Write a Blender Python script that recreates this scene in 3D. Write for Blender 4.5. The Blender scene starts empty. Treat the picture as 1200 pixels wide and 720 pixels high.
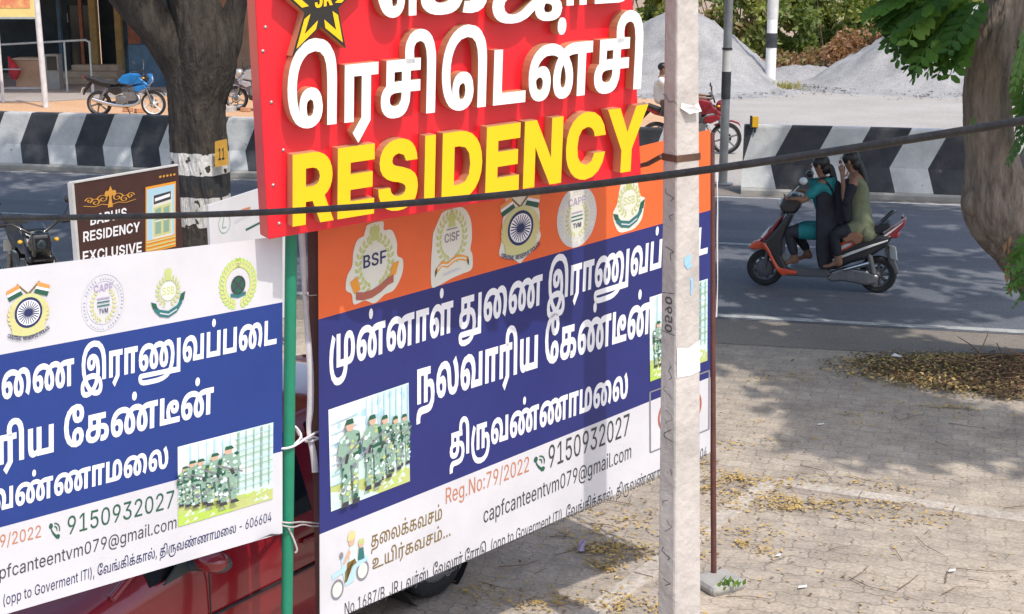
import bpy, bmesh, math, random
import numpy as np
from mathutils import Vector, Matrix, Euler
from mathutils.geometry import delaunay_2d_cdt
R_ = math.radians
scene = bpy.context.scene
col = scene.collection

# ------------------------------------------------------------------ camera
F_PX, CAM_H = 1700.0, 3.5                      # focal length in pixels of a 1200 px wide photo; first floor balcony
PITCH = math.atan(400 / F_PX)
cam_data = bpy.data.cameras.new('camera')
cam_data.sensor_width = 36.0
cam_data.lens = 36.0 * F_PX / 1200.0
cam_data.clip_end = 2000
cam_data.clip_start = 0.05
cam = bpy.data.objects.new('camera', cam_data)
cam.location = (0, 0, CAM_H)
cam.rotation_euler = (math.pi / 2 - PITCH, 0, 0)
col.objects.link(cam)
scene.camera = cam

# ------------------------------------------------------------------ sky and sun
SUN_EL, SUN_ROT = R_(57), R_(146)
world = bpy.data.worlds.new('World')
scene.world = world
world.use_nodes = True
wn = world.node_tree.nodes
bg = wn.get('Background') or wn.new('ShaderNodeBackground')
sky = wn.new('ShaderNodeTexSky')
sky.sky_type = 'NISHITA'
sky.sun_disc = False
sky.sun_elevation = SUN_EL
sky.sun_rotation = SUN_ROT
sky.dust_density = 2.5
world.node_tree.links.new(sky.outputs[0], bg.inputs[0])
bg.inputs[1].default_value = 0.15
SUN_DIR = Vector((math.sin(SUN_ROT) * math.cos(SUN_EL), math.cos(SUN_ROT) * math.cos(SUN_EL), math.sin(SUN_EL)))
sl = bpy.data.lights.new('sun', 'SUN')
sl.energy = 2.05
sl.angle = R_(0.8)
sl.color = (1.0, 0.95, 0.87)
so = bpy.data.objects.new('sun', sl)
so.rotation_euler = (-SUN_DIR).to_track_quat('-Z', 'Y').to_euler()
so.location = (10, -15, 30)
col.objects.link(so)
scene.view_settings.view_transform = 'Standard'
scene.view_settings.look = 'None'
scene.view_settings.gamma = 1
scene.view_settings.use_curve_mapping = False
scene.view_settings.exposure = 0.66

# outlines of the letters used on the signs (font units)
GLYPH_NUMBERS = [
[2,1011,[210,-6,-43,4,-37,10,-32,16,-26,24,-21,28,-15,34,-9,38,-3,44,5,50,13,46,22,40,30,34,36,27,42,20,48,13,52,4,72,-10,32,-11,28,-17,37,-38,13,-26,8,-30,5,-36,2,-44,0,-214,-86,0,0,184,-3,61,-9,51,-21,38,-34,23,-48,7,-60,-10,-28,-14,-24,-18,-20,-24,-16,-30,-10,-37,-4,-43,5,-55,13,-40,18,-27,24,-14,19,2,16,-2,17,0,20,2,14,10,9,31,-7,27,-10,8,-15,4,-25,-10,-6,-12,-3,-18,7,-34,15,-22,-69,3,-12,25,-6,35,3,25,9,22,14,18,20,13,26,9,32,3,34,-3,28,-10,20,-16,14,-20,12,-46,-4,-31,-12,-25,-20,-20,-26,-14,-32,-9]],
[2,945,[152,-6,-38,2,-34,8,-26,13,-20,17,-12,22,-4,28,4,26,13,22,21,18,32,14,44,9,54,3,114,0,50,-2,36,-8,30,-14,28,-28,8,-19,2,-23,-6,-37,-20,-27,-34,-18,-44,-6,-29,2,-30,4,13,58,14,-2,16,-1,28,7,8,10,2,14,-6,18,-16,10,-24,4,-27,2,-124,0,-33,-2,-23,-6,-13,-10,-4,-16,4,-14,10,-10,17,-6,22,-2,33,6,20,20,6,16,2,24,0,103,-71,0,0,-72,-77,-8,0,140,326,0,0,-60,-94,0,0,-99,-2,-32,-6,-26,-24,-37,-21,-16,-26,-11,-31,-6]],
[2,1140,[173,289,39,-2,30,-7,45,-22,31,-32,-27,-7,28,38,39,24,51,8,43,-5,35,-12,27,-20,18,-26,12,-30,3,-32,-3,-38,-11,-30,-17,-24,-23,-19,-45,-21,-54,-10,-66,-2,-118,0,-36,-2,-24,-4,-20,-10,-18,-19,-6,-27,7,-30,21,-21,34,-7,32,4,32,16,38,32,28,24,24,18,48,19,54,5,51,-7,37,-21,22,-30,7,-36,-11,-43,-14,-17,-20,-14,-26,-8,-34,-2,-27,2,-22,5,-31,19,-16,25,-4,26,10,39,26,32,66,-7,-28,-27,-8,-26,8,-23,25,-8,18,4,11,11,2,16,-2,12,-8,11,-16,7,-22,4,-20,-2,-18,-6,-15,-8,-15,-12,-22,-20,-48,-42,-52,-24,-30,-6,-36,-2,-46,4,-36,11,-27,19,-19,24,-10,28,-4,30,3,30,9,24,32,36,39,20,49,10,62,3,106,0,50,2,38,7,28,14,18,24,7,35,-8,38,-21,22,-30,7,-21,-4,-15,-10,-12,-23,-3,-17,-1,-26,0,-44,-86,0,0,39,-4,37,-14,28,-28,18,-43,6,-11,0,-12,-2,-13,-4,-27,-12,-15,-19,-5,-22,7,-23,10,-8,15,-2,24,8,8,22,-6,22,-19,18,-17,4,-23,2,71,26,32,-13,24,-26,8,-37,-6,-34,-19,-26,-33,-17,-44,-5,-34,2,-26,10,-20,15,-14,19,-10,46,5,32,15,28,24,23,32,17,36,10]],
[2,713,[36,0,0,283,312,0,0,-60,-68,0,0,-223,-86,0,0,223,-72,0,0,-223]],
[2,954,[316,289,32,-2,26,-7,22,-11,27,-24,19,-31,10,-36,4,-42,-3,-36,-7,-29,-14,-23,-17,-19,-31,-17,-18,-6,-22,-3,-26,-3,-282,0,0,283,86,0,0,-223,84,0,0,116,2,30,5,23,9,19,14,14,16,12,18,8,22,6],[324,229,-12,-2,-10,-7,-8,-15,-2,-13,0,-132,12,0,22,2,16,5,13,10,9,15,4,19,2,25,-1,26,-3,23,-6,19,-10,14,-12,8],[238,330,-18,2,-14,10,-10,14,-4,18,4,18,10,15,14,9,18,3,19,-3,15,-9,9,-15,3,-18,-3,-18,-9,-14,-15,-10]],
[2,713,[168,-107,-54,51,80,74,0,205,-72,0,0,-223,-86,0,0,283,312,0,0,-60,-68,0,0,-223]],
[2,840,[152,-6,-38,2,-34,8,-26,13,-20,17,-12,22,-4,28,4,26,13,22,21,18,32,14,44,9,54,3,208,0,0,-56,-219,0,-33,-2,-23,-6,-13,-10,-4,-16,4,-14,10,-10,17,-6,22,-2,33,6,20,20,6,16,2,24,0,103,-71,0,0,-72,-77,-8,0,140,326,0,0,-60,-95,0,0,-99,-2,-32,-5,-26,-24,-37,-21,-16,-27,-11,-30,-6]],
[2,318,[-40,426,38,-4,32,-8,28,-14,22,-17,22,-31,16,-47,3,-31,1,-40,0,-234,-86,0,0,216,-2,58,-8,44,-18,32,-20,12,-27,4,-33,-7,-18,-19,-4,-24,4,-28,12,-30,-86,0,-10,28,-3,30,3,28,9,22,31,34,44,20]],
[2,753,[36,0,0,283,86,0,0,-223,246,0,0,-60]],
[2,1395,[140,-6,-34,4,-30,10,-24,18,-18,26,-10,31,-4,38,3,33,9,30,14,26,20,23,26,19,30,16,34,12,38,6,43,3,31,-1,28,-3,50,-13,47,-24,12,-9,34,-29,27,-34,12,-24,8,-26,2,-30,-2,-31,-10,-25,-14,-20,-21,-14,-26,-9,-31,-3,-34,3,-26,10,-22,15,-14,22,-9,24,-3,30,2,26,8,26,11,25,15,22,18,20,20,17,16,12,40,21,24,7,26,5,33,3,39,1,161,0,0,-60,-69,0,0,-223,-86,0,0,223,-18,0,-22,-1,-20,-1,-29,-5,-23,-9,-19,-13,-15,-12,-12,-14,-10,-15,-6,-17,-6,-38,2,-21,6,-14,9,-9,11,-2,10,2,6,4,9,16,3,24,-4,29,-12,27,-20,25,-26,20,-23,13,-25,10,-28,5,-33,1,-39,-2,-32,-10,-26,-14,-21,-19,-14,-21,-7,-24,-2,-11,0,-31,4,-16,6,-12,8,-9,10,-5,12,-2,18,4,10,12,4,18,-2,14,-8,11,-10,7,-14,2,-18,-3,-16,-9,-30,-26,-14,49,22,17,24,14,26,10,30,4,26,-2,22,-8,18,-12,14,-18,9,-22,3,-26,-4,-27,-8,-23,-16,-19,-21,-13,-28,-9],[348,330,-18,2,-14,10,-10,14,-3,18,3,18,10,15,14,9,18,3,19,-3,15,-9,9,-15,3,-18,-3,-18,-9,-14,-15,-10]],
[2,662,[21,0,0,364,153,0,40,-4,34,-12,28,-18,20,-25,13,-31,5,-36,-5,-34,-13,-30,-22,-24,-28,-18,-36,-12,-42,-4,-88,0,0,76,87,0,28,6,18,16,7,24,-7,25,-18,17,-28,6,-50,0,0,-286],[224,0,-80,165,98,0,82,-165]],
[2,627,[21,0,0,364,277,0,0,-82,-181,0,0,-60,167,0,0,-80,-167,0,0,-60,181,0,0,-82]],
[2,678,[170,-6,-46,4,-38,11,-30,18,-22,25,-14,32,-4,36,91,0,9,-26,22,-18,34,-6,30,5,19,12,7,19,-6,16,-20,12,-34,10,-37,6,-47,15,-34,23,-20,30,-7,36,5,33,14,28,22,23,29,17,35,11,42,4,41,-4,35,-10,29,-18,21,-24,14,-30,6,-34,-89,0,-17,32,-39,12,-27,-5,-18,-12,-6,-18,5,-15,19,-12,32,-8,30,-6,53,-16,37,-22,20,-29,7,-39,-5,-34,-13,-30,-22,-23,-30,-17,-38,-10]],
[2,305,[35,0,83,0,0,364,-83,0]],
[2,709,[160,0,-98,0,0,80,94,0,51,11,30,34,9,57,-10,57,-30,34,-52,11,-94,0,0,80,100,0,52,-6,44,-16,38,-28,27,-36,17,-44,6,-52,-6,-52,-17,-44,-27,-36,-36,-28,-46,-16],[117,364,0,-364,-96,0,0,364]],
[2,736,[21,0,0,364,99,0,94,-152,14,-25,19,-33,19,-34,-12,-27,-2,44,-1,47,-1,36,0,144,96,0,0,-364,-98,0,-88,140,-18,30,-22,41,-25,47,19,6,2,-50,1,-44,0,-170]],
[2,729,[187,-6,-47,6,-42,16,-36,27,-28,37,-18,46,-5,56,5,56,18,46,28,37,36,27,42,16,47,6,63,-10,51,-29,35,-45,18,-58,-97,0,-8,25,-15,18,-20,11,-26,4,-44,-12,-26,-36,-10,-56,9,-56,27,-36,44,-12,26,4,20,10,14,19,9,24,97,0,-18,-58,-36,-45,-50,-28]],
[2,722,[136,0,0,126,-136,238,110,0,54,-104,14,-26,12,-26,-14,0,24,52,52,104,108,0,-132,-238,0,-126]],
[2,581,[138,-6,-53,8,-40,24,-25,38,-8,50,0,28,88,0,0,-28,10,-30,27,-10,27,10,10,30,0,250,96,0,0,-252,-9,-50,-26,-38,-41,-22]],
[3,1262,[160,-102,-36,3,-29,8,-45,32,-25,48,-8,57,0,5,6,53,18,48,22,41,46,-26,-28,-59,-10,-61,0,-4,5,-40,15,-33,27,-23,42,-8,44,10,25,26,11,38,57,-3,-8,-36,-14,-28,-21,-21,-26,-15,-32,-9],[313,193,30,-4,24,-10,30,-36,10,-52,-7,-44,-21,-28,-20,-11,-27,-6,-38,-2,-168,0,0,189,58,0,0,-149,55,0,0,78,5,35,15,22,24,13],[318,152,-8,-1,-6,-4,-5,-11,-2,-19,0,-77,8,0,26,5,13,16,5,30,-3,32,-10,22]],
[3,1398,[94,-4,-24,2,-19,8,-16,12,-12,16,-7,21,-3,26,2,22,6,19,10,18,14,16,16,13,20,10,23,8,26,4,28,2,21,-1,19,-2,17,-4,16,-5,32,-16,8,-6,23,-19,17,-22,9,-16,5,-18,2,-20,-2,-21,-6,-17,-10,-13,-14,-9,-17,-6,-21,-2,-23,2,-18,7,-14,10,-10,14,-6,17,-2,19,2,18,5,18,8,16,10,15,12,13,13,11,10,8,28,14,15,5,18,3,22,2,26,1,107,0,0,-41,-45,0,0,-148,-58,0,0,148,-27,0,-13,-1,-20,-4,-14,-5,-13,-9,-10,-8,-9,-9,-6,-10,-4,-12,-4,-24,1,-14,4,-10,6,-5,7,-2,7,1,4,3,6,11,2,15,-3,20,-8,18,-13,16,-18,13,-15,9,-17,6,-19,4,-21,1,-26,-2,-21,-6,-18,-10,-14,-12,-9,-15,-5,-16,-1,-6,0,-21,3,-11,3,-8,5,-5,7,-4,9,-1,11,3,7,7,2,12,-1,10,-5,7,-7,4,-9,2,-12,-2,-11,-6,-20,-17,-9,32,15,12,15,9,18,7,20,2,17,-1,15,-5,13,-9,9,-11,6,-15,2,-17,-3,-18,-6,-16,-10,-12,-14,-9,-19,-6],[233,219,-12,3,-10,6,-7,9,-2,13,2,12,7,9,10,7,12,2,12,-2,10,-7,7,-9,2,-12,-2,-13,-7,-9,-10,-6]],
[3,1398,[94,-4,-43,10,-28,28,-10,47,5,32,13,27,21,22,29,17,36,10,41,4,40,-3,33,-9,32,-16,8,-6,40,-41,12,-25,4,-29,-8,-38,-24,-22,-38,-8,-41,9,-24,24,-8,36,7,36,18,31,25,24,10,8,28,14,33,8,48,3,107,0,0,-41,-45,0,0,-148,-58,0,0,148,-12,0,-28,-1,-20,-4,-14,-5,-13,-9,-19,-17,-10,-22,-4,-24,5,-24,13,-7,11,4,6,11,2,15,-11,38,-31,29,-32,15,-40,5,-47,-8,-32,-22,-14,-31,-1,-6,0,-9,3,-23,8,-13,16,-5,11,3,7,7,2,12,-6,17,-16,6,-23,-8,-20,-17,-9,32,30,21,38,9,25,-3,20,-12,12,-18,5,-25,-9,-34,-24,-21]],
[3,715,[24,0,0,189,209,0,0,-41,-46,0,0,-148,-58,0,0,148,-47,0,0,-148]],
[3,1218,[94,-4,-24,2,-19,8,-16,12,-12,17,-7,21,-3,26,3,26,7,22,11,19,15,16,18,12,20,9,22,5,23,2,18,-1,17,-3,15,-5,14,-7,15,-8,14,-11,-24,-41,-13,13,-15,12,-19,8,-22,2,-18,-2,-16,-7,-14,-11,-10,-14,-6,-19,-2,-21,0,-14,3,-10,3,-8,6,-6,6,-4,9,-1,11,3,7,7,2,12,-1,10,-5,7,-7,4,-9,2,-12,-2,-11,-6,-20,-17,-9,32,15,12,15,9,18,7,20,2,17,-1,15,-5,13,-9,9,-11,6,-15,2,-17,-3,-18,-6,-16,-10,-12,-14,-9,-19,-6],[194,0,0,156,7,2,0,31,199,0,0,-41,-45,0,0,-148,-58,0,0,148,-45,0,0,-148],[203,219,-12,3,-10,6,-7,9,-2,13,2,12,7,9,10,7,12,2,12,-2,10,-7,7,-9,2,-12,-2,-13,-7,-9,-10,-6]],
[3,260],
[3,1258,[102,-4,-48,7,-31,20,-11,33,11,32,15,12,21,10,29,5,36,2,64,0,40,-4,38,-16,27,-29,11,-48,-5,-32,-14,-28,0,-8,-37,-32,-54,-20,-71,-7,-7,0,-57,6,-37,18,-13,31,3,15,9,10,16,7,24,2,294,0,27,-41,-132,0,-19,6,-163,0,-5,-1,-2,-4,12,-9,16,-3,37,0,43,2,33,8,25,15,2,10,10,16,6,17,2,22,-9,35,-25,19,-36,6,-60,0,-22,-1,-15,-4,-9,-7,-2,-10,9,-17,26,-5,21,4,14,13,5,27,0,68,-47,0,0,-47,-52,-6,0,94,219,0,0,-41,-64,0,0,-66,-5,-38,-16,-25,-31,-18],[337,-59,0,248,58,0,0,-248]],
[3,1326,[94,-4,-43,10,-28,28,-10,47,5,32,13,27,21,22,29,17,36,10,41,4,40,-3,34,-9,31,-16,8,-6,41,-41,11,-25,4,-29,-8,-38,-24,-22,-38,-8,-40,9,-25,24,-8,38,5,32,14,29,20,26,9,9,41,23,46,7,35,-4,27,-10,21,-15,14,-20,11,-50,-4,-38,-11,-34,-14,-26,-48,25,13,28,6,41,-7,33,-19,22,-29,7,-25,-4,-21,-14,-16,-17,-11,-24,-4,-28,5,-23,13,-7,11,4,6,11,2,15,-11,38,-30,29,-32,15,-41,5,-47,-8,-32,-22,-14,-31,-1,-5,0,-10,3,-23,8,-13,16,-5,11,3,7,7,2,12,-6,17,-16,6,-23,-8,-20,-17,-9,32,30,21,38,9,25,-3,20,-12,12,-18,5,-25,-9,-34,-24,-21]],
[3,1882,[94,-4,-43,10,-28,28,-10,47,5,32,13,27,21,22,29,17,36,10,41,4,40,-3,33,-9,32,-16,8,-6,40,-41,12,-25,4,-29,-8,-38,-24,-22,-38,-8,-41,9,-24,24,-8,36,6,35,15,29,23,26,9,8,45,23,54,7,36,-3,30,-9,29,-17,9,-8,26,-26,16,-31,6,-35,-8,-38,-24,-22,-38,-8,-41,9,-24,24,-8,36,7,36,18,31,25,24,10,8,28,14,33,8,49,3,107,0,0,-41,-46,0,0,-148,-58,0,0,148,-12,0,-28,-1,-19,-4,-15,-5,-13,-9,-18,-17,-11,-22,-4,-24,5,-24,13,-7,11,4,6,11,2,15,-5,26,-12,24,-20,18,-29,15,-34,4,-36,-5,-28,-14,-18,-18,-12,-22,-4,-27,5,-24,13,-7,11,4,6,11,2,15,-11,38,-31,29,-32,15,-40,5,-47,-8,-32,-22,-14,-31,-1,-6,0,-9,2,-20,9,-15,16,-6,11,2,7,8,2,12,-6,17,-16,6,-23,-8,-20,-17,-9,32,30,21,38,9,25,-3,20,-12,12,-18,5,-25,-9,-34,-24,-21]],
[3,1250,[97,-107,-50,8,-30,23,-10,36,4,25,12,21,43,32,51,15,58,5,46,-3,47,-12,37,-18,26,-27,10,-38,-5,-28,-16,-21,-28,-14,-41,-4,-53,7,-49,21,-37,23,-31,30,-25,35,-26,55,-8,63,11,58,34,51,26,19,33,16,39,9,46,4,75,-10,56,-30,30,-35,17,-46,5,-63,0,-100,-58,0,0,82,-4,57,-11,42,-20,31,-37,23,-54,7,-53,-7,-42,-23,-28,-38,-10,-54,3,-32,8,-29,13,-28,24,-37,32,-29,37,-21,26,-8,28,-3,19,2,13,7,9,21,-10,25,-25,16,-38,11,-42,3,-49,-4,-38,-13,-20,-16,-7,-22,9,-22,12,-6,19,-2,27,3,24,7,37,19,29,29,20,38,7,26,2,29,-3,30,-12,26,-27,15,-4,-1,-8,1,-8,0,-14,-2,-11,-6,-5,-14,5,-14,14,-6,14,5,5,18,-6,22,-15,19,42,1,10,-13,8,-16,3,-17,-7,-30,-21,-20,-37,-7,-33,6,-24,19,-9,32,11,34,30,20,42,7,35,-4,29,-11,22,-16,16,-22,12,-56,-3,-39,-11,-35,-20,-37,-29,-30,-35,-23,-49,-20]],
[3,715,[113,-71,-37,34,53,49,0,136,-47,0,0,-148,-58,0,0,189,209,0,0,-41,-46,0,0,-148]],
[3,2135,[94,-4,-43,10,-28,28,-10,47,5,32,13,27,21,22,29,17,36,10,41,4,40,-3,33,-9,32,-16,8,-6,40,-41,12,-25,4,-29,-8,-38,-24,-22,-38,-8,-41,9,-24,24,-8,36,6,35,15,29,23,26,9,8,45,23,54,7,36,-3,30,-9,29,-17,9,-8,26,-26,16,-31,6,-35,-8,-38,-24,-22,-38,-8,-41,9,-24,24,-8,36,5,34,14,30,22,26,10,10,36,20,48,8,35,-4,28,-11,21,-17,15,-23,12,-58,-11,-63,-29,-47,-4,-17,-62,-32,-69,-18,-78,-8,-85,-2,-98,0,-61,2,-46,9,-29,17,-10,27,3,15,9,10,16,7,24,2,576,0,6,-41,-143,0,-32,6,-396,0,-9,-1,-2,-4,7,-6,22,-4,34,-2,109,0,83,1,70,5,56,10,43,16,1,11,24,28,16,37,7,42,-3,27,-10,23,-17,16,-26,6,-26,-4,-20,-12,-7,-7,-14,-18,-9,-21,-3,-24,5,-24,13,-7,11,4,6,11,2,15,-5,26,-12,24,-20,18,-29,15,-34,4,-36,-5,-28,-14,-18,-18,-12,-22,-4,-27,5,-24,13,-7,11,4,6,11,2,15,-11,38,-31,29,-32,15,-40,5,-47,-8,-32,-22,-14,-31,-1,-6,0,-9,2,-20,9,-15,16,-6,11,2,7,8,2,12,-6,17,-16,6,-23,-8,-20,-17,-9,32,30,21,38,9,25,-3,20,-12,12,-18,5,-25,-9,-34,-24,-21],[629,-59,0,248,59,0,0,-248]],
[3,1174,[94,-4,-43,10,-28,28,-10,47,4,34,13,28,19,21,26,16,65,13,53,-8,37,-21,20,-32,7,-38,-3,-27,-8,-27,63,0,0,149,58,0,0,-189,-180,0,-2,31,10,25,4,31,-8,35,-22,22,-34,8,-37,-9,-24,-27,-8,-38,3,-24,9,-14,15,-5,11,3,7,7,2,12,-6,17,-16,6,-23,-8,-20,-17,-9,32,30,21,38,9,25,-3,20,-12,12,-18,5,-25,-9,-34,-24,-21]],
[3,846,[24,0,0,189,58,0,0,-149,118,0,0,149,58,0,0,-189],[141,219,-12,3,-10,6,-7,9,-2,13,2,12,7,9,10,7,12,2,12,-2,10,-7,7,-9,2,-12,-2,-13,-7,-9,-10,-6]],
[3,846,[24,0,0,189,58,0,0,-149,118,0,0,149,58,0,0,-189]],
[3,754,[24,0,0,189,58,0,0,-149,164,0,0,-40]],
[3,919,[222,122,40,-9,24,-28,8,-42,-10,-49,-27,-31,-26,-13,-33,-7,-40,-2,-39,0,-25,-1,-14,-6,-8,-9,-3,-15,1,-7,0,-7,-57,-3,-1,14,-1,15,7,27,17,19,15,8,20,4,31,2,48,0,36,2,23,5,16,11,10,16,3,25,-4,23,-10,13,-16,5,-16,-3,-13,-7,-3,38,21,9],[24,0,0,189,206,0,0,-41,-45,0,0,-148,-58,0,0,148,-45,0,0,-148]],
[3,1156,[94,-4,-43,10,-28,29,-10,47,10,48,28,35,41,21,49,7,44,-5,32,-17,18,-20,11,-30,5,-42,1,-16,4,-11,6,-9,9,-5,11,-2,16,5,11,15,3,28,-4,31,-11,32,-20,30,48,27,35,-56,10,-60,-9,-47,-30,-33,-22,-9,-29,-3,-32,4,-25,11,-21,25,-9,41,-3,22,-4,20,-8,16,-16,13,-25,4,-37,-9,-25,-26,-10,-39,3,-24,9,-14,15,-5,12,3,7,7,2,12,-6,17,-16,6,-23,-8,-20,-17,-9,32,30,21,38,9,25,-3,20,-12,12,-18,5,-25,-9,-34,-24,-21]],
[3,319,[-27,284,47,-8,33,-21,16,-21,10,-31,3,-47,0,-156,-58,0,0,144,-1,38,-5,30,-13,21,-13,8,-18,3,-22,-5,-11,-12,-4,-17,3,-18,8,-20,-58,0,-6,18,-2,21,8,33,21,23,29,13]],
[3,1058,[125,0,0,189,58,0,0,-149,87,0,0,149,59,0,0,-189],[86,-4,-25,4,-19,12,-10,13,-6,20,-3,27,0,117,59,0,0,-115,1,-20,5,-12,7,-4,9,-2,17,6,11,14,1,-40,-20,-15]],
[3,810,[165,-4,-61,9,-48,28,-31,45,-10,61,11,61,32,46,49,28,62,10,50,-8,32,-22,12,-38,-8,-31,-24,-23,-41,-8,-40,8,-24,22,-8,30,4,23,10,17,50,0,-11,-14,-5,-22,7,-20,15,-5,16,7,4,17,-3,13,-10,11,-21,4,-8,0,-15,-2,-29,-8,-26,-21,-19,-32,-7,-43,7,-45,20,-32,26,-19,30,-7,10,-1,7,0,21,4,10,11,3,14,-5,17,-16,8,-15,-7,-6,-18,5,-23,10,-16,-50,2,-9,17,-4,25,8,29,23,21,40,9,42,-9,24,-24,8,-30,-10,-36,-32,-24]],
[3,947,[102,-4,-48,7,-31,20,-11,33,11,32,15,12,21,10,29,5,36,2,77,0,33,-1,24,-5,20,-9,19,-19,7,-28,-5,-25,-13,-18,-22,-12,-30,-4,-19,1,-20,3,8,39,20,-2,19,5,7,15,-4,12,-11,7,-16,3,-18,1,-83,0,-22,-1,-15,-4,-9,-7,-2,-10,9,-17,26,-5,21,4,14,13,5,27,0,68,-47,0,0,-47,-52,-6,0,94,218,0,0,-41,-62,0,0,-66,-6,-37,-16,-26,-31,-18]],
[3,1882,[94,-4,-24,2,-19,8,-16,12,-12,16,-7,21,-3,26,2,22,6,19,10,18,13,16,17,13,20,10,23,8,26,4,28,2,21,-1,19,-2,17,-4,16,-5,32,-16,8,-6,23,-19,17,-22,9,-16,5,-18,2,-20,-2,-21,-6,-17,-10,-13,-14,-9,-18,-6,-20,-2,-23,2,-18,7,-14,10,-10,14,-6,17,-2,19,2,18,4,17,6,15,9,14,11,14,12,12,9,8,22,13,23,10,25,5,29,2,19,-1,17,-2,30,-9,14,-7,15,-10,9,-8,14,-12,12,-14,9,-15,7,-16,4,-17,2,-18,-2,-21,-6,-17,-10,-13,-14,-9,-17,-6,-21,-2,-23,2,-18,7,-14,10,-10,14,-6,17,-2,19,2,18,5,18,8,16,10,15,12,13,13,11,10,8,28,14,15,5,18,3,22,2,27,1,107,0,0,-41,-46,0,0,-148,-58,0,0,148,-27,0,-13,-1,-19,-4,-15,-5,-13,-9,-10,-8,-8,-9,-7,-10,-4,-12,-4,-24,2,-14,3,-10,6,-5,7,-2,7,1,4,3,6,11,2,15,-1,14,-4,12,-5,13,-7,11,-9,10,-11,8,-14,9,-15,6,-16,3,-18,1,-20,-1,-16,-4,-15,-6,-13,-8,-10,-9,-8,-9,-7,-11,-5,-11,-3,-13,-1,-14,1,-14,4,-10,6,-5,7,-2,7,1,4,3,6,11,2,15,-3,20,-8,18,-13,16,-18,13,-15,9,-17,6,-19,4,-21,1,-26,-2,-21,-6,-18,-10,-14,-12,-9,-15,-5,-16,-1,-6,0,-9,2,-20,3,-8,6,-7,7,-5,9,-1,11,2,7,8,2,12,-1,10,-5,7,-7,4,-9,2,-12,-2,-11,-6,-20,-17,-9,32,15,12,15,9,18,7,20,2,17,-1,15,-5,13,-9,9,-11,6,-15,2,-17,-3,-18,-6,-16,-10,-12,-14,-9,-19,-6],[314,219,-13,3,-10,6,-6,9,-2,13,2,12,6,9,10,7,13,2,12,-2,10,-7,6,-9,2,-12,-2,-13,-6,-9,-10,-6]],
[3,889,[24,0,0,189,58,0,0,-149,209,0,0,-40],[206,162,43,-7,23,-19,7,-26,-4,-19,-11,-15,-19,-9,-25,-3,-31,6,-18,18,-6,25,7,25,17,21,31,-10,-13,-17,-5,-16,2,-9,5,-5,9,-2,11,4,4,9,-7,11,-16,3,-13,0,-10,-2,-17,-10,-10,-15,-3,-19,8,-31,20,-26,-36,-22,-20,23,-15,26,-5,33,4,25,15,26,30,19]],
[3,949,[102,-4,-48,7,-31,20,-11,33,11,32,15,12,21,10,29,5,36,2,62,0,62,-8,24,-10,18,-16,11,-22,4,-29,-11,-41,-27,-28,-29,-12,-38,-7,-46,-3,-34,0,-25,-1,-14,-6,-8,-9,-3,-15,1,-7,0,-7,-57,-3,-1,14,-1,16,6,26,17,19,16,8,20,4,31,2,39,0,41,1,31,6,21,12,10,15,4,20,-5,22,-14,13,-20,7,-24,2,-68,0,-22,-1,-15,-4,-9,-7,-2,-10,9,-17,26,-5,21,4,14,13,5,27,0,68,-47,0,0,-47,-52,-6,0,94,219,0,0,-41,-63,0,0,-66,-6,-37,-16,-26,-31,-18]],
[3,1213,[318,114,40,-10,25,-27,9,-45,-3,-35,-11,-29,-16,-24,-22,-19,-57,-24,-72,-8,-6,0,-58,5,-52,17,-41,31,-27,44,-10,61,0,4,6,51,17,47,22,40,46,-26,-27,-54,-10,-54,0,-7,8,-48,24,-37,42,-24,62,-8,7,0,35,3,30,8,24,13,17,19,11,24,3,29,-3,23,-11,15,-17,5,-14,-4,-15,-9,-3,40,22,9],[125,0,0,189,206,0,0,-41,-45,0,0,-148,-59,0,0,148,-44,0,0,-148]],
[3,956,[211,193,30,-4,24,-10,30,-36,10,-52,-7,-44,-21,-28,-20,-11,-27,-6,-38,-2,-168,0,0,189,58,0,0,-149,55,0,0,78,5,35,15,22,24,13],[216,152,-8,-1,-6,-4,-5,-11,-2,-19,0,-77,8,0,26,5,13,16,5,30,-3,32,-10,22]],
[8,644,[11,0,0,91,31,0,18,-4,10,-10,3,-14,-3,-15,-10,-9,-18,-4,-24,0,0,11,24,0,11,2,6,6,2,9,-2,9,-6,6,-12,2,-18,0,0,-80],[63,0,-22,41,13,0,23,-41]],
[8,584,[38,-2,-17,5,-11,12,-4,19,4,18,11,13,16,4,11,-2,10,-6,6,-10,3,-16,0,-5,-53,0,0,10,47,0,-5,-4,-3,12,-6,8,-10,3,-10,-3,-7,-8,-2,-10,0,-6,2,-13,8,-8,10,-2,8,1,5,3,4,6,11,-3,-6,-9,-9,-6]],
[8,615,[37,-27,-13,2,-9,5,-6,7,9,6,4,-5,6,-4,9,-1,14,4,5,12,0,13,-1,0,-3,-4,-6,-5,-11,-2,-15,4,-10,11,-4,18,4,19,10,12,15,4,11,-2,6,-5,3,-5,1,0,0,11,11,0,0,-70,-4,-14,-11,-8],[37,11,10,3,7,8,2,13,-2,12,-6,9,-11,3,-11,-3,-6,-9,-2,-12,2,-13,6,-8]],
[8,269,[17,-1,-3,1,-3,2,-2,2,0,7,2,3,6,2,6,-2,2,-3,0,-7,-2,-2,-3,-2]],
[8,754,[11,0,0,91,14,0,36,-57,4,-6,5,-8,4,-10,-2,0,0,10,-1,9,0,62,13,0,0,-91,-15,0,-32,51,-5,8,-5,9,-7,13,2,0,0,-13,1,-10,0,-58]],
[8,601,[38,-2,-17,5,-11,12,-4,19,4,18,11,13,17,4,16,-4,11,-13,4,-18,-4,-19,-11,-12],[38,9,11,3,6,9,2,13,-2,12,-6,10,-11,3,-12,-3,-6,-10,-2,-12,2,-13,6,-9]],
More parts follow.
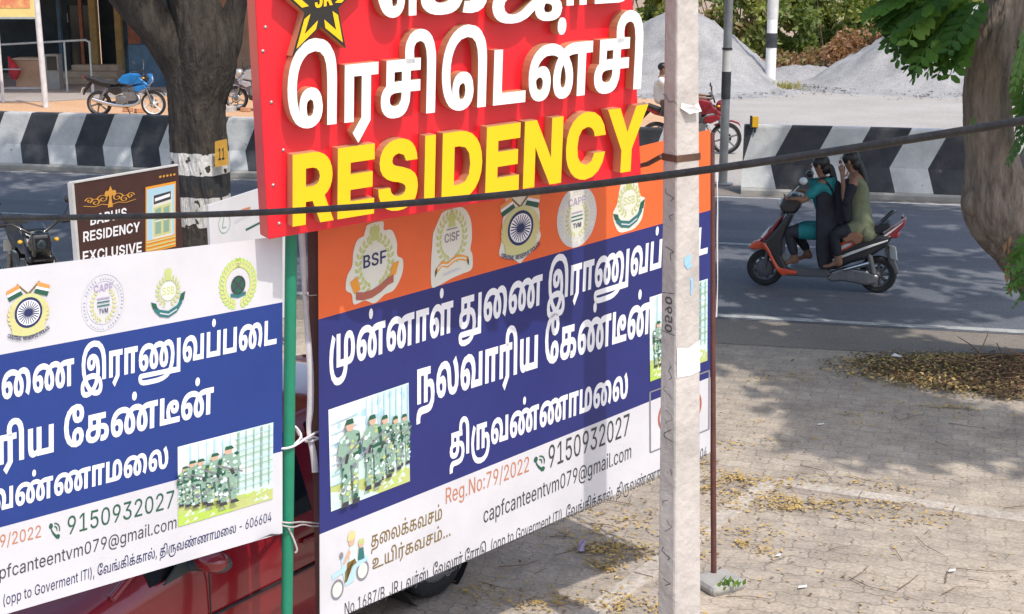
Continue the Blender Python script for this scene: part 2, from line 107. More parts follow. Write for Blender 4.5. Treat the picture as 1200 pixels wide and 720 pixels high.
[8,269,[17,-1,-3,1,-3,2,-2,2,0,7,2,3,6,2,6,-2,2,-3,0,-7,-2,-2,-3,-2],[17,48,-3,1,-3,2,-2,3,0,6,2,3,6,2,6,-2,2,-3,0,-6,-2,-3,-3,-2]],
[8,648,[17,0,40,80,-46,0,0,11,59,0,0,-11,-40,-80]],
[8,648,[46,92,10,-4,4,-2,6,-8,2,-5,1,-5,1,-6,-1,-7,-2,-7,-3,-5,-3,-6,-4,-7,-21,-30,-13,0,31,44,1,0,-6,-6,-3,-2,-4,-1,-8,0,-5,1,-5,2,-4,3,-3,3,-4,8,-1,6,-1,5,2,10,2,5,6,8,5,2,4,2,5,2],[40,82,-4,-1,-5,-2,-6,-6,-2,-5,0,-10,2,-5,3,-4,3,-3,5,-2,9,0,5,2,3,3,3,4,2,5,0,10,-2,5,-6,6,-5,2]],
[8,362,[42,95,-29,-109,-10,0,29,109]],
[8,648,[11,0,0,9,31,32,8,10,3,4,2,4,1,3,1,4,-1,5,-2,4,-2,3,-4,2,-8,2,-5,-1,-4,-1,-6,-6,-1,-4,-1,-5,-11,0,0,5,1,5,2,4,3,4,8,6,4,2,5,1,10,0,5,-1,5,-2,4,-3,6,-6,2,-4,1,-5,0,-9,-2,-5,-1,-3,-2,-4,-6,-8,-5,-5,-4,-5,-20,-21,0,-1,42,0,0,-10]],
[8,648,[40,-1,-17,5,-11,16,-4,25,4,26,11,16,17,5,18,-5,11,-16,4,-26,-4,-25,-11,-16],[40,9,12,5,7,12,2,19,-2,20,-7,13,-12,4,-11,-4,-7,-13,-2,-20,2,-19,7,-12]],
[8,648,[14,0,0,10,56,0,0,-10],[50,91,0,-91,-12,0,0,80,-1,0,-22,-16,0,12,20,15]],
[8,648,[34,-1,-5,1,-8,4,-3,3,-3,4,-2,3,-2,5,0,4,11,0,1,-4,2,-3,3,-3,3,-2,4,-1,5,-1,5,1,4,2,4,3,3,4,2,5,0,10,-2,5,-3,4,-4,3,-5,2,-5,1,-5,0,-4,-1,-4,-2,-3,-2,-11,2,5,45,49,0,0,-11,-38,0,-4,-26,1,0,3,2,4,2,4,1,5,1,6,-1,6,-2,5,-2,4,-4,6,-10,2,-5,0,-12,-2,-6,-2,-4,-3,-5,-3,-3,-10,-6,-5,-1]],
[8,648,[33,-1,-5,1,-4,2,-5,2,-4,3,-3,3,-4,8,0,5,12,0,1,-4,2,-3,3,-3,4,-2,4,-1,5,-1,10,2,4,3,3,3,1,2,1,3,0,8,-2,5,-2,2,-2,3,-3,1,-4,2,-4,1,-13,0,0,9,23,27,-39,0,0,11,55,0,0,-9,-29,-33,0,2,6,1,6,-1,10,-4,3,-4,3,-3,3,-5,1,-4,0,-10,-2,-5,-2,-4,-3,-4,-3,-3,-5,-3,-5,-2,-5,-1]],
[8,572,[38,-2,-17,5,-11,12,-4,19,4,18,11,13,17,4,9,-1,8,-4,6,-6,4,-8,-11,-3,-2,5,-4,4,-4,2,-6,1,-12,-3,-6,-10,-2,-12,2,-13,6,-9,12,-3,6,1,5,2,3,4,3,5,11,-3,-4,-8,-7,-6,-8,-4]],
[8,563,[29,-2,-12,3,-9,7,-3,11,3,10,6,6,8,3,10,2,10,1,6,1,1,4,-1,7,-5,5,-8,1,-8,-1,-5,-4,-4,-5,-11,4,7,9,10,6,11,1,8,-1,9,-3,6,-7,3,-13,0,-45,-11,0,0,9,-1,0,-4,-5,-7,-4],[31,8,10,3,6,6,2,8,0,9,-3,-2,-5,0,-5,-1,-12,-3,-5,-3,-2,-6,2,-6,5,-3]],
[8,613,[10,-26,0,94,11,0,0,-11,1,0,3,5,6,5,11,2,14,-4,11,-12,3,-19,-3,-19,-10,-12,-15,-5,-11,3,-6,5,-3,5,-1,0,0,-37],[40,9,10,3,7,9,2,13,-2,13,-7,9,-10,3,-11,-3,-6,-9,-2,-13,2,-13,6,-9]],
[8,372,[42,68,0,-10,-41,0,0,10],[14,0,0,77,3,10,8,6,9,2,7,0,4,-2,-3,-9,-3,0,-3,1,-8,-3,-2,-7,0,-75]],
[8,593,[21,41,0,-41,-11,0,0,68,10,0,1,-16,-2,0,9,13,14,4,12,-3,8,-8,3,-15,0,-43,-12,0,0,42,-4,12,-11,5,-9,-2,-6,-6]],
[8,330,[37,68,0,-10,-36,0,0,10],[11,84,12,0,0,-66,2,-7,6,-2,3,1,2,0,3,-10,-4,0,-5,-1,-14,5,-5,13]],
[8,565,[29,0,-26,68,13,0,14,-40,4,-12,3,-13,-4,0,4,13,3,12,15,40,12,0,-26,-68]],
[8,878,[10,0,0,68,11,0,0,-15,-1,0,4,9,7,6,9,2,12,-5,6,-12,-2,0,5,9,8,5,10,3,11,-3,7,-8,3,-13,0,-46,-11,0,0,46,-4,10,-10,3,-8,-2,-5,-5,-1,-8,0,-44,-12,0,0,46,-3,10,-10,3,-7,-2,-6,-5,-2,-9,0,-43]],
[8,969,[64,-24,-24,4,-18,10,-11,18,-4,24,4,23,11,18,17,11,24,4,22,-4,16,-11,9,-16,4,-18,-1,-13,-3,-12,-6,-9,-12,-3,-6,1,-7,3,-3,6,-1,0,-5,-7,-12,-3,-13,4,-9,11,-2,16,3,14,9,11,13,3,10,-2,5,-4,1,0,0,5,10,0,0,-40,2,-7,6,-2,7,3,3,9,1,16,-3,15,-7,13,-13,9,-19,3,-18,-3,-14,-10,-9,-14,-3,-20,3,-20,9,-15,14,-9,20,-3,10,1,8,2,6,2,2,-9,-7,-3,-9,-2],[59,12,9,2,6,7,1,12,-1,11,-6,6,-9,2,-8,-3,-6,-7,-1,-9,1,-10,5,-8]],
[8,244,[10,0,0,68,11,0,0,-68],[15,79,-3,1,-2,1,-2,3,0,6,4,4,6,0,3,-2,2,-2,0,-6,-2,-3]],
[8,278,[25,0,-12,4,-3,11,0,76,11,0,0,-73,1,-6,5,-2,4,0,2,-9,-3,-1]],
[8,851,[34,-2,-14,3,-10,7,-4,12,4,11,11,8,22,3,19,0,20,-3,14,-9,5,-18,-3,-14,-10,-10,-9,-5,-13,-2,-16,-1,-13,0,-9,-1,-5,-2,-3,-4,-1,-6,0,-7,-13,0,0,10,2,9,5,7,5,2,6,2,22,0,18,1,11,3,8,5,3,6,2,8,-3,10,-6,5,-9,3,-10,1,-19,0,-10,-1,-7,-2,-4,-4,-1,-5,4,-8,12,-3,9,1,6,6,2,12,0,31,-21,0,0,-21,-12,-2,0,34,69,0,0,-11,-23,0,0,-30,-2,-13,-4,-9,-10,-7]],
[8,1197,[32,-2,-13,4,-9,10,-3,18,5,22,16,14,25,5,12,-1,11,-3,10,-5,4,-3,13,-16,5,-19,-3,-14,-7,-9,-12,-3,-13,4,-7,9,-2,12,2,14,4,11,8,10,4,4,12,7,13,2,20,-5,11,-13,4,-18,-2,-15,-4,-12,-5,-10,-11,7,6,12,3,17,-3,14,-8,9,-12,3,-10,-1,-8,-5,-6,-8,-4,-10,-2,-12,3,-12,7,-4,5,2,3,6,1,7,-4,17,-11,13,-13,6,-15,1,-17,-3,-11,-9,-5,-13,0,-3,-1,-3,2,-12,5,-7,7,-2,6,2,3,4,1,6,-2,9,-8,3,-10,-3,-8,-7,-2,10,10,7,12,3,15,-6,6,-15,-3,-12,-8,-8]],
[8,1044,[32,-2,-13,4,-9,10,-3,18,3,18,9,13,12,7,16,3,13,-2,11,-6,6,-7,3,-11,1,-14,0,-7,2,-7,3,-5,4,-2,6,-1,7,2,5,6,2,13,-2,14,-5,13,-8,11,11,7,13,-21,4,-23,-3,-18,-10,-11,-15,-4,-11,2,-8,5,-6,10,-2,16,-1,9,-2,8,-4,7,-6,4,-9,1,-15,-4,-9,-11,-4,-16,2,-12,5,-7,7,-2,6,2,3,4,1,6,-2,9,-8,3,-10,-3,-8,-7,-2,10,10,7,12,3,15,-6,6,-15,-3,-12,-8,-8]],
[8,852,[34,-2,-8,1,-6,2,-6,3,-4,4,-3,5,-1,7,1,6,3,5,4,5,7,3,10,2,12,1,30,0,5,-1,9,-2,6,-3,3,-4,3,-3,2,-10,-1,-6,-2,-5,-3,-4,-5,-3,-5,-1,-7,-1,-6,0,-7,1,3,10,4,-1,4,0,5,1,4,2,2,3,1,5,-1,4,-1,2,-2,2,-3,2,-14,2,-31,0,-5,-1,-4,-1,-3,-1,-4,-4,-1,-2,0,-3,1,-5,3,-3,5,-2,7,-1,5,0,4,1,6,6,2,5,0,38,-21,0,0,-21,-12,-2,0,34,69,0,0,-11,-23,0,0,-30,-1,-8,-2,-10,-3,-4,-5,-4,-6,-3,-6,-1],[56,84,-4,1,-3,2,-2,3,0,7,2,3,3,2,7,0,3,-2,2,-3,1,-4,-1,-3,-2,-3,-3,-2]],
[8,852,[34,-2,-14,3,-10,7,-4,12,4,11,11,8,22,3,23,0,12,-1,9,-2,6,-3,6,-7,2,-10,-6,-15,-17,-5,-6,0,-7,1,3,10,4,-1,4,0,9,3,3,8,-2,6,-5,4,-14,2,-26,0,-10,-1,-7,-2,-4,-4,-1,-5,4,-8,12,-3,9,1,6,6,2,12,0,31,-21,0,0,-21,-12,-2,0,34,69,0,0,-11,-23,0,0,-30,-2,-13,-4,-9,-11,-7]],
[8,1073,[32,-2,-13,4,-9,10,-3,18,5,23,15,13,20,5,17,-3,12,-8,6,-11,3,-14,-2,-13,-4,-12,31,0,0,60,13,0,0,-70,-57,0,-1,8,5,11,1,15,-3,14,-8,9,-14,3,-15,-4,-9,-11,-4,-16,2,-12,5,-7,7,-2,6,2,3,4,1,6,-2,9,-8,3,-10,-3,-8,-7,-2,10,10,7,12,3,15,-6,6,-15,-3,-12,-8,-8]],
[8,748,[34,-2,-14,3,-10,7,-4,12,4,11,11,8,22,3,45,0,0,-10,-47,0,-10,-1,-7,-2,-4,-4,-1,-5,4,-8,12,-3,9,1,6,6,2,12,0,31,-21,0,0,-21,-12,-2,0,34,69,0,0,-11,-23,0,0,-30,-2,-13,-4,-9,-11,-7]],
[8,881,[74,71,12,-2,4,-3,6,-6,4,-7,2,-9,1,-11,-1,-8,-1,-7,-3,-6,-3,-4,-3,-3,-4,-2,-4,-1,-6,-1,-5,-1,-62,0,0,70,13,0,0,-60,26,0,0,34,1,7,1,6,4,8,12,6],[74,61,-4,-1,-3,-2,-3,-5,0,-43,5,0,7,1,6,1,6,8,1,6,1,8,-1,7,-1,6,-2,6,-3,4,-4,3],[55,84,-3,1,-3,2,-2,3,-1,3,1,4,2,3,3,2,7,0,3,-2,1,-3,1,-4,-2,-6,-3,-2]],
[8,1073,[38,71,23,-4,13,-9,4,-14,-3,-12,-8,-8,-12,-4,-15,-3,-12,-1,-7,-1,-1,-2,1,-2,3,-1,108,0,0,-10,-107,0,-11,2,-5,4,-2,6,2,7,7,5,12,2,10,1,17,3,8,7,2,7,-3,9,-8,6,-12,2,-9,0,-10,-3,-5,-8,3,-7,7,-2,8,2,2,8,-1,8,-5,6,9,2,4,-5,3,-5,2,-7,-6,-14,-16,-5,-11,2,-7,7,-3,10,4,12,11,7]],
[8,985,[45,0,0,70,13,0,0,-60,41,0,0,60,13,0,0,-70],[31,-1,-9,1,-6,4,-3,5,-2,6,0,55,13,0,0,-52,3,-7,3,-1,4,-1,6,2,6,6,0,-12,-6,-5]],
[8,276,[-10,106,14,-3,10,-7,5,-7,3,-11,2,-18,0,-60,-13,0,0,57,-1,16,-2,10,-4,6,-6,5,-8,1,-9,-2,-5,-5,-2,-8,1,-8,3,-8,-14,0,-2,8,-1,8,3,11,6,8,9,5]],
[8,656,[32,-26,-9,7,23,22,0,56,-22,0,0,-59,-13,0,0,70,69,0,0,-11,-20,0,0,-59],[41,84,-3,1,-3,2,-2,3,-1,3,1,4,2,3,3,2,6,0,3,-2,2,-3,1,-4,-1,-3,-2,-3,-3,-2]],
[8,273,[17,-2,-6,3,-3,7,3,7,6,2,6,-2,3,-7,-3,-7]],
[8,648,[35,-1,-5,1,-4,3,-5,3,-3,3,-3,4,-2,5,-1,5,-1,6,1,7,2,7,2,5,8,12,21,31,13,0,-30,-44,-2,0,6,6,3,2,4,1,9,0,4,-2,5,-2,3,-2,4,-3,2,-4,2,-5,1,-4,1,-6,-2,-10,-2,-5,-6,-8,-4,-2,-5,-3,-5,-1],[40,9,5,1,5,2,3,2,3,4,2,5,0,10,-2,5,-3,4,-3,3,-10,2,-4,-1,-5,-1,-3,-3,-3,-4,-2,-4,0,-11,2,-5,3,-4,3,-2,5,-2]],
[8,648,[34,-1,-5,1,-5,2,-4,2,-7,7,-2,4,-1,5,-1,4,1,6,1,5,3,4,4,4,4,3,5,1,0,1,-4,1,-4,3,-3,3,-2,4,-1,4,-1,5,1,4,1,5,2,3,3,4,3,3,8,4,5,1,11,0,4,-1,5,-2,4,-2,3,-3,3,-4,2,-3,1,-5,0,-9,-1,-4,-2,-4,-3,-3,-4,-3,-4,-1,0,-1,5,-1,4,-3,4,-4,3,-4,1,-5,1,-6,0,-4,-2,-5,-2,-4,-7,-7,-4,-2,-5,-2,-6,-1],[40,9,6,1,5,1,4,2,3,3,1,4,1,5,-1,5,-2,4,-3,3,-4,3,-4,1,-6,1,-10,-2,-4,-3,-2,-3,-2,-4,-1,-5,1,-5,1,-4,3,-3,4,-2],[45,52,4,2,3,2,3,3,2,8,-2,8,-3,3,-3,2,-4,1,-5,1,-8,-2,-4,-2,-2,-3,-2,-4,0,-8,2,-4,3,-3,3,-2,4,-2]],
[8,655,[11,0,0,91,32,0,16,-3,9,-9,3,-12,-2,-10,-5,-6,-8,-3,0,-1,9,-3,7,-8,3,-12,-3,-12,-10,-9,-18,-3],[23,11,21,0,15,4,4,9,-2,9,-7,6,-10,2,-21,0],[23,51,19,0,9,2,7,5,2,8,-4,10,-13,4,-20,0]],
[8,269,[6,-22,6,35,13,0,-10,-35]],
[8,269],
[8,572,[33,-1,-19,7,-8,20,0,5,12,0,0,-5,4,-12,11,-5,11,5,5,12,0,65,12,0,0,-65,-8,-20]],
[8,708,[11,0,0,70,13,0,0,-60,62,0,0,-10]],
[8,1325,[32,-2,-7,1,-6,3,-5,4,-4,6,-2,8,-1,10,1,10,2,8,4,7,4,6,6,4,7,3,7,2,8,1,7,0,6,-2,5,-2,4,-3,8,-10,-5,0,2,4,3,5,3,3,4,3,10,2,5,0,4,-1,4,-2,3,-3,3,-4,2,-5,2,-6,0,-24,1,-6,1,-4,3,-4,4,-2,6,-1,3,1,4,1,3,3,2,3,1,6,1,7,-1,8,-1,6,-2,7,-3,6,-8,11,11,7,7,-10,6,-11,3,-11,1,-12,-1,-10,-2,-8,-4,-6,-5,-5,-16,-4,-6,1,-4,1,-5,2,-3,3,-5,6,-2,4,-2,10,0,18,-1,6,0,4,-2,3,-1,2,-2,2,-5,1,-4,-1,-3,-3,-2,-3,-1,-3,0,-4,-1,-5,0,-42,-13,0,0,42,-2,6,-2,4,-2,3,-4,3,-8,2,-12,0,-7,-4,-5,-4,-4,-7,-3,-7,-1,-9,1,-7,1,-5,2,-4,3,-3,3,-1,4,-1,6,2,2,1,1,3,1,2,0,9,-2,4,-4,2,-4,1,-5,-1,-5,-2,-8,-7,-2,10,4,4,6,3,6,2,6,1,6,-1,5,-2,4,-3,3,-4,2,-5,1,-6,-1,-7,-2,-5,-3,-5,-5,-3,-5,-2],[83,84,-4,1,-3,2,-2,3,0,7,2,3,3,2,7,0,3,-2,2,-3,1,-4,-1,-3,-2,-3,-3,-2]],
[8,739,[58,-2,-20,4,-17,10,-11,17,-3,23,4,23,11,17,17,10,21,4,15,-3,10,-7,4,-13,-3,-11,-8,-8,-11,-2,-12,2,-7,8,-3,10,2,10,6,6,9,-1,-4,-7,-1,-7,3,-9,7,-2,7,3,3,8,-2,7,-5,4,-9,2,-3,0,-4,-1,-13,-4,-11,-8,-8,-13,-2,-18,2,-17,7,-13,10,-9,13,-4,4,0,3,-1,9,2,5,5,2,7,-2,9,-8,3,-8,-3,-3,-9,2,-9,4,-7,-10,-1,-5,7,-2,12,2,10,8,8,12,2,12,-2,8,-8,2,-12,-3,-13,-11,-8]],
[8,1674,[4,-20,2,4,3,4,4,2,132,0,0,-10,-127,0,-1,-2,5,-6,16,-2,2,0,16,1,13,4,10,6,3,7,4,6,2,8,13,-1,-1,-7,-3,-6,-3,-7,-13,-11,-18,-8,-23,-2,-2,0,-17,2,-12,6],[207,70,0,-11,-20,0,0,-79,-13,0,0,79,-21,0,0,-79,-13,0,0,90],[32,-2,-13,4,-9,10,-3,18,3,18,9,13,12,7,16,3,13,-2,11,-6,6,-7,3,-11,1,-14,0,-7,2,-7,3,-5,4,-2,6,-1,7,2,5,6,2,13,-2,14,-5,13,-8,11,11,7,13,-21,4,-23,-3,-18,-10,-11,-15,-3,-11,1,-8,5,-6,10,-2,16,-1,9,-2,8,-4,7,-6,4,-9,1,-15,-4,-9,-11,-4,-16,2,-12,5,-7,7,-2,6,2,3,4,1,6,-2,9,-8,3,-10,-3,-8,-7,-2,10,10,7,12,3,15,-6,6,-15,-3,-12,-8,-8]],
[8,656,[32,-26,-9,7,23,22,0,56,-22,0,0,-59,-13,0,0,70,69,0,0,-11,-20,0,0,-59]],
[8,656,[11,0,0,70,69,0,0,-11,-20,0,0,-59,-14,0,0,59,-22,0,0,-59]],
[8,1054,[55,-38,-20,5,-15,13,-9,20,-3,27,0,3,3,26,9,22,13,15,18,9,21,4,19,-3,13,-7,8,-9,5,-11,3,-13,1,-17,0,-46,-13,0,0,41,-1,19,-4,16,-9,12,-9,5,-14,2,-15,-3,-14,-7,-11,-13,-7,-19,-3,-25,3,-26,6,-16,11,-10,13,-3,14,2,8,7,5,11,2,14,-2,14,-5,7,-7,2,-7,-2,-6,-4,0,11,6,4,10,1,12,-3,9,-11,3,-18,-3,-22,-9,-14,-13,-7],[45,0,0,70,13,0,0,-70]],
[8,391,[15,37,1,10,1,11,3,11,3,10,4,9,4,8,11,0,-4,-9,-4,-11,-3,-10,-4,-20,0,-17,1,-8,2,-9,4,-9,3,-9,5,-11,-11,0,-5,9,-4,9,-3,9,-2,9]],
[8,746,[48,-1,-21,5,-15,17,-5,24,5,25,15,16,21,6,13,-2,11,-6,8,-10,5,-12,-13,0,-3,8,-6,6,-7,4,-8,1,-15,-4,-10,-12,-4,-20,4,-19,10,-12,15,-4,14,3,9,9,3,14,-24,0,0,10,36,0,0,-10,-5,-20,-13,-13]],
[8,379,[10,0,0,68,11,0,0,-10,7,8,11,3,5,0,0,-11,-6,0,-9,-2,-6,-5,-2,-9,0,-42]],
[8,232,[9,0,11,0,0,91,-11,0]],
[8,647,[6,80,0,11,69,0,0,-11,-29,0,0,-80,-12,0,0,80]],
[8,391,[7,-17,5,11,4,10,2,8,2,9,2,8,0,17,-4,20,-3,10,-4,11,-4,9,11,0,4,-8,4,-9,3,-10,3,-11,1,-11,1,-10,-2,-18,-2,-9,-4,-9,-3,-9,-5,-9]],
[8,1085,[11,0,0,70,69,0,0,-11,-23,0,0,-18,7,3,4,1,12,0,5,-2,4,-3,3,-4,1,-5,1,-6,-1,-8,-3,-7,20,0,0,-10,-66,0,0,10,32,0,4,6,1,8,-1,5,-2,3,-4,2,-4,1,-7,-2,-6,-3,0,-11,-13,0,0,40,-20,0,0,-59],[97,0,-1,10,16,0,0,60,13,0,0,-70],[68,84,-4,1,-3,2,-2,6,1,4,1,3,3,2,7,0,3,-2,2,-3,1,-4,-1,-3,-2,-3,-3,-2]],
[8,1044,[32,-2,-7,1,-6,3,-5,4,-4,6,-2,8,-1,10,1,10,2,8,4,7,5,6,5,4,7,3,8,2,8,1,6,0,7,-2,6,-2,5,-4,3,-3,3,-4,1,-5,2,-6,0,-6,1,-8,0,-7,2,-7,3,-5,4,-2,6,-1,3,1,4,1,3,3,2,3,1,6,1,7,-1,8,-1,6,-2,7,-3,6,-8,11,11,7,7,-10,6,-11,3,-11,1,-12,-1,-10,-2,-8,-4,-6,-6,-5,-7,-2,-8,-2,-6,1,-5,1,-4,2,-4,3,-3,4,-3,6,-2,7,0,9,-1,9,-2,8,-2,4,-2,3,-3,3,-3,1,-4,1,-13,0,-7,-4,-5,-4,-4,-7,-3,-7,-1,-9,1,-7,1,-5,2,-4,3,-3,3,-1,4,-1,6,2,2,1,1,3,1,2,0,9,-2,4,-4,2,-4,1,-5,-1,-5,-2,-8,-7,-2,10,4,4,6,3,6,2,6,1,6,-1,5,-2,4,-3,3,-4,2,-5,1,-6,-1,-7,-2,-5,-3,-5,-5,-3,-5,-2],[65,84,-3,1,-3,2,-2,3,-1,3,1,4,2,3,3,2,7,0,3,-2,2,-3,0,-7,-2,-3,-3,-2]],
[8,1087,[106,40,13,-3,8,-10,3,-17,-5,-23,-13,-15,-18,-9,-22,-3,-3,0,-23,3,-17,8,-12,13,-7,15,-2,17,0,3,2,19,7,17,8,15,11,-6,-11,-22,-4,-23,0,-2,3,-18,8,-15,15,-10,23,-3,2,0,24,4,15,13,6,22,-2,11,-4,7,-7,2,-7,-1,-6,-4,-1,10,7,4],[46,0,0,70,67,0,0,-11,-21,0,0,-59,-12,0,0,59,-21,0,0,-59]],
[8,1703,[32,-2,-7,1,-6,3,-5,4,-4,6,-2,8,-1,10,0,8,2,7,3,7,5,6,5,4,6,4,8,3,8,1,9,1,12,-1,11,-3,10,-5,5,-4,7,-7,5,-8,3,-9,2,-10,-1,-8,-2,-6,-3,-5,-4,-4,-6,-2,-6,-1,-7,1,-6,3,-4,4,-3,5,-2,6,0,13,1,6,2,6,3,6,8,10,5,4,6,4,7,3,16,2,11,-1,10,-3,8,-5,10,-8,3,-6,3,-5,3,-6,1,-7,1,-6,-1,-8,-2,-6,-3,-5,-4,-4,-6,-2,-6,-1,-7,1,-6,3,-4,4,-3,5,-2,6,0,13,1,6,2,6,3,5,4,5,4,6,6,4,8,4,5,2,6,1,7,0,9,1,38,0,0,-11,-21,0,0,-59,-13,0,0,59,-16,0,-7,-1,-6,-2,-5,-3,-4,-3,-3,-4,-4,-10,-2,-12,1,-7,2,-5,3,-3,3,-1,4,1,2,1,2,3,1,3,1,7,-1,7,-1,6,-2,5,-3,5,-3,4,-4,3,-5,4,-6,2,-12,2,-6,-1,-7,-1,-5,-3,-6,-3,-6,-8,-3,-5,-1,-5,-2,-11,1,-7,2,-5,3,-3,4,-1,3,1,2,1,2,3,1,3,1,7,-1,9,-3,8,-5,7,-6,6,-6,4,-7,2,-7,1,-17,0,-8,-3,-6,-4,-5,-5,-3,-6,-2,-7,0,-3,-1,-3,1,-7,1,-5,2,-4,3,-3,3,-1,4,-1,6,2,2,1,1,3,1,2,0,9,-2,4,-4,2,-4,1,-5,-1,-5,-2,-8,-7,-2,10,4,4,6,3,6,2,6,1,6,-1,5,-2,4,-3,3,-4,2,-5,1,-6,-1,-7,-2,-5,-3,-5,-5,-3,-5,-2],[106,84,-3,1,-3,2,-2,3,0,7,2,3,3,2,7,0,3,-2,2,-3,0,-7,-2,-3,-3,-2]],
[8,1703,[32,-2,-13,4,-9,10,-3,18,5,22,16,14,25,5,12,-1,11,-3,10,-5,5,-4,12,-15,5,-19,-3,-14,-7,-9,-12,-3,-13,4,-7,9,-2,12,1,13,5,12,8,10,5,4,13,7,16,2,11,-1,10,-3,8,-5,5,-4,8,-10,6,-11,2,-13,-3,-14,-7,-9,-12,-3,-13,4,-7,9,-2,12,1,13,5,11,8,11,6,4,8,4,11,3,16,1,38,0,0,-11,-21,0,0,-59,-13,0,0,59,-16,0,-7,-1,-6,-2,-5,-3,-7,-7,-4,-10,-2,-12,3,-12,6,-4,6,2,3,6,1,7,-2,13,-5,10,-7,7,-11,6,-12,2,-13,-2,-11,-6,-6,-8,-4,-10,-2,-11,3,-12,7,-4,5,2,3,6,1,7,-4,17,-11,13,-13,6,-15,1,-17,-3,-11,-9,-5,-13,0,-3,-1,-3,2,-12,5,-7,7,-2,6,2,3,4,1,6,-2,9,-8,3,-10,-3,-8,-7,-2,10,10,7,12,3,15,-6,6,-15,-3,-12,-8,-8]],
[8,881,[74,71,16,-5,10,-13,3,-20,-2,-15,-6,-10,-7,-5,-10,-2,-12,-1,-55,0,0,70,13,0,0,-60,26,0,0,34,2,13,4,8,8,4],[74,61,-4,-1,-3,-2,-3,-5,0,-43,5,0,13,2,6,8,2,14,-2,13,-5,10]],
[8,648,[60,44,0,-10,-40,0,0,10]],
[8,648,[7,18,0,10,36,63,12,0,-35,-61,0,-1,54,0,0,-11],[50,0,0,57,12,0,0,-57]],
[5,653,[12,0,0,146,58,0,27,-5,16,-13,6,-20,-3,-15,-10,-10,-13,-7,15,-5,12,-12,4,-18,-5,-21,-18,-15,-27,-5],[42,25,26,0,18,5,7,13,-3,10,-8,7,-13,3,-27,0],[42,85,25,0,11,2,7,6,3,10,-6,13,-15,5,-25,0]],
[5,733,[3,0,50,146,40,0,51,-146,-34,0,-23,69,-9,30,-9,35,8,0,-10,-35,-8,-30,-23,-69],[35,32,0,24,77,0,0,-24]],
[5,716,[72,-2,-32,6,-21,19,-8,28,0,95,31,0,0,-93,4,-14,10,-11,16,-3,15,3,11,11,3,14,0,93,31,0,0,-95,-8,-28,-21,-19]],
[5,304,[19,88,-3,58,28,0,-3,-58]],
[5,656,[66,-2,-31,5,-20,17,-8,27,30,0,4,-13,10,-8,15,-3,14,3,10,6,3,9,-3,8,-8,6,-14,5,-16,3,-31,15,-10,25,7,24,19,15,29,6,29,-6,19,-16,7,-24,-29,0,-8,15,-18,5,-13,-2,-8,-6,-3,-9,3,-8,8,-6,13,-4,13,-3,19,-6,14,-8,9,-12,3,-15,-7,-24,-20,-16]],
[5,654,[12,0,0,146,58,0,28,-6,18,-17,7,-25,-7,-25,-19,-16,-29,-6,-38,0,0,25,36,0,14,2,9,8,3,12,-3,12,-9,7,-14,3,-24,0,0,-120],[93,0,-34,66,33,0,35,-66]],
[5,609,[12,0,0,146,102,0,0,-27,-72,0,0,-33,66,0,0,-25,-66,0,0,-35,72,0,0,-26]],
[5,280,[14,0,28,0,0,146,-28,0]],
[5,711,[63,0,-38,0,0,26,37,0,23,5,14,16,5,26,-5,26,-14,15,-23,5,-37,0,0,27,39,0,38,-9,24,-25,9,-39,-9,-39,-24,-25],[42,146,0,-146,-30,0,0,146]],
[5,743,[12,0,0,146,33,0,45,-73,6,-11,8,-13,7,-16,-3,-4,-1,16,-1,18,0,83,31,0,0,-146,-33,0,-42,66,-7,13,-9,15,-10,19,5,2,1,-20,1,-17,0,-78]],
[5,733,[76,-2,-35,9,-25,25,-9,41,9,40,25,26,35,9,24,-4,19,-11,14,-16,7,-22,-32,0,-3,10,-7,9,-10,5,-12,1,-20,-5,-13,-17,-4,-25,4,-26,13,-16,20,-6,12,2,9,5,7,8,4,11,32,0,-7,-21,-13,-17,-20,-11]],
[5,712,[56,0,0,54,-53,92,35,0,25,-45,6,-12,6,-14,-6,0,6,14,6,12,23,45,36,0,-53,-92,0,-54]],
[5,720,[3,0,60,86,0,-23,-56,83,36,0,16,-25,6,-10,6,-11,5,-10,-8,0,6,10,6,11,6,10,16,25,35,0,-55,-82,0,22,59,-86,-36,0,-26,39,-4,8,-5,8,4,0,-5,-8,-4,-8,-6,-9,-21,-30]],
[5,562,[12,0,0,146,30,0,0,-120,65,0,0,-26]],
[5,728,[53,0,-50,146,34,0,22,-70,9,-29,10,-35,-8,0,9,35,8,29,22,70,34,0,-50,-146]],
[8,660,[9,0,0,91,35,0,16,-3,10,-8,4,-13,-3,-9,-5,-6,-8,-4,0,-1,9,-3,7,-7,3,-12,-3,-13,-11,-9,-17,-3],[26,14,17,0,13,3,4,9,-2,7,-6,5,-8,2,-18,0],[26,52,16,0,7,2,6,4,2,7,-4,9,-11,3,-16,0]],
[8,651,[41,-1,-18,3,-13,10,-4,15,16,0,3,-8,7,-5,9,-1,9,1,7,5,2,7,-2,6,-6,3,-8,3,-11,3,-17,9,-7,15,4,14,12,10,18,3,17,-3,11,-9,4,-14,-16,0,-5,9,-12,3,-8,-2,-6,-4,-2,-6,3,-6,5,-4,7,-2,9,-2,10,-4,9,-5,6,-7,2,-10,-4,-14,-12,-10]],
[8,588,[9,0,0,91,59,0,0,-14,-42,0,0,-27,38,0,0,-14,-38,0,0,-36]],
[8,737,[48,-1,-22,5,-14,16,-6,25,6,26,15,16,21,5,14,-2,12,-6,8,-10,4,-14,-16,0,-3,8,-5,5,-6,3,-8,1,-13,-3,-9,-11,-3,-18,3,-17,9,-11,13,-3,8,1,6,3,5,5,3,7,16,0,-4,-12,-8,-10,-11,-7]],
[8,250,[9,0,13,0,0,91,-13,0]],
[8,732,[3,0,32,91,21,0,32,-91,-18,0,-16,46,-5,18,-6,21,4,0,-5,-22,-5,-17,-16,-46],[22,22,0,14,48,0,0,-14]],
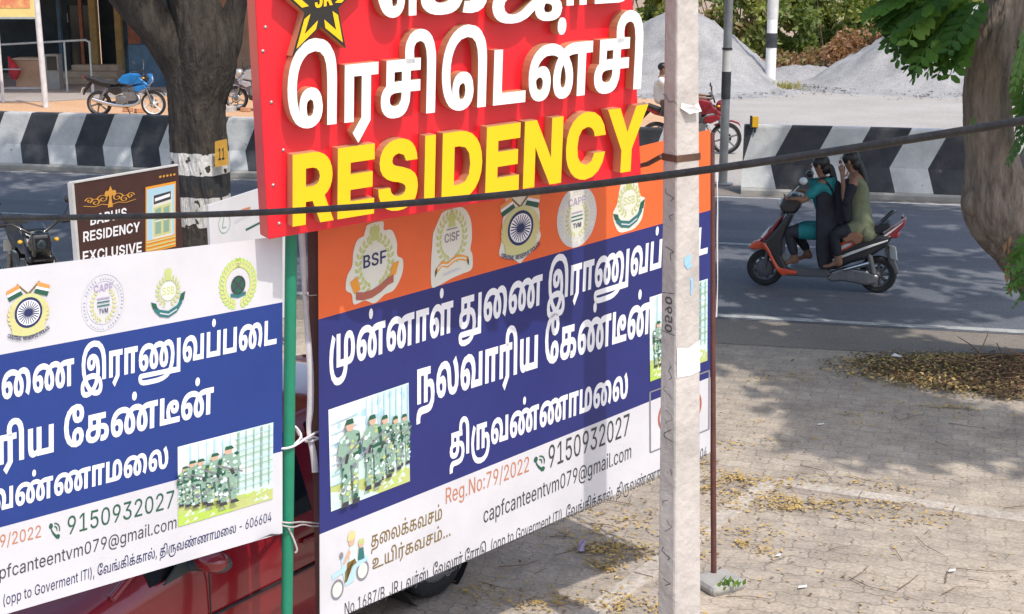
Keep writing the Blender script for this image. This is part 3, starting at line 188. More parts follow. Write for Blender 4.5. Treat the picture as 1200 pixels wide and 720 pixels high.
[8,646,[9,0,0,91,34,0,18,-4,11,-11,3,-15,-3,-16,-11,-11,-18,-4,-23,0,0,14,21,0,10,2,5,6,2,9,-2,8,-5,6,-10,2,-15,0,0,-77]],
[8,606,[9,0,0,91,59,0,0,-14,-42,0,0,-24,39,0,0,-14,-39,0,0,-25,43,0,0,-14]],
[8,760,[9,0,0,91,19,0,31,-49,4,-8,5,-8,4,-11,-2,0,0,10,-1,11,0,55,17,0,0,-91,-19,0,-28,44,-5,9,-5,10,-7,13,3,0,0,-13,1,-11,0,-52]],
[8,662,[5,77,0,14,73,0,0,-14,-28,0,0,-77,-17,0,0,77]],
[8,653,[9,0,0,91,34,0,18,-4,11,-10,3,-15,-3,-15,-11,-10,-18,-4,-24,0,0,14,22,0,10,2,5,5,2,8,-2,8,-5,5,-10,2,-15,0,0,-77],[60,0,-22,41,18,0,23,-41]],
[8,565,[9,0,0,91,17,0,0,-77,40,0,0,-14]],
[8,269],
[8,732,[35,0,-32,91,19,0,15,-47,5,-16,6,-21,-4,0,6,21,5,16,15,47,18,0,-31,-91]],
[8,769,[48,-1,-21,5,-15,16,-6,25,6,26,15,16,21,5,22,-5,14,-16,6,-26,-6,-25,-14,-16],[48,14,13,3,9,11,3,17,-3,18,-9,11,-13,3,-13,-3,-9,-11,-3,-18,3,-17,9,-11]],
[8,924,[9,0,0,91,25,0,17,-46,2,-7,3,-9,4,-18,-4,0,2,8,2,10,2,9,3,7,16,46,26,0,0,-91,-17,0,0,81,2,0,-6,-20,-2,-9,-3,-7,-16,-45,-14,0,-17,45,-2,7,-3,8,-3,10,-3,11,2,0,0,-28,1,-8,0,-45]],
[8,647,[12,0,0,14,60,0,0,-14],[52,91,0,-91,-16,0,0,76,-1,0,-21,-15,0,16,20,14]],
[8,647,[40,-1,-18,5,-12,16,-4,25,4,26,12,16,18,5,19,-5,11,-16,4,-26,-3,-25,-12,-16],[40,13,10,3,6,11,2,18,-2,19,-6,10,-10,4,-9,-4,-6,-10,-2,-19,2,-18,6,-11]],
[8,647,[34,-1,-6,1,-4,2,-5,3,-4,3,-3,3,-2,5,-1,4,-1,5,16,0,1,-4,2,-3,2,-2,3,-2,8,-2,8,2,3,3,3,4,2,4,0,9,-2,5,-6,6,-4,1,-5,1,-4,0,-4,-1,-3,-2,-3,-3,-15,3,4,47,54,0,0,-14,-40,0,-2,-24,3,3,5,2,4,2,6,0,6,-1,5,-1,5,-3,4,-3,4,-5,2,-5,2,-6,0,-12,-4,-10,-3,-4,-4,-4,-4,-3,-6,-2,-5,-2]],
[8,647,[46,92,15,-6,4,-4,3,-4,4,-10,0,-6,-1,-7,-2,-7,-2,-6,-3,-5,-4,-6,-21,-31,-17,0,29,42,4,0,-4,-4,-3,-2,-3,-1,-4,-1,-10,0,-5,1,-4,2,-4,3,-3,3,-3,4,-2,4,-1,5,0,12,1,5,3,5,3,4,8,6,10,4],[40,79,-8,-2,-6,-6,-1,-4,-1,-5,1,-5,1,-4,6,-6,8,-2,5,1,3,1,4,3,2,3,2,4,0,9,-2,5,-2,3,-4,3,-3,1]],
[8,694,[3,0,33,91,14,0,34,-91,-13,0,-19,53,-4,13,-6,20,2,0,-6,-20,-4,-13,-18,-53],[20,25,0,11,47,0,0,-11]]]
RUN_NUMBERS = [
[0],
[1],
[2],
[3],
[4],
[0,5,6,7,0,8,9,6,7],
[10,11,12,13,14,11,15,16,17],
[18,10],
[19,20,21,22,23,24,25,26,27,24,28,29,22,30,31,32,33,26,34],
[28,29,22,30,31,32,33,26,34],
[35,36,31,22,29,37,38,24,39,40,41,42,20],
[39,40,41,42,20],
[43,37,44,31,41,27,22,45,26,36],
[41,27,22,45,26,36],
[46,47,48,49,50,51,52,53,54,55,56,57,56,56],
[54,55,56,57,56,56],
[54,58,59,57,54,60,56,57,56,53],
[61,62,63,64,61,62,65,66,47,47,65,66,67,68,57,53,54,69,48,68,62,70,71,49,61,51,68],
[64,61,62,65,66,47,47,65,66,67,68,57,53,54,69,48,68,62,70,71,49,61,51,68],
[72,73,74,75,76,77,78,79],
[80,81,82,83,76,77,78,79,84,84,84],
[50,51,49,58,85,86,53,55,87,88,89,90,46,89,91,77,83,92,88,89,93,77,94,83,89,93,95,96,97,88,89,98,51,63,63,89,66,51,89,99,51,67,47,100,68,47,65,66,89,101,102,101,103,88,89,93,77,104,76,82,75,76,96,105,88,89,72,82,106,77,107,108,96,109,73,74,89,110,89,85,57,85,85,57,111],
[98,51,63,63,89,66,51,89,99,51,67,47,100,68,47,65,66,89,101,102,101,103,88,89,93,77,104,76,82,75,76,96,105,88,89,72,82,106,77,107,108,96,109,73,74,89,110,89,85,57,85,85,57,111],
[112,113,112,114,115,116],
[117,118,116,119,120,118,121,122,123],
[118,124,122,125,114,116,119,126,118],
[127,128,129],
[130,131,128,129],
[128,128,127],
[130,132,133,129],
[130,134,135,136,137,132,138,139,137,134,128,134,137,140,134,139,133,141,138,131,130,134],
[136,140,142],
[143,143],
[144,145,146,144],
[147,147]]

# ------------------------------------------------------------------ helpers
def srgb(r, g, b):
    return tuple((c / 255 / 12.92) if c / 255 <= 0.04045 else ((c / 255 + 0.055) / 1.055) ** 2.4 for c in (r, g, b))

def mat(name, c, rough=0.6, metal=0.0, var=0.0, scale=6.0, bump=0.0, bscale=None, coat=0.0, c2=None, spec=0.5, chip=None, detail=6.0, bdist=0.02):
    """Principled surface with procedural mottling (c -> c2) and bump."""
    m = bpy.data.materials.new(name)
    m.use_nodes = True
    nt = m.node_tree
    b = nt.nodes['Principled BSDF']
    b.inputs['Roughness'].default_value = rough
    b.inputs['Metallic'].default_value = metal
    b.inputs['Specular IOR Level'].default_value = spec
    if coat: b.inputs['Coat Weight'].default_value = coat; b.inputs['Coat Roughness'].default_value = 0.06
    b.inputs['Base Color'].default_value = (*c, 1)
    tc = None
    if var or c2 or bump:
        tc = nt.nodes.new('ShaderNodeTexCoord')
    if var or c2:
        n = nt.nodes.new('ShaderNodeTexNoise'); n.inputs['Scale'].default_value = scale; n.inputs['Detail'].default_value = detail
        n.inputs['Roughness'].default_value = 0.65
        nt.links.new(tc.outputs['Object'], n.inputs['Vector'])
        r = nt.nodes.new('ShaderNodeValToRGB')
        a = c if c2 else tuple(x * (1 - var) for x in c)
        z = c2 if c2 else tuple(min(1, x * (1 + var)) for x in c)
        r.color_ramp.elements[0].position = 0.33; r.color_ramp.elements[0].color = (*a, 1)
        r.color_ramp.elements[1].position = 0.67; r.color_ramp.elements[1].color = (*z, 1)
        nt.links.new(n.outputs['Fac'], r.inputs[0]); nt.links.new(r.outputs[0], b.inputs['Base Color'])
    if bump:
        n2 = nt.nodes.new('ShaderNodeTexNoise'); n2.inputs['Scale'].default_value = bscale or scale * 4; n2.inputs['Detail'].default_value = 8
        nt.links.new(tc.outputs['Object'], n2.inputs['Vector'])
        bp = nt.nodes.new('ShaderNodeBump'); bp.inputs['Strength'].default_value = bump; bp.inputs['Distance'].default_value = bdist
        nt.links.new(n2.outputs['Fac'], bp.inputs['Height']); nt.links.new(bp.outputs[0], b.inputs['Normal'])
    if chip:   # (threshold, scale, colour): worn spots with a shape of their own
        n3 = nt.nodes.new('ShaderNodeTexNoise'); n3.inputs['Scale'].default_value = chip[1]; n3.inputs['Detail'].default_value = 7; n3.inputs['Roughness'].default_value = 0.7
        nt.links.new(tc.outputs['Object'], n3.inputs['Vector'])
        st = nt.nodes.new('ShaderNodeMapRange'); st.inputs[1].default_value = chip[0]; st.inputs[2].default_value = chip[0] + 0.03; nt.links.new(n3.outputs['Fac'], st.inputs[0])
        mx = nt.nodes.new('ShaderNodeMix'); mx.data_type = 'RGBA'; nt.links.new(st.outputs[0], mx.inputs[0])
        src = b.inputs['Base Color'].links[0].from_socket; nt.links.new(src, mx.inputs[6]); mx.inputs[7].default_value = (*chip[2], 1); nt.links.new(mx.outputs[2], b.inputs['Base Color'])
    return m

def leaf_mat(name, c, c2, rough=0.5):
    m = mat(name, c, rough, c2=c2, scale=1.5)
    nt = m.node_tree; b = nt.nodes['Principled BSDF']; out = nt.nodes['Material Output']
    t = nt.nodes.new('ShaderNodeBsdfTranslucent'); t.inputs[0].default_value = (c2[0] * 1.6, c2[1] * 1.7, c2[2] * .8, 1)
    mx = nt.nodes.new('ShaderNodeMixShader'); mx.inputs[0].default_value = 0.3
    nt.links.new(b.outputs[0], mx.inputs[1]); nt.links.new(t.outputs[0], mx.inputs[2]); nt.links.new(mx.outputs[0], out.inputs[0])
    return m

def ray(px, py):
    r, u = (px - 600) / F_PX, -(py - 360) / F_PX
    c, s = math.cos(PITCH), math.sin(PITCH)
    return Vector((r, c + u * s, -s + u * c))
CAM = Vector((0, 0, CAM_H))
def G(px, py, z=0.0):
    d = ray(px, py); return CAM + d * ((z - CAM_H) / d.z)
def P(px, py, y):
    d = ray(px, py); return CAM + d * (y / d.y)

class MB:
    """collects shapes and links them as ONE mesh object"""
    def __init__(s): s.v = []; s.f = []; s.m = []; s.s = []
    def add(s, vs, fs, mi=0, smooth=False):
        o = len(s.v); s.v += [tuple(v) for v in vs]
        for f in fs: s.f.append(tuple(i + o for i in f)); s.m.append(mi); s.s.append(smooth)
    def box(s, c, size, rot=None, mi=0):
        c = Vector(c); x, y, z = (q / 2 for q in size)
        vs = [Vector((a * x, b * y, d * z)) for a in (-1, 1) for b in (-1, 1) for d in (-1, 1)]
        if rot is not None: vs = [rot @ v for v in vs]
        s.add([c + v for v in vs], [(0, 1, 3, 2), (4, 6, 7, 5), (0, 4, 5, 1), (2, 3, 7, 6), (0, 2, 6, 4), (1, 5, 7, 3)], mi)
        return s
    def tube(s, pts, rads, n=10, mi=0, caps=True, jitter=0, rnd=None, flat=1.0):
        pts = [Vector(p) for p in pts]
        if not hasattr(rads, '__len__'): rads = [rads] * len(pts)
        rings = []; prev = None
        for i, p in enumerate(pts):
            t = (pts[min(i + 1, len(pts) - 1)] - pts[max(i - 1, 0)]).normalized()
            if prev is None: a = t.orthogonal().normalized()
            else:
                a = prev - t * prev.dot(t)
                a = a.normalized() if a.length > 1e-6 else t.orthogonal().normalized()
            prev = a; b = t.cross(a)
            ring = []
            for k in range(n):
                w = 2 * math.pi * k / n; r = rads[i] * (1 + (rnd.uniform(-jitter, jitter) if rnd else 0))
                ring.append(p + a * (math.cos(w) * r) + b * (math.sin(w) * r * flat))
            rings.append(ring)
        vs = [v for r in rings for v in r]; fs = []
        for i in range(len(pts) - 1):
            for k in range(n): fs.append((i * n + k, i * n + (k + 1) % n, (i + 1) * n + (k + 1) % n, (i + 1) * n + k))
        s.add(vs, fs, mi, True)
        if caps:
            s.add(rings[0], [tuple(range(n))[::-1]], mi); s.add(rings[-1], [tuple(range(n))], mi)
        return s
    def lathe(s, c, axis, prof, n=24, mi=0, caps=False):
        """prof: list of (radius, offset along axis)"""
        c = Vector(c); t = Vector(axis).normalized(); a = t.orthogonal().normalized(); b = t.cross(a)
        vs = []
        for r, h in prof:
            for k in range(n):
                w = 2 * math.pi * k / n; vs.append(c + t * h + (a * math.cos(w) + b * math.sin(w)) * r)
        fs = [(i * n + k, i * n + (k + 1) % n, (i + 1) * n + (k + 1) % n, (i + 1) * n + k) for i in range(len(prof) - 1) for k in range(n)]
        s.add(vs, fs, mi, True)
        if caps:
            s.add(vs[:n], [tuple(range(n))[::-1]], mi); s.add(vs[-n:], [tuple(range(n))], mi)
        return s
    def ell(s, c, r, rot=None, n=14, m=9, mi=0):
        c = Vector(c); vs = []
        for i in range(m + 1):
            ph = math.pi * i / m
            for k in range(n):
                w = 2 * math.pi * k / n
                v = Vector((r[0] * math.sin(ph) * math.cos(w), r[1] * math.sin(ph) * math.sin(w), r[2] * math.cos(ph)))
                vs.append(c + (rot @ v if rot is not None else v))
        fs = [(i * n + k, (i + 1) * n + k, (i + 1) * n + (k + 1) % n, i * n + (k + 1) % n) for i in range(m) for k in range(n)]
        s.add(vs, fs, mi, True); return s
    def prism(s, poly, fn, d0, d1, mi=0, side=None):
        """poly: 2D outline (ccw or cw), fn(u,v,d)->point; closed solid between depths d0 and d1"""
        n = len(poly)
        a = [fn(u, v, d0) for u, v in poly]; b = [fn(u, v, d1) for u, v in poly]
        s.add(a + b, [tuple(range(n)), tuple(range(2 * n - 1, n - 1, -1))], mi)
        s.add(a + b, [(k, (k + 1) % n, n + (k + 1) % n, n + k) for k in range(n)], mi if side is None else side)
        return s
    def build(s, name, mats, parent=None, bevel=0.0, seg=2, recalc=True):
        me = bpy.data.meshes.new(name)
        me.from_pydata(s.v, [], s.f)
        if not isinstance(mats, (list, tuple)): mats = [mats]
        for m in mats: me.materials.append(m)
        me.polygons.foreach_set('material_index', s.m); me.polygons.foreach_set('use_smooth', s.s)
        if recalc or bevel:
            bm = bmesh.new(); bm.from_mesh(me)
            if bevel: bmesh.ops.remove_doubles(bm, verts=bm.verts, dist=1e-5)
            bmesh.ops.recalc_face_normals(bm, faces=bm.faces)
            bm.to_mesh(me); bm.free()
        me.update()
        o = bpy.data.objects.new(name, me); col.objects.link(o)
        if parent is not None: attach(o, parent)
        if bevel:
            b = o.modifiers.new('bevel', 'BEVEL'); b.width = bevel; b.segments = seg; b.limit_method = 'ANGLE'; b.angle_limit = R_(35)
        return o

def attach(o, parent):
    """the mesh was made in world coordinates unless its thing is a 'local' one"""
    o.parent = parent
    root = parent
    if root.get('_local'): return
    if root.type == 'EMPTY': o.location = -Vector(root.location)

def thing(name, label, cat, loc=(0, 0, 0), rz=0.0, group=None, local=False, rot=None):
    o = bpy.data.objects.new(name, None); col.objects.link(o)
    o.empty_display_size = 0.1
    o.location = loc; o.rotation_euler = rot if rot else (0, 0, rz)
    tag(o, label, cat, group)
    if local: o['_local'] = 1
    return o
def tag(o, label=None, cat=None, group=None, kind=None):
    if label: o['label'] = label
    if cat: o['category'] = cat
    if group: o['group'] = group
    if kind: o['kind'] = kind
    return o
def interp(xs, tab):
    return np.interp(xs, [t[0] for t in tab], [t[1] for t in tab])
def smooth_path(pts, n=4):
    """Catmull-Rom through tuples of any length"""
    out = []; p = [np.array(q, float) for q in pts]
    for i in range(len(p) - 1):
        a, b, c, d = p[max(i - 1, 0)], p[i], p[i + 1], p[min(i + 2, len(p) - 1)]
        for k in range(n):
            t = k / n
            out.append(0.5 * (2 * b + (c - a) * t + (2 * a - 5 * b + 4 * c - d) * t * t + (3 * b - a - 3 * c + d) * t ** 3))
    out.append(p[-1]); return out

# ------------------------------------------------------------------ vertical panel plane, seen through the photo
class Panel:
    def __init__(s, a, b):
        s.o = Vector((a[0], a[1], 0)); d = Vector((b[0] - a[0], b[1] - a[1], 0)); s.len = d.length
        s.e = d.normalized(); s.n = Vector((s.e.y, -s.e.x, 0))
        if s.n.y > 0: s.n = -s.n
    def uv(s, px, py, off=0.0):
        d = ray(px, py); o = s.o + s.n * off
        t = (o - CAM).dot(s.n) / d.dot(s.n); p = CAM + d * t
        return ((p - s.o).dot(s.e), p.z)
    def at(s, u, z, off=0.0):
        p = s.o + s.e * u + s.n * off; return Vector((p.x, p.y, z))

RUN_KEYS = [('TB', 'ெ'), ('TB', 'க'), ('TB', 'ஜ'), ('TB', 'ா'), ('TB', 'ம்'), ('TB', 'ரெசிடென்சி'), ('IB', 'RESIDENCY'), ('IB', 'JR'),
    ('TM', 'முன்னாள் துணை இராணுவப்படை'), ('TM', 'இராணுவப்படை'), ('TM', 'நலவாரிய கேண்டீன்'), ('TM', 'கேண்டீன்'), ('TM', 'திருவண்ணாமலை'), ('TM', 'ண்ணாமலை'),
    ('IR', 'Reg.No:79/2022'), ('IR', '9/2022'), ('IR', '9150932027'), ('IR', 'capfcanteentvm079@gmail.com'), ('IR', 'fcanteentvm079@gmail.com'),
    ('TR', 'தலைக்கவசம்'), ('TR', 'உயிர்கவசம்...'), ('MR', 'No.1687/B, JR டவர்ஸ், வேலூர் ரோடு, (opp to Goverment ITI), வேங்கிக்கால், திருவண்ணாமலை - 606604'),
    ('MR', '(opp to Goverment ITI), வேங்கிக்கால், திருவண்ணாமலை - 606604'),
    ('IM', "BABU'S"), ('IM', 'RESIDENCY'), ('IM', 'EXCLUSIVE'), ('IS', 'BSF'), ('IS', 'CISF'), ('IS', 'SSB'), ('IS', 'CAPF'), ('IS', 'CENTRAL RESERVE POLICE'), ('IS', 'TVM'), ('IS', '11'), ('IS', '0590')]
RUN = dict(zip((s + '|' + t for s, t in RUN_KEYS), RUN_NUMBERS))
def glyph_outline(rec):
    """record: grid step, advance, then contours as successive steps -> advance, contours in font units"""
    out = []
    for c in rec[2:]:
        x = y = 0; q = []
        for i in range(0, len(c), 2):
            x += c[i]; y += c[i + 1]; q += [x * rec[0], y * rec[0]]
        out.append(q)
    return [rec[1], out]
GLY = [glyph_outline(r) for r in GLYPH_NUMBERS]
_fill = {}
def fill(key, contours):
    """triangulate (non-zero winding) -> verts, tris, boundary edges"""
    if key in _fill: return _fill[key]
    pts = []; edges = []
    for c in contours:
        o = len(pts); q = list(zip(c[0::2], c[1::2])); pts += q
        edges += [(o + i, o + (i + 1) % len(q)) for i in range(len(q))]
    seg = np.array([(*pts[a], *pts[b]) for a, b in edges], float)
    vs, es, fs, _, _, _ = delaunay_2d_cdt([Vector(p) for p in pts], edges, [], 0, 1e-4)
    tris = []
    for f in fs:
        cx = sum(vs[i].x for i in f) / 3; cy = sum(vs[i].y for i in f) / 3
        y0, y1 = seg[:, 1], seg[:, 3]
        up = (y0 <= cy) & (y1 > cy); dn = (y1 <= cy) & (y0 > cy)
        with np.errstate(all='ignore'):
            xx = seg[:, 0] + (cy - y0) / (y1 - y0) * (seg[:, 2] - seg[:, 0])
        w = int((up & (xx > cx)).sum()) - int((dn & (xx > cx)).sum())
        if w: tris.append(tuple(f))
    cnt = {}
    for f in tris:
        for i in range(3):
            a, b = f[i], f[(i + 1) % 3]; cnt[(min(a, b), max(a, b))] = cnt.get((min(a, b), max(a, b)), 0) + 1
    bd = [e for e, c in cnt.items() if c == 1]
    _fill[key] = ([(v.x, v.y) for v in vs], tris, bd); return _fill[key]
def run_glyphs(style, txt):
    x = 0; out = []
    for k in RUN[style + '|' + txt]:
        a, c = GLY[k]; out.append((x, k, c)); x += a
    return out, x
def extent(gl):
    xs = [x + v for x, k, c in gl for q in c for v in q[0::2]]
    return min(xs), max(xs)
def text_mesh(mb, gl, fn, mi=0, depth=None, mi_side=0):
    """fn(x,y,d) maps font units to space"""
    for x, k, c in gl:
        if not c: continue
        vs, tr, bd = fill(k, c)
        n = len(vs)
        front = [fn(x + a, b, 0) for a, b in vs]
        mb.add(front, tr, mi)
        if depth:
            back = [fn(x + a, b, depth) for a, b in vs]
            mb.add(front + back, [(a, b, n + b, n + a) for a, b in bd], mi_side)
def text(panel, style, txt, bl, br, h, href, off, mats, name, parent, anchor=None, depth=None):
    """lettering whose baseline runs bl->br (photo pixels) and whose letters are h pixels tall at its left end"""
    gl, W = run_glyphs(style, txt)
    sub = gl
    if anchor:
        na = len(RUN[style + '|' + anchor]); sub = gl[len(gl) - na:]
    x0, x1 = extent(sub)
    a = Vector(panel.uv(*bl, off)); b = Vector(panel.uv(*br, off)); t = Vector(panel.uv(bl[0], bl[1] - h, off))
    e1 = (b - a) / (x1 - x0); e2 = (t - a) / href
    mb = MB()
    def fn(x, y, d):
        q = a + e1 * (x - x0) + e2 * y
        return panel.at(q.x, q.y, off - d)
    text_mesh(mb, gl, fn, 0, depth, 1)
    return mb.build(name, mats, parent, recalc=bool(depth))
# ================================================================== SETTING
rnd = random.Random(7)
RE = Vector((0.9736, -0.2283, 0)); RN = Vector((0.2283, 0.9736, 0)); RO = Vector((0, 14.95, 0))
def road(t, w, z=0.0):
    p = RO + RE * t + RN * w; return Vector((p.x, p.y, z))
ROAD_RZ = math.atan2(RE.y, RE.x)

def ground_mat(name, c1, c2, c3=None, scale=1.2, bump=0.3, bs=60, rough=0.9, fine=0.25, streak=None):
    m = bpy.data.materials.new(name); m.use_nodes = True; nt = m.node_tree; b = nt.nodes['Principled BSDF']
    b.inputs['Roughness'].default_value = rough
    tc = nt.nodes.new('ShaderNodeTexCoord')
    n = nt.nodes.new('ShaderNodeTexNoise'); n.inputs['Scale'].default_value = scale; n.inputs['Detail'].default_value = 9; n.inputs['Roughness'].default_value = 0.68
    nt.links.new(tc.outputs['Object'], n.inputs['Vector'])
    if streak:
        mp = nt.nodes.new('ShaderNodeMapping'); mp.inputs['Rotation'].default_value = (0, 0, -ROAD_RZ); mp.inputs['Scale'].default_value = (streak, 1, 1)
        m2 = nt.nodes.new('ShaderNodeVectorMath'); m2.operation = 'MULTIPLY'; m2.inputs[1].default_value = (streak, 1, 1)
        mp.inputs['Scale'].default_value = (1, 1, 1); nt.links.new(tc.outputs['Object'], mp.inputs[0]); nt.links.new(mp.outputs[0], m2.inputs[0]); nt.links.new(m2.outputs[0], n.inputs['Vector'])
    r = nt.nodes.new('ShaderNodeValToRGB')
    r.color_ramp.elements[0].position = 0.3; r.color_ramp.elements[0].color = (*c1, 1)
    r.color_ramp.elements[1].position = 0.7; r.color_ramp.elements[1].color = (*(c3 or c2), 1)
    if c3: e = r.color_ramp.elements.new(0.5); e.color = (*c2, 1)
    nt.links.new(n.outputs['Fac'], r.inputs[0])
    f = nt.nodes.new('ShaderNodeTexNoise'); f.inputs['Scale'].default_value = bs; f.inputs['Detail'].default_value = 4
    nt.links.new(tc.outputs['Object'], f.inputs['Vector'])
    mr = nt.nodes.new('ShaderNodeMapRange'); mr.inputs[1].default_value = 0.3; mr.inputs[2].default_value = 0.7; mr.inputs[3].default_value = 1 - fine; mr.inputs[4].default_value = 1 + fine
    nt.links.new(f.outputs['Fac'], mr.inputs[0])
    mx = nt.nodes.new('ShaderNodeVectorMath'); mx.operation = 'SCALE'
    nt.links.new(r.outputs[0], mx.inputs[0]); nt.links.new(mr.outputs[0], mx.inputs['Scale']); nt.links.new(mx.outputs[0], b.inputs['Base Color'])
    bp = nt.nodes.new('ShaderNodeBump'); bp.inputs['Strength'].default_value = bump; bp.inputs['Distance'].default_value = 0.015
    nt.links.new(f.outputs['Fac'], bp.inputs['Height']); nt.links.new(bp.outputs[0], b.inputs['Normal'])
    return m

def sheet(name, pts, m, kind='structure'):
    mb = MB(); mb.add(pts, [tuple(range(len(pts)))]); o = mb.build(name, m); o['kind'] = kind; return o

# paver surface: interlocking blocks, worn joints, dust
def paver_mat():
    m = bpy.data.materials.new('concrete_pavers'); m.use_nodes = True; nt = m.node_tree; b = nt.nodes['Principled BSDF']; L = nt.links.new
    b.inputs['Roughness'].default_value = 0.88
    tc = nt.nodes.new('ShaderNodeTexCoord'); mp = nt.nodes.new('ShaderNodeMapping'); mp.inputs['Rotation'].default_value = (0, 0, -ROAD_RZ + R_(4))
    L(tc.outputs['Object'], mp.inputs[0])
    # zigzag block edges: shift the coordinates by a triangle wave
    sx = nt.nodes.new('ShaderNodeSeparateXYZ'); L(mp.outputs[0], sx.inputs[0])
    def tri(src, period, amp):
        a = nt.nodes.new('ShaderNodeMath'); a.operation = 'PINGPONG'; a.inputs[1].default_value = period; L(src, a.inputs[0])
        c = nt.nodes.new('ShaderNodeMath'); c.operation = 'MULTIPLY'; c.inputs[1].default_value = amp; L(a.outputs[0], c.inputs[0]); return c.outputs[0]
    wob = nt.nodes.new('ShaderNodeTexNoise'); wob.inputs['Scale'].default_value = 2.2; L(mp.outputs[0], wob.inputs['Vector'])
    wv = nt.nodes.new('ShaderNodeVectorMath'); wv.operation = 'SCALE'; wv.inputs['Scale'].default_value = 0.035; L(wob.outputs['Color'], wv.inputs[0])
    ay = nt.nodes.new('ShaderNodeMath'); L(sx.outputs['Y'], ay.inputs[0]); L(tri(sx.outputs['X'], 0.0575, 0.42), ay.inputs[1])
    ax = nt.nodes.new('ShaderNodeMath'); L(sx.outputs['X'], ax.inputs[0]); L(tri(sx.outputs['Y'], 0.0345, 0.42), ax.inputs[1])
    cb = nt.nodes.new('ShaderNodeCombineXYZ'); L(ax.outputs[0], cb.inputs[0]); L(ay.outputs[0], cb.inputs[1])
    ad = nt.nodes.new('ShaderNodeVectorMath'); L(cb.outputs[0], ad.inputs[0]); L(wv.outputs[0], ad.inputs[1])
    br = nt.nodes.new('ShaderNodeTexBrick'); br.inputs['Scale'].default_value = 1.0
    br.inputs['Brick Width'].default_value = 0.23; br.inputs['Row Height'].default_value = 0.138; br.inputs['Mortar Size'].default_value = 0.0055
    br.inputs['Mortar Smooth'].default_value = 0.35; br.inputs['Bias'].default_value = 0.0
    br.inputs['Color1'].default_value = (0.43, 0.365, 0.295, 1); br.inputs['Color2'].default_value = (0.36, 0.305, 0.25, 1); br.inputs['Mortar'].default_value = (0.255, 0.21, 0.17, 1)
    L(ad.outputs[0], br.inputs['Vector'])
    n = nt.nodes.new('ShaderNodeTexNoise'); n.inputs['Scale'].default_value = 0.8; n.inputs['Detail'].default_value = 10; n.inputs['Roughness'].default_value = 0.7; L(tc.outputs['Object'], n.inputs['Vector'])
    r = nt.nodes.new('ShaderNodeValToRGB'); r.color_ramp.elements[0].position = 0.38; r.color_ramp.elements[0].color = (0, 0, 0, 1); r.color_ramp.elements[1].position = 0.64; r.color_ramp.elements[1].color = (0.85, 0.85, 0.85, 1)
    L(n.outputs['Fac'], r.inputs[0])
    mx = nt.nodes.new('ShaderNodeMix'); mx.data_type = 'RGBA'; L(r.outputs[0], mx.inputs[0]); L(br.outputs['Color'], mx.inputs[6]); mx.inputs[7].default_value = (0.45, 0.375, 0.295, 1)
    st_ = nt.nodes.new('ShaderNodeTexNoise'); st_.inputs['Scale'].default_value = 2.7; st_.inputs['Detail'].default_value = 7; st_.inputs['Roughness'].default_value = 0.72; L(tc.outputs['Object'], st_.inputs['Vector'])
    sr = nt.nodes.new('ShaderNodeMapRange'); sr.inputs[1].default_value = 0.36; sr.inputs[2].default_value = 0.62; sr.inputs[3].default_value = 0.70; sr.inputs[4].default_value = 1.10; L(st_.outputs['Fac'], sr.inputs[0])
    f = nt.nodes.new('ShaderNodeTexNoise'); f.inputs['Scale'].default_value = 45; f.inputs['Detail'].default_value = 5; L(tc.outputs['Object'], f.inputs['Vector'])
    mr = nt.nodes.new('ShaderNodeMapRange'); mr.inputs[1].default_value = 0.3; mr.inputs[2].default_value = 0.7; mr.inputs[3].default_value = 0.78; mr.inputs[4].default_value = 1.2; L(f.outputs['Fac'], mr.inputs[0])
    sc = nt.nodes.new('ShaderNodeVectorMath'); sc.operation = 'SCALE'; L(mx.outputs[2], sc.inputs[0]); L(mr.outputs[0], sc.inputs['Scale']); s2 = nt.nodes.new('ShaderNodeVectorMath'); s2.operation = 'SCALE'; L(sc.outputs[0], s2.inputs[0]); L(sr.outputs[0], s2.inputs['Scale']); L(s2.outputs[0], b.inputs['Base Color'])
    h = nt.nodes.new('ShaderNodeMath'); h.operation = 'MULTIPLY'; h.inputs[1].default_value = -1; L(br.outputs['Fac'], h.inputs[0])
    h2 = nt.nodes.new('ShaderNodeMath'); h2.operation = 'MULTIPLY_ADD'; L(f.outputs['Fac'], h2.inputs[0]); h2.inputs[1].default_value = 0.35; L(h.outputs[0], h2.inputs[2])
    bp = nt.nodes.new('ShaderNodeBump'); bp.inputs['Strength'].default_value = 0.6; bp.inputs['Distance'].default_value = 0.008; L(h2.outputs[0], bp.inputs['Height']); L(bp.outputs[0], b.inputs['Normal'])
    return m

M = {}
M['earth'] = ground_mat('dry_earth', (0.30, 0.21, 0.14), (0.40, 0.30, 0.21), scale=0.6)
M['paver'] = paver_mat()
M['asphalt'] = ground_mat('asphalt', (0.092, 0.098, 0.115), (0.130, 0.137, 0.157), (0.180, 0.182, 0.196), scale=0.9, bs=70, fine=0.3, rough=0.85, streak=0.12)
M['dusty'] = ground_mat('dusty_shoulder', (0.20, 0.17, 0.145), (0.27, 0.23, 0.19), scale=1.1, bs=50)
M['line'] = ground_mat('worn_road_paint', (0.14, 0.14, 0.145), (0.40, 0.40, 0.39), (0.52, 0.52, 0.51), scale=5, bs=90)
M['dust_pale'] = ground_mat('stone_dust', (0.33, 0.30, 0.27), (0.42, 0.39, 0.355), scale=0.5, bs=14, fine=0.14)
M['kerbstone'] = ground_mat('flush_kerb_concrete', (0.36, 0.31, 0.26), (0.53, 0.465, 0.395), scale=3.5, bs=40)
M['gravel'] = ground_mat('crushed_stone', (0.22, 0.215, 0.215), (0.30, 0.295, 0.29), (0.37, 0.36, 0.35), scale=1.3, bs=34, fine=0.3, bump=0.8)
M['orange_dirt'] = ground_mat('orange_dirt', (0.50, 0.29, 0.15), (0.60, 0.38, 0.23), scale=1.0, bs=20)
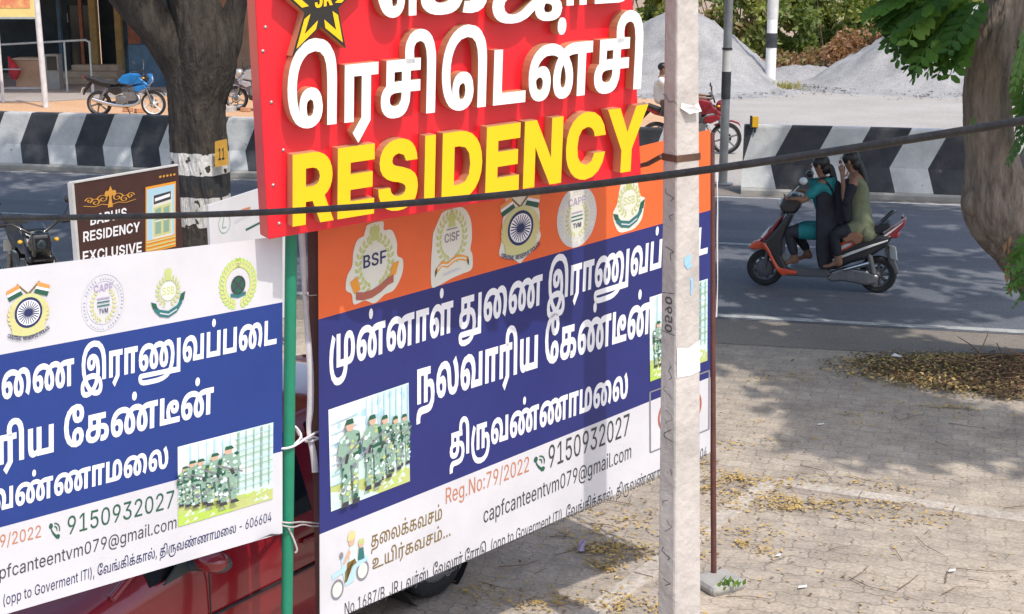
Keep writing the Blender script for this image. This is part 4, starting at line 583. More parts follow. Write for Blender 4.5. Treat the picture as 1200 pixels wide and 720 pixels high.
M['slab'] = ground_mat('shop_slab', (0.30, 0.27, 0.25), (0.42, 0.38, 0.35), scale=0.9, bs=30)

S = 400
sheet('ground', [(-S, -S, -0.02), (S, -S, -0.02), (S, S, -0.02), (-S, S, -0.02)], M['earth'])
sheet('pavement', [road(-40, -0.95, 0), road(-40, -28, 0), road(40, -28, 0), road(40, -0.95, 0)], M['paver'])
sheet('road_shoulder', [road(-60, -1.1, 0.004), road(60, -1.1, 0.004), road(60, 0.1, 0.004), road(-60, 0.1, 0.004)], M['dusty'])
sheet('road', [road(-90, -0.12, 0.008), road(90, -0.12, 0.008), road(90, 8.06, 0.008), road(-90, 8.06, 0.008)], M['asphalt'])
sheet('road_edge_dirt', [road(-60, 8.0, 0.004), road(60, 8.0, 0.004), road(60, 9.2, 0.004), road(-60, 9.2, 0.004)], M['dusty'])
sheet('stone_dust_yard', [road(1, 9.0, 0.0), road(90, 9.0, 0.0), road(90, 60, 0.0), road(-4, 60, 0.0)], M['dust_pale'])
sheet('dirt_forecourt', [road(-90, 9.0, -0.004), road(6, 9.0, -0.004), road(6, 60, -0.004), road(-90, 60, -0.004)], M['orange_dirt'])

def strip(t0, t1, w, width, z=0.012, mb=None, wav=0.012):
    n = max(2, int((t1 - t0) / 0.5)); a = []; b = []
    for i in range(n + 1):
        t = t0 + (t1 - t0) * i / n
        a.append(road(t, w - width / 2 + rnd.uniform(-wav, wav), z)); b.append(road(t, w + width / 2 + rnd.uniform(-wav, wav), z))
    mb.add(a + b, [(i, i + 1, n + 2 + i, n + 1 + i) for i in range(n)])
for nm, w, ww in (('near_edge_line', 0.0, 0.13), ('far_edge_line', 7.9, 0.12)):
    mb = MB(); strip(-50, 50, w, ww, mb=mb); o = mb.build(nm, M['line']); o['kind'] = 'structure'
mb = MB()
for k in range(-5, 6): strip(-0.78 + 10.2 * k, 3.05 + 10.2 * k, 4.0, 0.11, mb=mb)
o = mb.build('centre_line', M['line']); o['kind'] = 'structure'

# flush concrete kerb that frames the paved patch in front
mb = MB()
def kerb_run(a, b, w=0.13):
    a, b = Vector((a[0], a[1], 0)), Vector((b[0], b[1], 0)); d = (b - a).normalized(); n = Vector((-d.y, d.x, 0)) * (w / 2); L_ = (b - a).length
    k = max(1, int(L_ / 0.6))
    for i in range(k):
        p = a + d * (L_ * i / k + 0.004); q = a + d * (L_ * (i + 1) / k - 0.004); z = 0.012 + rnd.uniform(0, 0.006); lo = Vector((0, 0, -0.01)); up = Vector((0, 0, z))
        mb.add([p - n + lo, q - n + lo, q + n + lo, p + n + lo, p - n + up, q - n + up, q + n + up, p + n + up], [(4, 5, 6, 7), (0, 1, 5, 4), (1, 2, 6, 5), (2, 3, 7, 6), (3, 0, 4, 7)])
c0 = G(904, 566); kerb_run(c0, G(1210, 611) + (G(1210, 611) - c0) * 1.5); kerb_run(G(690, 722) + (G(690, 722) - c0) * 1.0, c0)
o = mb.build('flush_kerb', M['kerbstone']); o['kind'] = 'structure'

# ------------------------------------------------------------------ roadside crash barriers
M['white_paint'] = mat('dirty_white_paint', (0.46, 0.46, 0.46), 0.75, c2=(0.66, 0.66, 0.65), scale=2.2, bump=0.3, bscale=18, chip=(.655, 7, (.22, .21, .20)))
M['black_paint'] = mat('faded_black_paint', (0.022, 0.024, 0.030), 0.7, c2=(0.058, 0.06, 0.068), scale=2.5, bump=0.3, bscale=18, chip=(.665, 8, (.16, .155, .15)))
M['raw_concrete'] = mat('raw_concrete', (0.30, 0.29, 0.27), 0.9, c2=(0.42, 0.40, 0.37), scale=3, bump=0.4, bscale=25)
def barrier(name, label, t0, t1, top, period, ph, skew, w0=8.27, dash=0.5):
    root = thing(name, label, 'crash barrier', road((t0 + t1) / 2, w0), ROAD_RZ, 'black and white barriers along the far side')
    root.rotation_euler = (0, 0, 0)
    zt, zv, zb = top, top * 0.44, 0.12
    wt, wv, wb = w0 + 0.21, w0 + 0.14, w0 + 0.0
    rows = [((wt + 0.17), zt, 0.0), (wt, zt, 0.0), (wt - .012, zt - .03, -skew * .05), (wv, zv, -skew), (wb, zb, -skew + 0.10), (wb, 0.105, -skew + 0.10)]
    mb = MB(); clamp = lambda t: max(t0, min(t1, t))
    k0 = int((t0 - ph) / period) - 2; k1 = int((t1 - ph) / period) + 3
    for k in range(k0, k1):
        for c, (a, b) in enumerate(((ph + k * period, ph + (k + dash) * period), (ph + (k + dash) * period, ph + (k + 1) * period))):
            for i in range(len(rows) - 1):
                (wa, za, sa), (wc, zc, sc_) = rows[i], rows[i + 1]
                q = [clamp(a + sa), clamp(b + sa), clamp(b + sc_), clamp(a + sc_)]
                if max(q) - min(q) < 1e-4 or (q[0] == q[1] and q[2] == q[3]): continue
                mi = 1 if c == 0 else 0
                mb.add([road(q[0], wa, za), road(q[1], wa, za), road(q[2], wc, zc), road(q[3], wc, zc)], [(0, 1, 2, 3)], mi)
    body = mb.build('painted_face', [M['white_paint'], M['black_paint']], root)
    mb = MB()
    sec = [(w0 - 0.03, 0), (w0 - 0.03, 0.07), (w0 + .004, 0.11), (wb + .006, zb), (wv + .006, zv), (wt + .006, zt - .006), (wt + 0.166, zt - .006), (wt + 0.236, zv), (wt + 0.38, zb), (wt + 0.38, 0)]
    mb.prism(sec, lambda w, z, t: road(t, w, z), t0 + 0.003, t1 - 0.003)
    mb.build('concrete_core', M['raw_concrete'], root)
    return root
BPL = Panel(road(0, 8.47)[:2], road(10, 8.47)[:2])
tpx = lambda px, py: BPL.uv(px, py)[0]
tL = [tpx(x, 134) for x in (37, 103, 167)]
barrier('crash_barrier', 'long concrete crash barrier striped black and white behind the dark tree trunk', -22, tpx(777, 146), 0.98, (tL[2] - tL[0]) / 2, tL[0], 0.23)
tR = [tpx(x, 150) for x in (928, 1020)]
br_ = barrier('crash_barrier', 'striped black and white concrete crash barrier behind the two scooter riders', tpx(872, 148), 16, 1.07, tR[1] - tR[0], tR[0], 0.30, dash=0.52)
M['amber'] = mat('amber_reflector', (0.75, 0.42, 0.02), 0.25)
M['dark_plastic'] = mat('dark_plastic', (0.02, 0.02, 0.022), 0.45, var=0.3)
mb = MB(); p = P(885, 143, 22.72); mb.box(p, (0.10, 0.05, 0.17), None, 0); mb.box(p + Vector((-0.065, 0.0, 0)), (0.03, 0.07, 0.19), None, 1); mb.box(p + Vector((0, 0.0, -0.12)), (0.03, 0.03, 0.10), None, 1)
mb.build('reflector', [M['amber'], M['dark_plastic']], br_, bevel=0.006)

# ------------------------------------------------------------------ poles beyond the barrier
M['steel'] = mat('weathered_galvanised_steel', (0.24, 0.25, 0.26), 0.5, 0.5, var=0.2, scale=4)
M['band_white'] = mat('white_band_paint', (0.55, 0.54, 0.52), 0.7, var=0.12, scale=5)
M['bright_white'] = mat('bright_white_paint', (0.78, 0.77, 0.75), 0.6, var=0.06, scale=5)
b = G(847, 217)
pr = thing('street_pole', 'slim grey steel pole with one black band standing in the gap between the barriers', 'pole', b)
zz = lambda py, y: P(600, py, y).z
r = 0.072
def pole_piece(name, z0, z1, r0, r1, m, base, parent, n=18):
    mb = MB(); mb.lathe((base[0], base[1], 0), (0, 0, 1), [(r0, z0), (r1, z1)], n, caps=True); return mb.build(name, m, parent)
pole_piece('shaft', 0.0, 6.5, r, r * .9, M['steel'], b, pr)
pole_piece('black_band', zz(116, b.y), zz(84, b.y), r + .004, r + .004, M['black_paint'], b, pr)
pole_piece('white_band', zz(84, b.y), zz(58, b.y), r + .0035, r + .0035, M['band_white'], b, pr)
pole_piece('collar', zz(58.5, b.y), zz(56, b.y), r + .012, r + .012, M['dark_plastic'], b, pr)
pole_piece('foot_plate', 0.0, 0.03, 0.17, 0.17, M['steel'], b, pr)
b = G(902, 105)
pr = thing('street_pole', 'thick white painted pole with a black band standing in front of the gravel heap', 'pole', b)
pole_piece('shaft', 0.0, 7.0, 0.155, 0.13, M['bright_white'], b, pr)
pole_piece('black_band', zz(56, b.y), zz(39, b.y), 0.162, 0.162, M['black_paint'], b, pr)
pole_piece('grey_sleeve', zz(22, b.y), 7.0, 0.160, 0.138, M['band_white'], b, pr)

# ------------------------------------------------------------------ gravel heaps
def vnoise(x, y, seed=0):
    v = 0
    for k, (f, a) in enumerate(((0.55, 1), (1.3, .5), (3.1, .22), (7, .1))):
        v += a * math.sin(f * x + 1.7 * k + seed) * math.cos(f * 1.13 * y - 0.9 * k + seed * 2.1)
    return v
def heap(label, cx, cy, lobes, ext, seed):
    """lobes: (dx, dy, peak, radius)"""
    root_loc = (cx, cy, 0); N = 90; mb = MB(); vs = []; fs = []
    for i in range(N + 1):
        for j in range(N + 1):
            x = -ext + 2 * ext * i / N; y = -ext + 2 * ext * j / N
            z = -0.05
            for dx, dy, pk, rd in lobes:
                q = math.hypot(x - dx, y - dy); w = rd * (1 + .10 * vnoise(math.atan2(y - dy, x - dx) * 2.2, 1.3, seed))
                h = pk * (1 - q / w)
                if q < w * .22: h = pk * (0.78 + 0.10 * (1 - (q / (w * .22)) ** 2))
                foot = pk * 0.30 * max(0, 1 - q / (w * 1.45)) ** 1.6
                z = max(z, h, foot - 0.05)
            if z > 0: z += 0.07 * vnoise(x * 2.4, y * 2.4, seed) * min(1, z * 2) + rnd.uniform(-.045, .045) * min(1, z * 4) + .06 * vnoise(x * 6.5 + 2, y * 5.5, seed + 3) * min(1, z)
            vs.append((cx + x, cy + y, z))
    for i in range(N):
        for j in range(N):
            a = i * (N + 1) + j; q = (a, a + N + 1, a + N + 2, a + 1)
            if max(vs[k][2] for k in q) > -0.045: fs.append(q)
    mb.add(vs, fs, 0, True); o = mb.build('gravel_heap', M['gravel']); tag(o, label, 'gravel heap', 'heaps of crushed stone in the yard'); return o
heap('tall grey gravel heap behind the concrete pole and the red motorcycle', 5.15, 44.2, [(0, 0, 2.55, 3.7), (-3.2, .4, 2.0, 3.4), (1.2, -1.0, .8, 2.2)], 7.5, 1)
heap('pale gravel heap to the right, partly behind the leaning tree trunk', 13.3, 44.5, [(0, 0, 2.7, 4.7), (3.2, .8, 2.5, 4.2), (-1.6, -.8, .9, 2.6)], 8.2, 4)
mb = MB()
for k in range(2600):
    a, q = rnd.uniform(0, 6.28), rnd.random()
    cx_, cy_, R1 = rnd.choice(((5.15, 44.2, 4.4), (13.3, 44.5, 5.2), (9.4, 45.0, 3.0))); rr = R1 * (.72 + .5 * q * q); s_ = rnd.uniform(.02, .075)
    c = Vector((cx_ + rr * math.cos(a), cy_ - abs(rr * math.sin(a)), rnd.uniform(.01, .10)))
    v = [c + Vector((rnd.uniform(-1, 1), rnd.uniform(-1, 1), rnd.uniform(-.6, .8))) * s_ for _ in range(4)]
    mb.add(v, [(0, 1, 2), (0, 2, 3), (0, 3, 1), (1, 3, 2)])
o = mb.build('gravel_spill', M['gravel'], recalc=False); tag(o, 'loose stones spilled round the feet of the gravel heaps', 'loose stones', kind='stuff')
heap('low spread of gravel between the two tall heaps', 9.4, 46.5, [(0, 0, 0.45, 2.4), (1.5, .3, .35, 1.8)], 4.0, 9)

# ------------------------------------------------------------------ foliage
M['bush_a'] = leaf_mat('bush_leaf_yellowgreen', (0.15, 0.18, 0.04), (0.32, 0.34, 0.10))
M['bush_b'] = leaf_mat('bush_leaf_green', (0.08, 0.12, 0.03), (0.19, 0.24, 0.06))
M['bush_c'] = leaf_mat('bush_leaf_dry', (0.22, 0.17, 0.07), (0.32, 0.25, 0.13))
M['twig'] = mat('twig_bark', (0.16, 0.11, 0.07), 0.85, var=0.3)
M['dry_a'] = leaf_mat('dry_leaf_brown', (0.20, 0.10, 0.06), (0.36, 0.22, 0.13))
M['dry_b'] = leaf_mat('dry_leaf_rust', (0.28, 0.13, 0.07), (0.42, 0.25, 0.15))
def leaf(mb, c, a, l, w, mi, rn):
    """one folded leaf: a = direction, random roll"""
    a = Vector(a).normalized(); s = a.orthogonal().normalized(); s = Matrix.Rotation(rn.uniform(0, 6.28), 3, a) @ s; n = a.cross(s); c = Vector(c)
    mb.add([c, c + a * l * .45 + s * w * .5 + n * w * .12, c + a * l, c + a * l * .45 - s * w * .5 + n * w * .12], [(0, 1, 2, 3)], mi)
def rdir(rn):
    while True:
        v = Vector((rn.uniform(-1, 1), rn.uniform(-1, 1), rn.uniform(-1, 1)))
        if .05 < v.length < 1: return v.normalized()
def bush(name, label, cat, c, r, n, l, mats, group, seed, stems=7, shell=.55):
    rn = random.Random(seed); root = thing(name, label, cat, (c[0], c[1], 0), group=group)
    clumps = []
    for k in range(26):
        d = rdir(rn); q = shell + (1 - shell) * rn.random(); clumps.append((Vector((c[0] + d.x * r[0] * q, c[1] + d.y * r[1] * q, max(.15, c[2] + d.z * r[2] * q))), rn.uniform(.22, .45) * min(r), rn.randrange(len(mats))))
    mb = MB()
    for k in range(n):
        cc, cr, cm = rn.choice(clumps); p = cc + rdir(rn) * cr * rn.random() ** .4
        if p.z < .03: p.z = rn.uniform(.03, .3)
        leaf(mb, p, rdir(rn) + Vector((0, 0, -.2)), l * rn.uniform(.7, 1.3), l * .55, cm if rn.random() < .75 else rn.randrange(len(mats)), rn)
    mb.build('foliage', mats, root, recalc=False)
    mb = MB()
    for k in range(stems):
        cc = rn.choice(clumps)[0]; b0 = Vector((c[0] + rn.uniform(-.3, .3) * r[0], c[1] + rn.uniform(-.3, .3) * r[1], 0))
        mb.tube([b0, b0.lerp(cc, .5) + rdir(rn) * .1, cc], [.035, .025, .01], 6)
    mb.build('stem', M['twig'], root)
    return root
bx = [(740, 52, 'pale yellow green bush rising behind the concrete pole and tall gravel heap'), (822, 51, 'yellow green bush just left of the thick white pole'), (880, 50.5, 'bright green bush directly behind the thick white pole'),
      (950, 51, 'leafy green bush behind the brown brush pile and right of the white pole'), (1020, 52.5, 'green bush behind the brown brush pile near the leaning tree leaves'), (1100, 53, 'dark green bush hidden mostly behind the leaning tree leaves'), (1200, 54, 'green bush far behind the right edge of the leaning tree')]
for i, (px, y, lb) in enumerate(bx):
    x = (px - 600) / F_PX * y
    bush('bush', lb, 'bush', (x, y, 1.7), (1.9, 1.3, 2.2), 4200, .25, [M['bush_a'], M['bush_b'], M['bush_a'], M['bush_c']] if i < 3 else [M['bush_a'], M['bush_b'], M['bush_b']], 'bushes behind the gravel yard', 30 + i)
bush('brush_pile', 'heap of dry reddish brown cut branches and leaves beyond the gravel', 'brush pile', (12.0, 48.6, .55), (1.9, 1.0, .95), 2600, .17, [M['dry_a'], M['dry_b']], None, 71, stems=26)
bush('brush_pile', 'low strip of straw coloured dry scrub at the foot of the green bushes', 'brush pile', (9.6, 49.3, .25), (1.9, .7, .55), 900, .2, [M['bush_c'], M['dry_a']], None, 72, stems=8)
for i, (px, y) in enumerate(((760, 55), (850, 55.5), (915, 54.5), (985, 55), (1060, 56), (1150, 57))):
    bush('bush', ['tall pale bush in the back row behind the concrete pole', 'tall bush in the back row left of the thick white pole', 'tall bush in the back row just right of the thick white pole', 'tall bush in the back row above the brown brush pile', 'tall bush in the back row behind the hanging leaves', 'tall bush in the back row right of the hanging leaves'][i], 'bush', ((px - 600) / F_PX * y, y, 2.1), (2.2, 1.1, 2.6), 4200, .30, [M['bush_a'], M['bush_b'], M['bush_b']], 'bushes behind the gravel yard', 130 + i)
# dry grass tuft at the foot of the white pole
M['grass'] = leaf_mat('dry_grass', (0.25, 0.23, 0.08), (0.42, 0.36, 0.16))
mb = MB(); b = G(906, 106)
for k in range(260):
    p = Vector((b.x + rnd.gauss(.15, .32), b.y + rnd.gauss(-.1, .16), 0)); leaf(mb, p, (rnd.uniform(-.5, .5), rnd.uniform(-.5, .5), 1), rnd.uniform(.12, .34), .035, 0, rnd)
o = mb.build('dry_grass', M['grass'], recalc=False); tag(o, 'tuft of dry grass at the foot of the thick white pole', 'grass', kind='stuff')
# ================================================================== SHOP ACROSS THE ROAD
M['wall_dark'] = mat('dark_shop_interior', (0.035, 0.055, 0.07), 0.8, var=0.4, scale=1.2)  # dark colour stands in for the shade inside the open shop
M['wall_beige'] = mat('beige_plaster', (0.42, 0.30, 0.23), 0.85, var=0.15, scale=1.5)
M['pillar_ochre'] = mat('ochre_pillar_paint', (0.36, 0.27, 0.12), 0.8, var=0.2)
M['pillar_rust'] = mat('rust_red_paint', (0.34, 0.14, 0.09), 0.8, var=0.25)
M['blue_sheet'] = mat('faded_blue_paint', (0.05, 0.12, 0.21), 0.6, var=0.3, scale=3)
M['post_white'] = mat('chalky_white_post', (0.56, 0.56, 0.56), 0.7, var=0.15, scale=5)
M['rail'] = mat('galvanised_rail', (0.38, 0.44, 0.46), 0.45, 0.4, var=0.15)
M['counter'] = mat('tan_laminate', (0.42, 0.27, 0.18), 0.6, var=0.12, scale=3)
M['cabinet'] = mat('grey_cabinet', (0.28, 0.29, 0.28), 0.6, var=0.15)
M['step'] = mat('worn_cement_step', (0.50, 0.44, 0.35), 0.85, var=0.18, scale=3)
M['glass_dark'] = mat('dark_glass', (0.02, 0.03, 0.035), 0.12)
M['cloth_red'] = mat('red_cloth', (0.45, 0.03, 0.045), 0.8, var=0.2)
M['yellow_board'] = mat('yellow_board', (0.72, 0.58, 0.22), 0.5, var=0.08)
M['red_print'] = mat('red_print', (0.60, 0.13, 0.09), 0.5, c2=(0.70, 0.42, 0.16), scale=5, detail=2)
YB = 46.0
def X(px, y): return (px - 600) / F_PX * y
root = thing('shop_building', 'shop front with dark open interior, ochre pillars and cement steps behind the blue motorcycle', 'building', (X(110, YB), YB, 0))
def wall(x0, x1, z0, z1, y0, y1, m, name, bev=0):
    mb = MB(); mb.box(((x0 + x1) / 2, (y0 + y1) / 2, (z0 + z1) / 2), (x1 - x0, y1 - y0, z1 - z0)); return mb.build(name, m, root, bevel=bev)
xl, xr = X(-160, YB), X(420, YB)
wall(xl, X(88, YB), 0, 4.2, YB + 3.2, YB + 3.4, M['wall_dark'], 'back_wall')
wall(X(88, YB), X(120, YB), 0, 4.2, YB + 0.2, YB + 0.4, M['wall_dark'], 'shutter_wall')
wall(X(119, YB), X(146, YB), 0.0, 4.2, YB + 0.6, YB + 0.75, M['wall_dark'], 'doorway')  # solid dark panel, its colour painting the shade of the opening
wall(X(143, YB), X(205, YB), 0, 4.2, YB + 0.2, YB + 0.4, M['blue_sheet'], 'blue_wall')
wall(X(205, YB), xr, 0, 4.2, YB + 0.2, YB + 0.4, M['wall_beige'], 'beige_wall')
wall(X(114, YB), X(122, YB), 0, 4.2, YB - 0.1, YB + 0.25, M['pillar_ochre'], 'pillar', .02)
wall(X(143, YB), X(150, YB), 0, 4.2, YB - 0.1, YB + 0.25, M['pillar_ochre'], 'pillar', .02)
wall(X(101, YB), X(105, YB), 0.2, 4.2, YB + 0.05, YB + 0.2, M['pillar_rust'], 'pillar', .02)
wall(X(156, YB), X(170, YB), 1.0, 3.2, YB + 0.1, YB + 0.19, M['pillar_rust'], 'notice_panel')
wall(X(81, YB), X(85, YB), 0, 4.2, YB - 0.4, YB - 0.25, M['blue_sheet'], 'door_post', .02)
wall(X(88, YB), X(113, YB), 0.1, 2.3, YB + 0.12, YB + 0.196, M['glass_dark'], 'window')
wall(xl, xr, 3.3, 3.5, 39.5, YB + 3.4, M['wall_beige'], 'porch_roof')
for k, (d, h) in enumerate(((1.5, .17), (1.0, .34), (.5, .51))):
    wall(X(86 + 5 * k, YB), X(155 - 3 * k, YB), 0, h, YB - .1 - d, YB - .1, M['step'], 'step', .015)
sl_ = sheet('shop_forecourt', [(xl, 38.6, .003), (X(60, 38.6) , 38.6, .003), (X(150, 40), 40.0, .003), (xr, 41.5, .003), (xr, YB + 3.2, .003), (xl, YB + 3.2, .003)], M['slab'])
mb = MB(); mb.box((X(178, 43.6), 43.6, .62), (1.0, .5, 1.24)); bb = mb.build('storage_cabinet', M['blue_sheet'], bevel=.02)
for k in range(4): pass
tag(bb, 'blue steel storage box standing right of the cement steps', 'cabinet')
# awning sign with posts
ya = 37.0
rt = thing('awning_sign', 'yellow shop signboard with red lettering band held on white posts at the far left', 'signboard', (X(56, ya), ya, 0))
pz = lambda py, y: P(600, py, y).z
mb = MB(); mb.tube([(X(56.5, ya), ya, 0), (X(54, ya), ya, 3.6)], .075, 12); mb.build('post', M['post_white'], rt)
mb = MB(); mb.tube([(X(1, 38), 38.4, 0), (X(1, 38), 38.4, 3.4)], .045, 10); mb.build('post', M['post_white'], rt)
zb_ = pz(20.5, ya); mb = MB(); mb.box((X(-20, ya), ya - .03, zb_ + .42), (3.15, .06, .84)); mb.build('board', M['yellow_board'], rt, bevel=.01)
mb = MB(); mb.box((X(-20, ya), ya - .066, zb_ + .36), (2.95, .012, .26)); mb.build('lettering_band', M['red_print'], rt)
mb = MB(); mb.box((X(-20, ya), ya - .02, zb_ - .015), (3.2, .1, .05)); mb.build('frame', M['rail'], rt)
# railing
yr = 41.5
rt = thing('handrail', 'galvanised pipe handrail in front of the dark shop interior', 'railing', (X(60, yr), yr, 0))
zt = pz(50, yr); ztr = pz(47, yr)
mb = MB(); mb.tube([(X(-60, yr), yr, zt - .15), (X(108, yr), yr, ztr + .0), (X(112, yr), yr, ztr - .06)], .032, 8); mb.build('top_rail', M['rail'], rt)
mb = MB(); mb.tube([(X(-60, yr), yr + .05, zt - .75), (X(30, yr), yr + .05, zt - .75)], .02, 8); mb.build('lower_rail', M['rail'], rt)
for px in (112, 83, 2): 
    mb = MB(); mb.tube([(X(px, yr), yr, 0), (X(px, yr), yr, ztr - .03)], .03, 8); mb.build('rail_post', M['rail'], rt)
mb = MB(); mb.tube([(X(112.5, yr), yr, 0), (X(112.5, yr), yr, .3)], .045, 8); mb.build('post_sleeve', M['post_white'], rt)
# counter, cabinet, red bundle, cloth on floor
yc = 42.6
rt = thing('shop_counter', 'tan wooden counter standing in front of the dark shop', 'counter', (X(38, yc), yc, 0))
mb = MB(); mb.box((X(38, yc), yc + .3, .42), (.72, .6, .84)); mb.build('front', M['counter'], rt, bevel=.015)
mb = MB(); mb.box((X(38, yc), yc + .3, .865), (.82, .7, .05)); mb.build('top', M['step'], rt, bevel=.01)
mb = MB(); mb.box((X(33, yc), yc + .1, .03), (1.1, .5, .06)); o = mb.build('floor_mat', M['post_white'], bevel=.02); tag(o, 'white slab lying on the floor under the tan counter', 'slab')
rt = thing('glass_cabinet', 'narrow grey cabinet with dark glass door beside the tan counter', 'cabinet', (X(67, yc), yc, 0))
mb = MB(); mb.box((X(67, yc), yc + .2, .5), (.38, .4, 1.0)); mb.build('body', M['cabinet'], rt, bevel=.012)
mb = MB(); mb.box((X(67, yc), yc - .004, .74), (.29, .012, .4)); mb.build('glass_door', M['glass_dark'], rt)
mb = MB(); mb.tube([(X(20, yc), yc - .2, .95), (X(23, yc), yc - .22, .8), (X(26, yc), yc - .2, .5), (X(25, yc), yc - .2, .3)], [.02, .10, .17, .07], 10, jitter=.12, rnd=rnd); o = mb.build('cloth_bundle', M['cloth_red']); tag(o, 'red cloth bundle hanging at the left end of the tan counter', 'cloth bundle')
mb = MB(); mb.box((X(68, YB), YB + 2.2, pz(24, YB)), (.22, .02, .3)); o = mb.build('wall_calendar', M['band_white']); tag(o, 'small pale calendar hanging in the dark shop above the grey cabinet', 'calendar')
# bricks and rubble beside the parked motorcycle
M['brick'] = mat('orange_brick', (0.46, 0.20, 0.10), 0.9, c2=(0.55, 0.30, 0.17), scale=5)
M['rubble'] = mat('pale_rubble', (0.45, 0.43, 0.41), 0.9, var=0.2)
for k, (px, py, lb) in enumerate(((150, 131, 'loose orange brick lying under the blue motorcycle'), (164, 132, 'orange brick beside the front wheel of the blue motorcycle'), (270, 131, 'pale stone on the dirt right of the dark tree trunk'), (281, 129, 'larger pale stone under the parked grey motorcycle'), (288, 131, 'orange brick at the edge of the red signboard'))):
    p = G(px, py); mb = MB(); mb.box((0, 0, .05), (.24, .12, .1) if k in (0, 1, 4) else (.3, .22, .16), Matrix.Rotation(k * .7, 3, 'Z')); o = mb.build('brick' if k in (0, 1, 4) else 'stone', M['brick'] if k in (0, 1, 4) else M['rubble'], bevel=.012); o.location = (p.x, p.y, 0); tag(o, lb, 'brick' if k in (0, 1, 4) else 'stone')
# ================================================================== TREES
def bark(name, c1, c2, painted=None):
    m = mat(name, c1, 0.92, c2=c2, scale=5, bump=1.0, bscale=11, bdist=.06)
    nt = m.node_tree; b = nt.nodes['Principled BSDF']; L = nt.links.new
    tc = nt.nodes['Texture Coordinate']
    mp = nt.nodes.new('ShaderNodeMapping'); mp.inputs['Scale'].default_value = (2.2, 2.2, 0.55)
    L(tc.outputs['Object'], mp.inputs[0])
    for n in nt.nodes:
        if n.type == 'TEX_NOISE': L(mp.outputs[0], n.inputs['Vector'])
    if painted:
        src = b.inputs['Base Color'].links[0].from_socket
        sx = nt.nodes.new('ShaderNodeSeparateXYZ'); L(tc.outputs['Object'], sx.inputs[0])
        n = nt.nodes.new('ShaderNodeTexNoise'); n.inputs['Scale'].default_value = 9; n.inputs['Detail'].default_value = 6; L(tc.outputs['Object'], n.inputs['Vector'])
        zz_ = nt.nodes.new('ShaderNodeMath'); zz_.operation = 'MULTIPLY_ADD'; L(n.outputs['Fac'], zz_.inputs[0]); zz_.inputs[1].default_value = 0.05; L(sx.outputs['Z'], zz_.inputs[2])
        flake = nt.nodes.new('ShaderNodeMath'); flake.operation = 'LESS_THAN'; L(n.outputs['Fac'], flake.inputs[0]); flake.inputs[1].default_value = 0.585
        for z0, z1, c in painted:
            g = nt.nodes.new('ShaderNodeMath'); g.operation = 'GREATER_THAN'; L(zz_.outputs[0], g.inputs[0]); g.inputs[1].default_value = z0 + .025
            l = nt.nodes.new('ShaderNodeMath'); l.operation = 'LESS_THAN'; L(zz_.outputs[0], l.inputs[0]); l.inputs[1].default_value = z1 + .025
            a = nt.nodes.new('ShaderNodeMath'); a.operation = 'MULTIPLY'; L(g.outputs[0], a.inputs[0]); L(l.outputs[0], a.inputs[1])
            a2 = nt.nodes.new('ShaderNodeMath'); a2.operation = 'MULTIPLY'; L(a.outputs[0], a2.inputs[0]); L(flake.outputs[0], a2.inputs[1])
            mx = nt.nodes.new('ShaderNodeMix'); mx.data_type = 'RGBA'; L(a2.outputs[0], mx.inputs[0]); L(src, mx.inputs[6]); mx.inputs[7].default_value = (*c, 1); src = mx.outputs[2]
        L(src, b.inputs['Base Color'])
    return m
def trunk_mesh(mb, path, n=22, rn=None, lump=.06, fine=6, groove=0):
    """path: (x,y,z,r)"""
    sp = smooth_path(path, fine); ph = rn.uniform(0, 6)
    pts = [Vector(q[:3]) for q in sp]; prev = None; vs = []; k_ = len(pts)
    for i, p in enumerate(pts):
        t = (pts[min(i + 1, k_ - 1)] - pts[max(i - 1, 0)]).normalized()
        a = Vector((1, 0, 0)) - t * t.x if prev is None else prev - t * prev.dot(t); a.normalize(); prev = a; b = t.cross(a)
        for k in range(n):
            w = 2 * math.pi * k / n
            r = sp[i][3] * (1 + lump * math.sin(3 * w + ph + p.z * 1.1) + lump * .7 * math.sin(5 * w - ph + p.z * 2.3) + lump * .5 * math.sin(7 * p.z + w * 2 + ph) + rn.uniform(-.012, .012) - groove * abs(math.sin(4.5 * w + 1.6 * math.sin(2.1 * p.z + ph) + .9 * math.sin(5.3 * p.z))) ** 10 - groove * .7 * abs(math.sin(8 * w + 2.2 * math.sin(3.7 * p.z))) ** 12 + groove * .5 * vnoise(w * 3, p.z * 5, ph))
            vs.append(p + a * math.cos(w) * r + b * math.sin(w) * r)
    fs = [(i * n + k, i * n + (k + 1) % n, (i + 1) * n + (k + 1) % n, (i + 1) * n + k) for i in range(k_ - 1) for k in range(n)]
    mb.add(vs, fs, 0, True); mb.add(vs[-n:], [tuple(range(n))], 0)
def pxr(px, py, y, wpx):   # a trunk station from its photo position, distance and width in pixels
    p = P(px, py, y); return (p.x, p.y, p.z, wpx / 2 / F_PX * (p - CAM).length)
M['leaf_dark'] = leaf_mat('leaf_dark_green', (0.028, 0.085, 0.022), (0.065, 0.15, 0.035))
M['leaf_mid'] = leaf_mat('leaf_green', (0.06, 0.14, 0.025), (0.12, 0.25, 0.05))
M['leaf_light'] = leaf_mat('leaf_lime', (0.10, 0.20, 0.03), (0.20, 0.33, 0.06))
LEAVES = [M['leaf_dark'], M['leaf_mid'], M['leaf_light']]
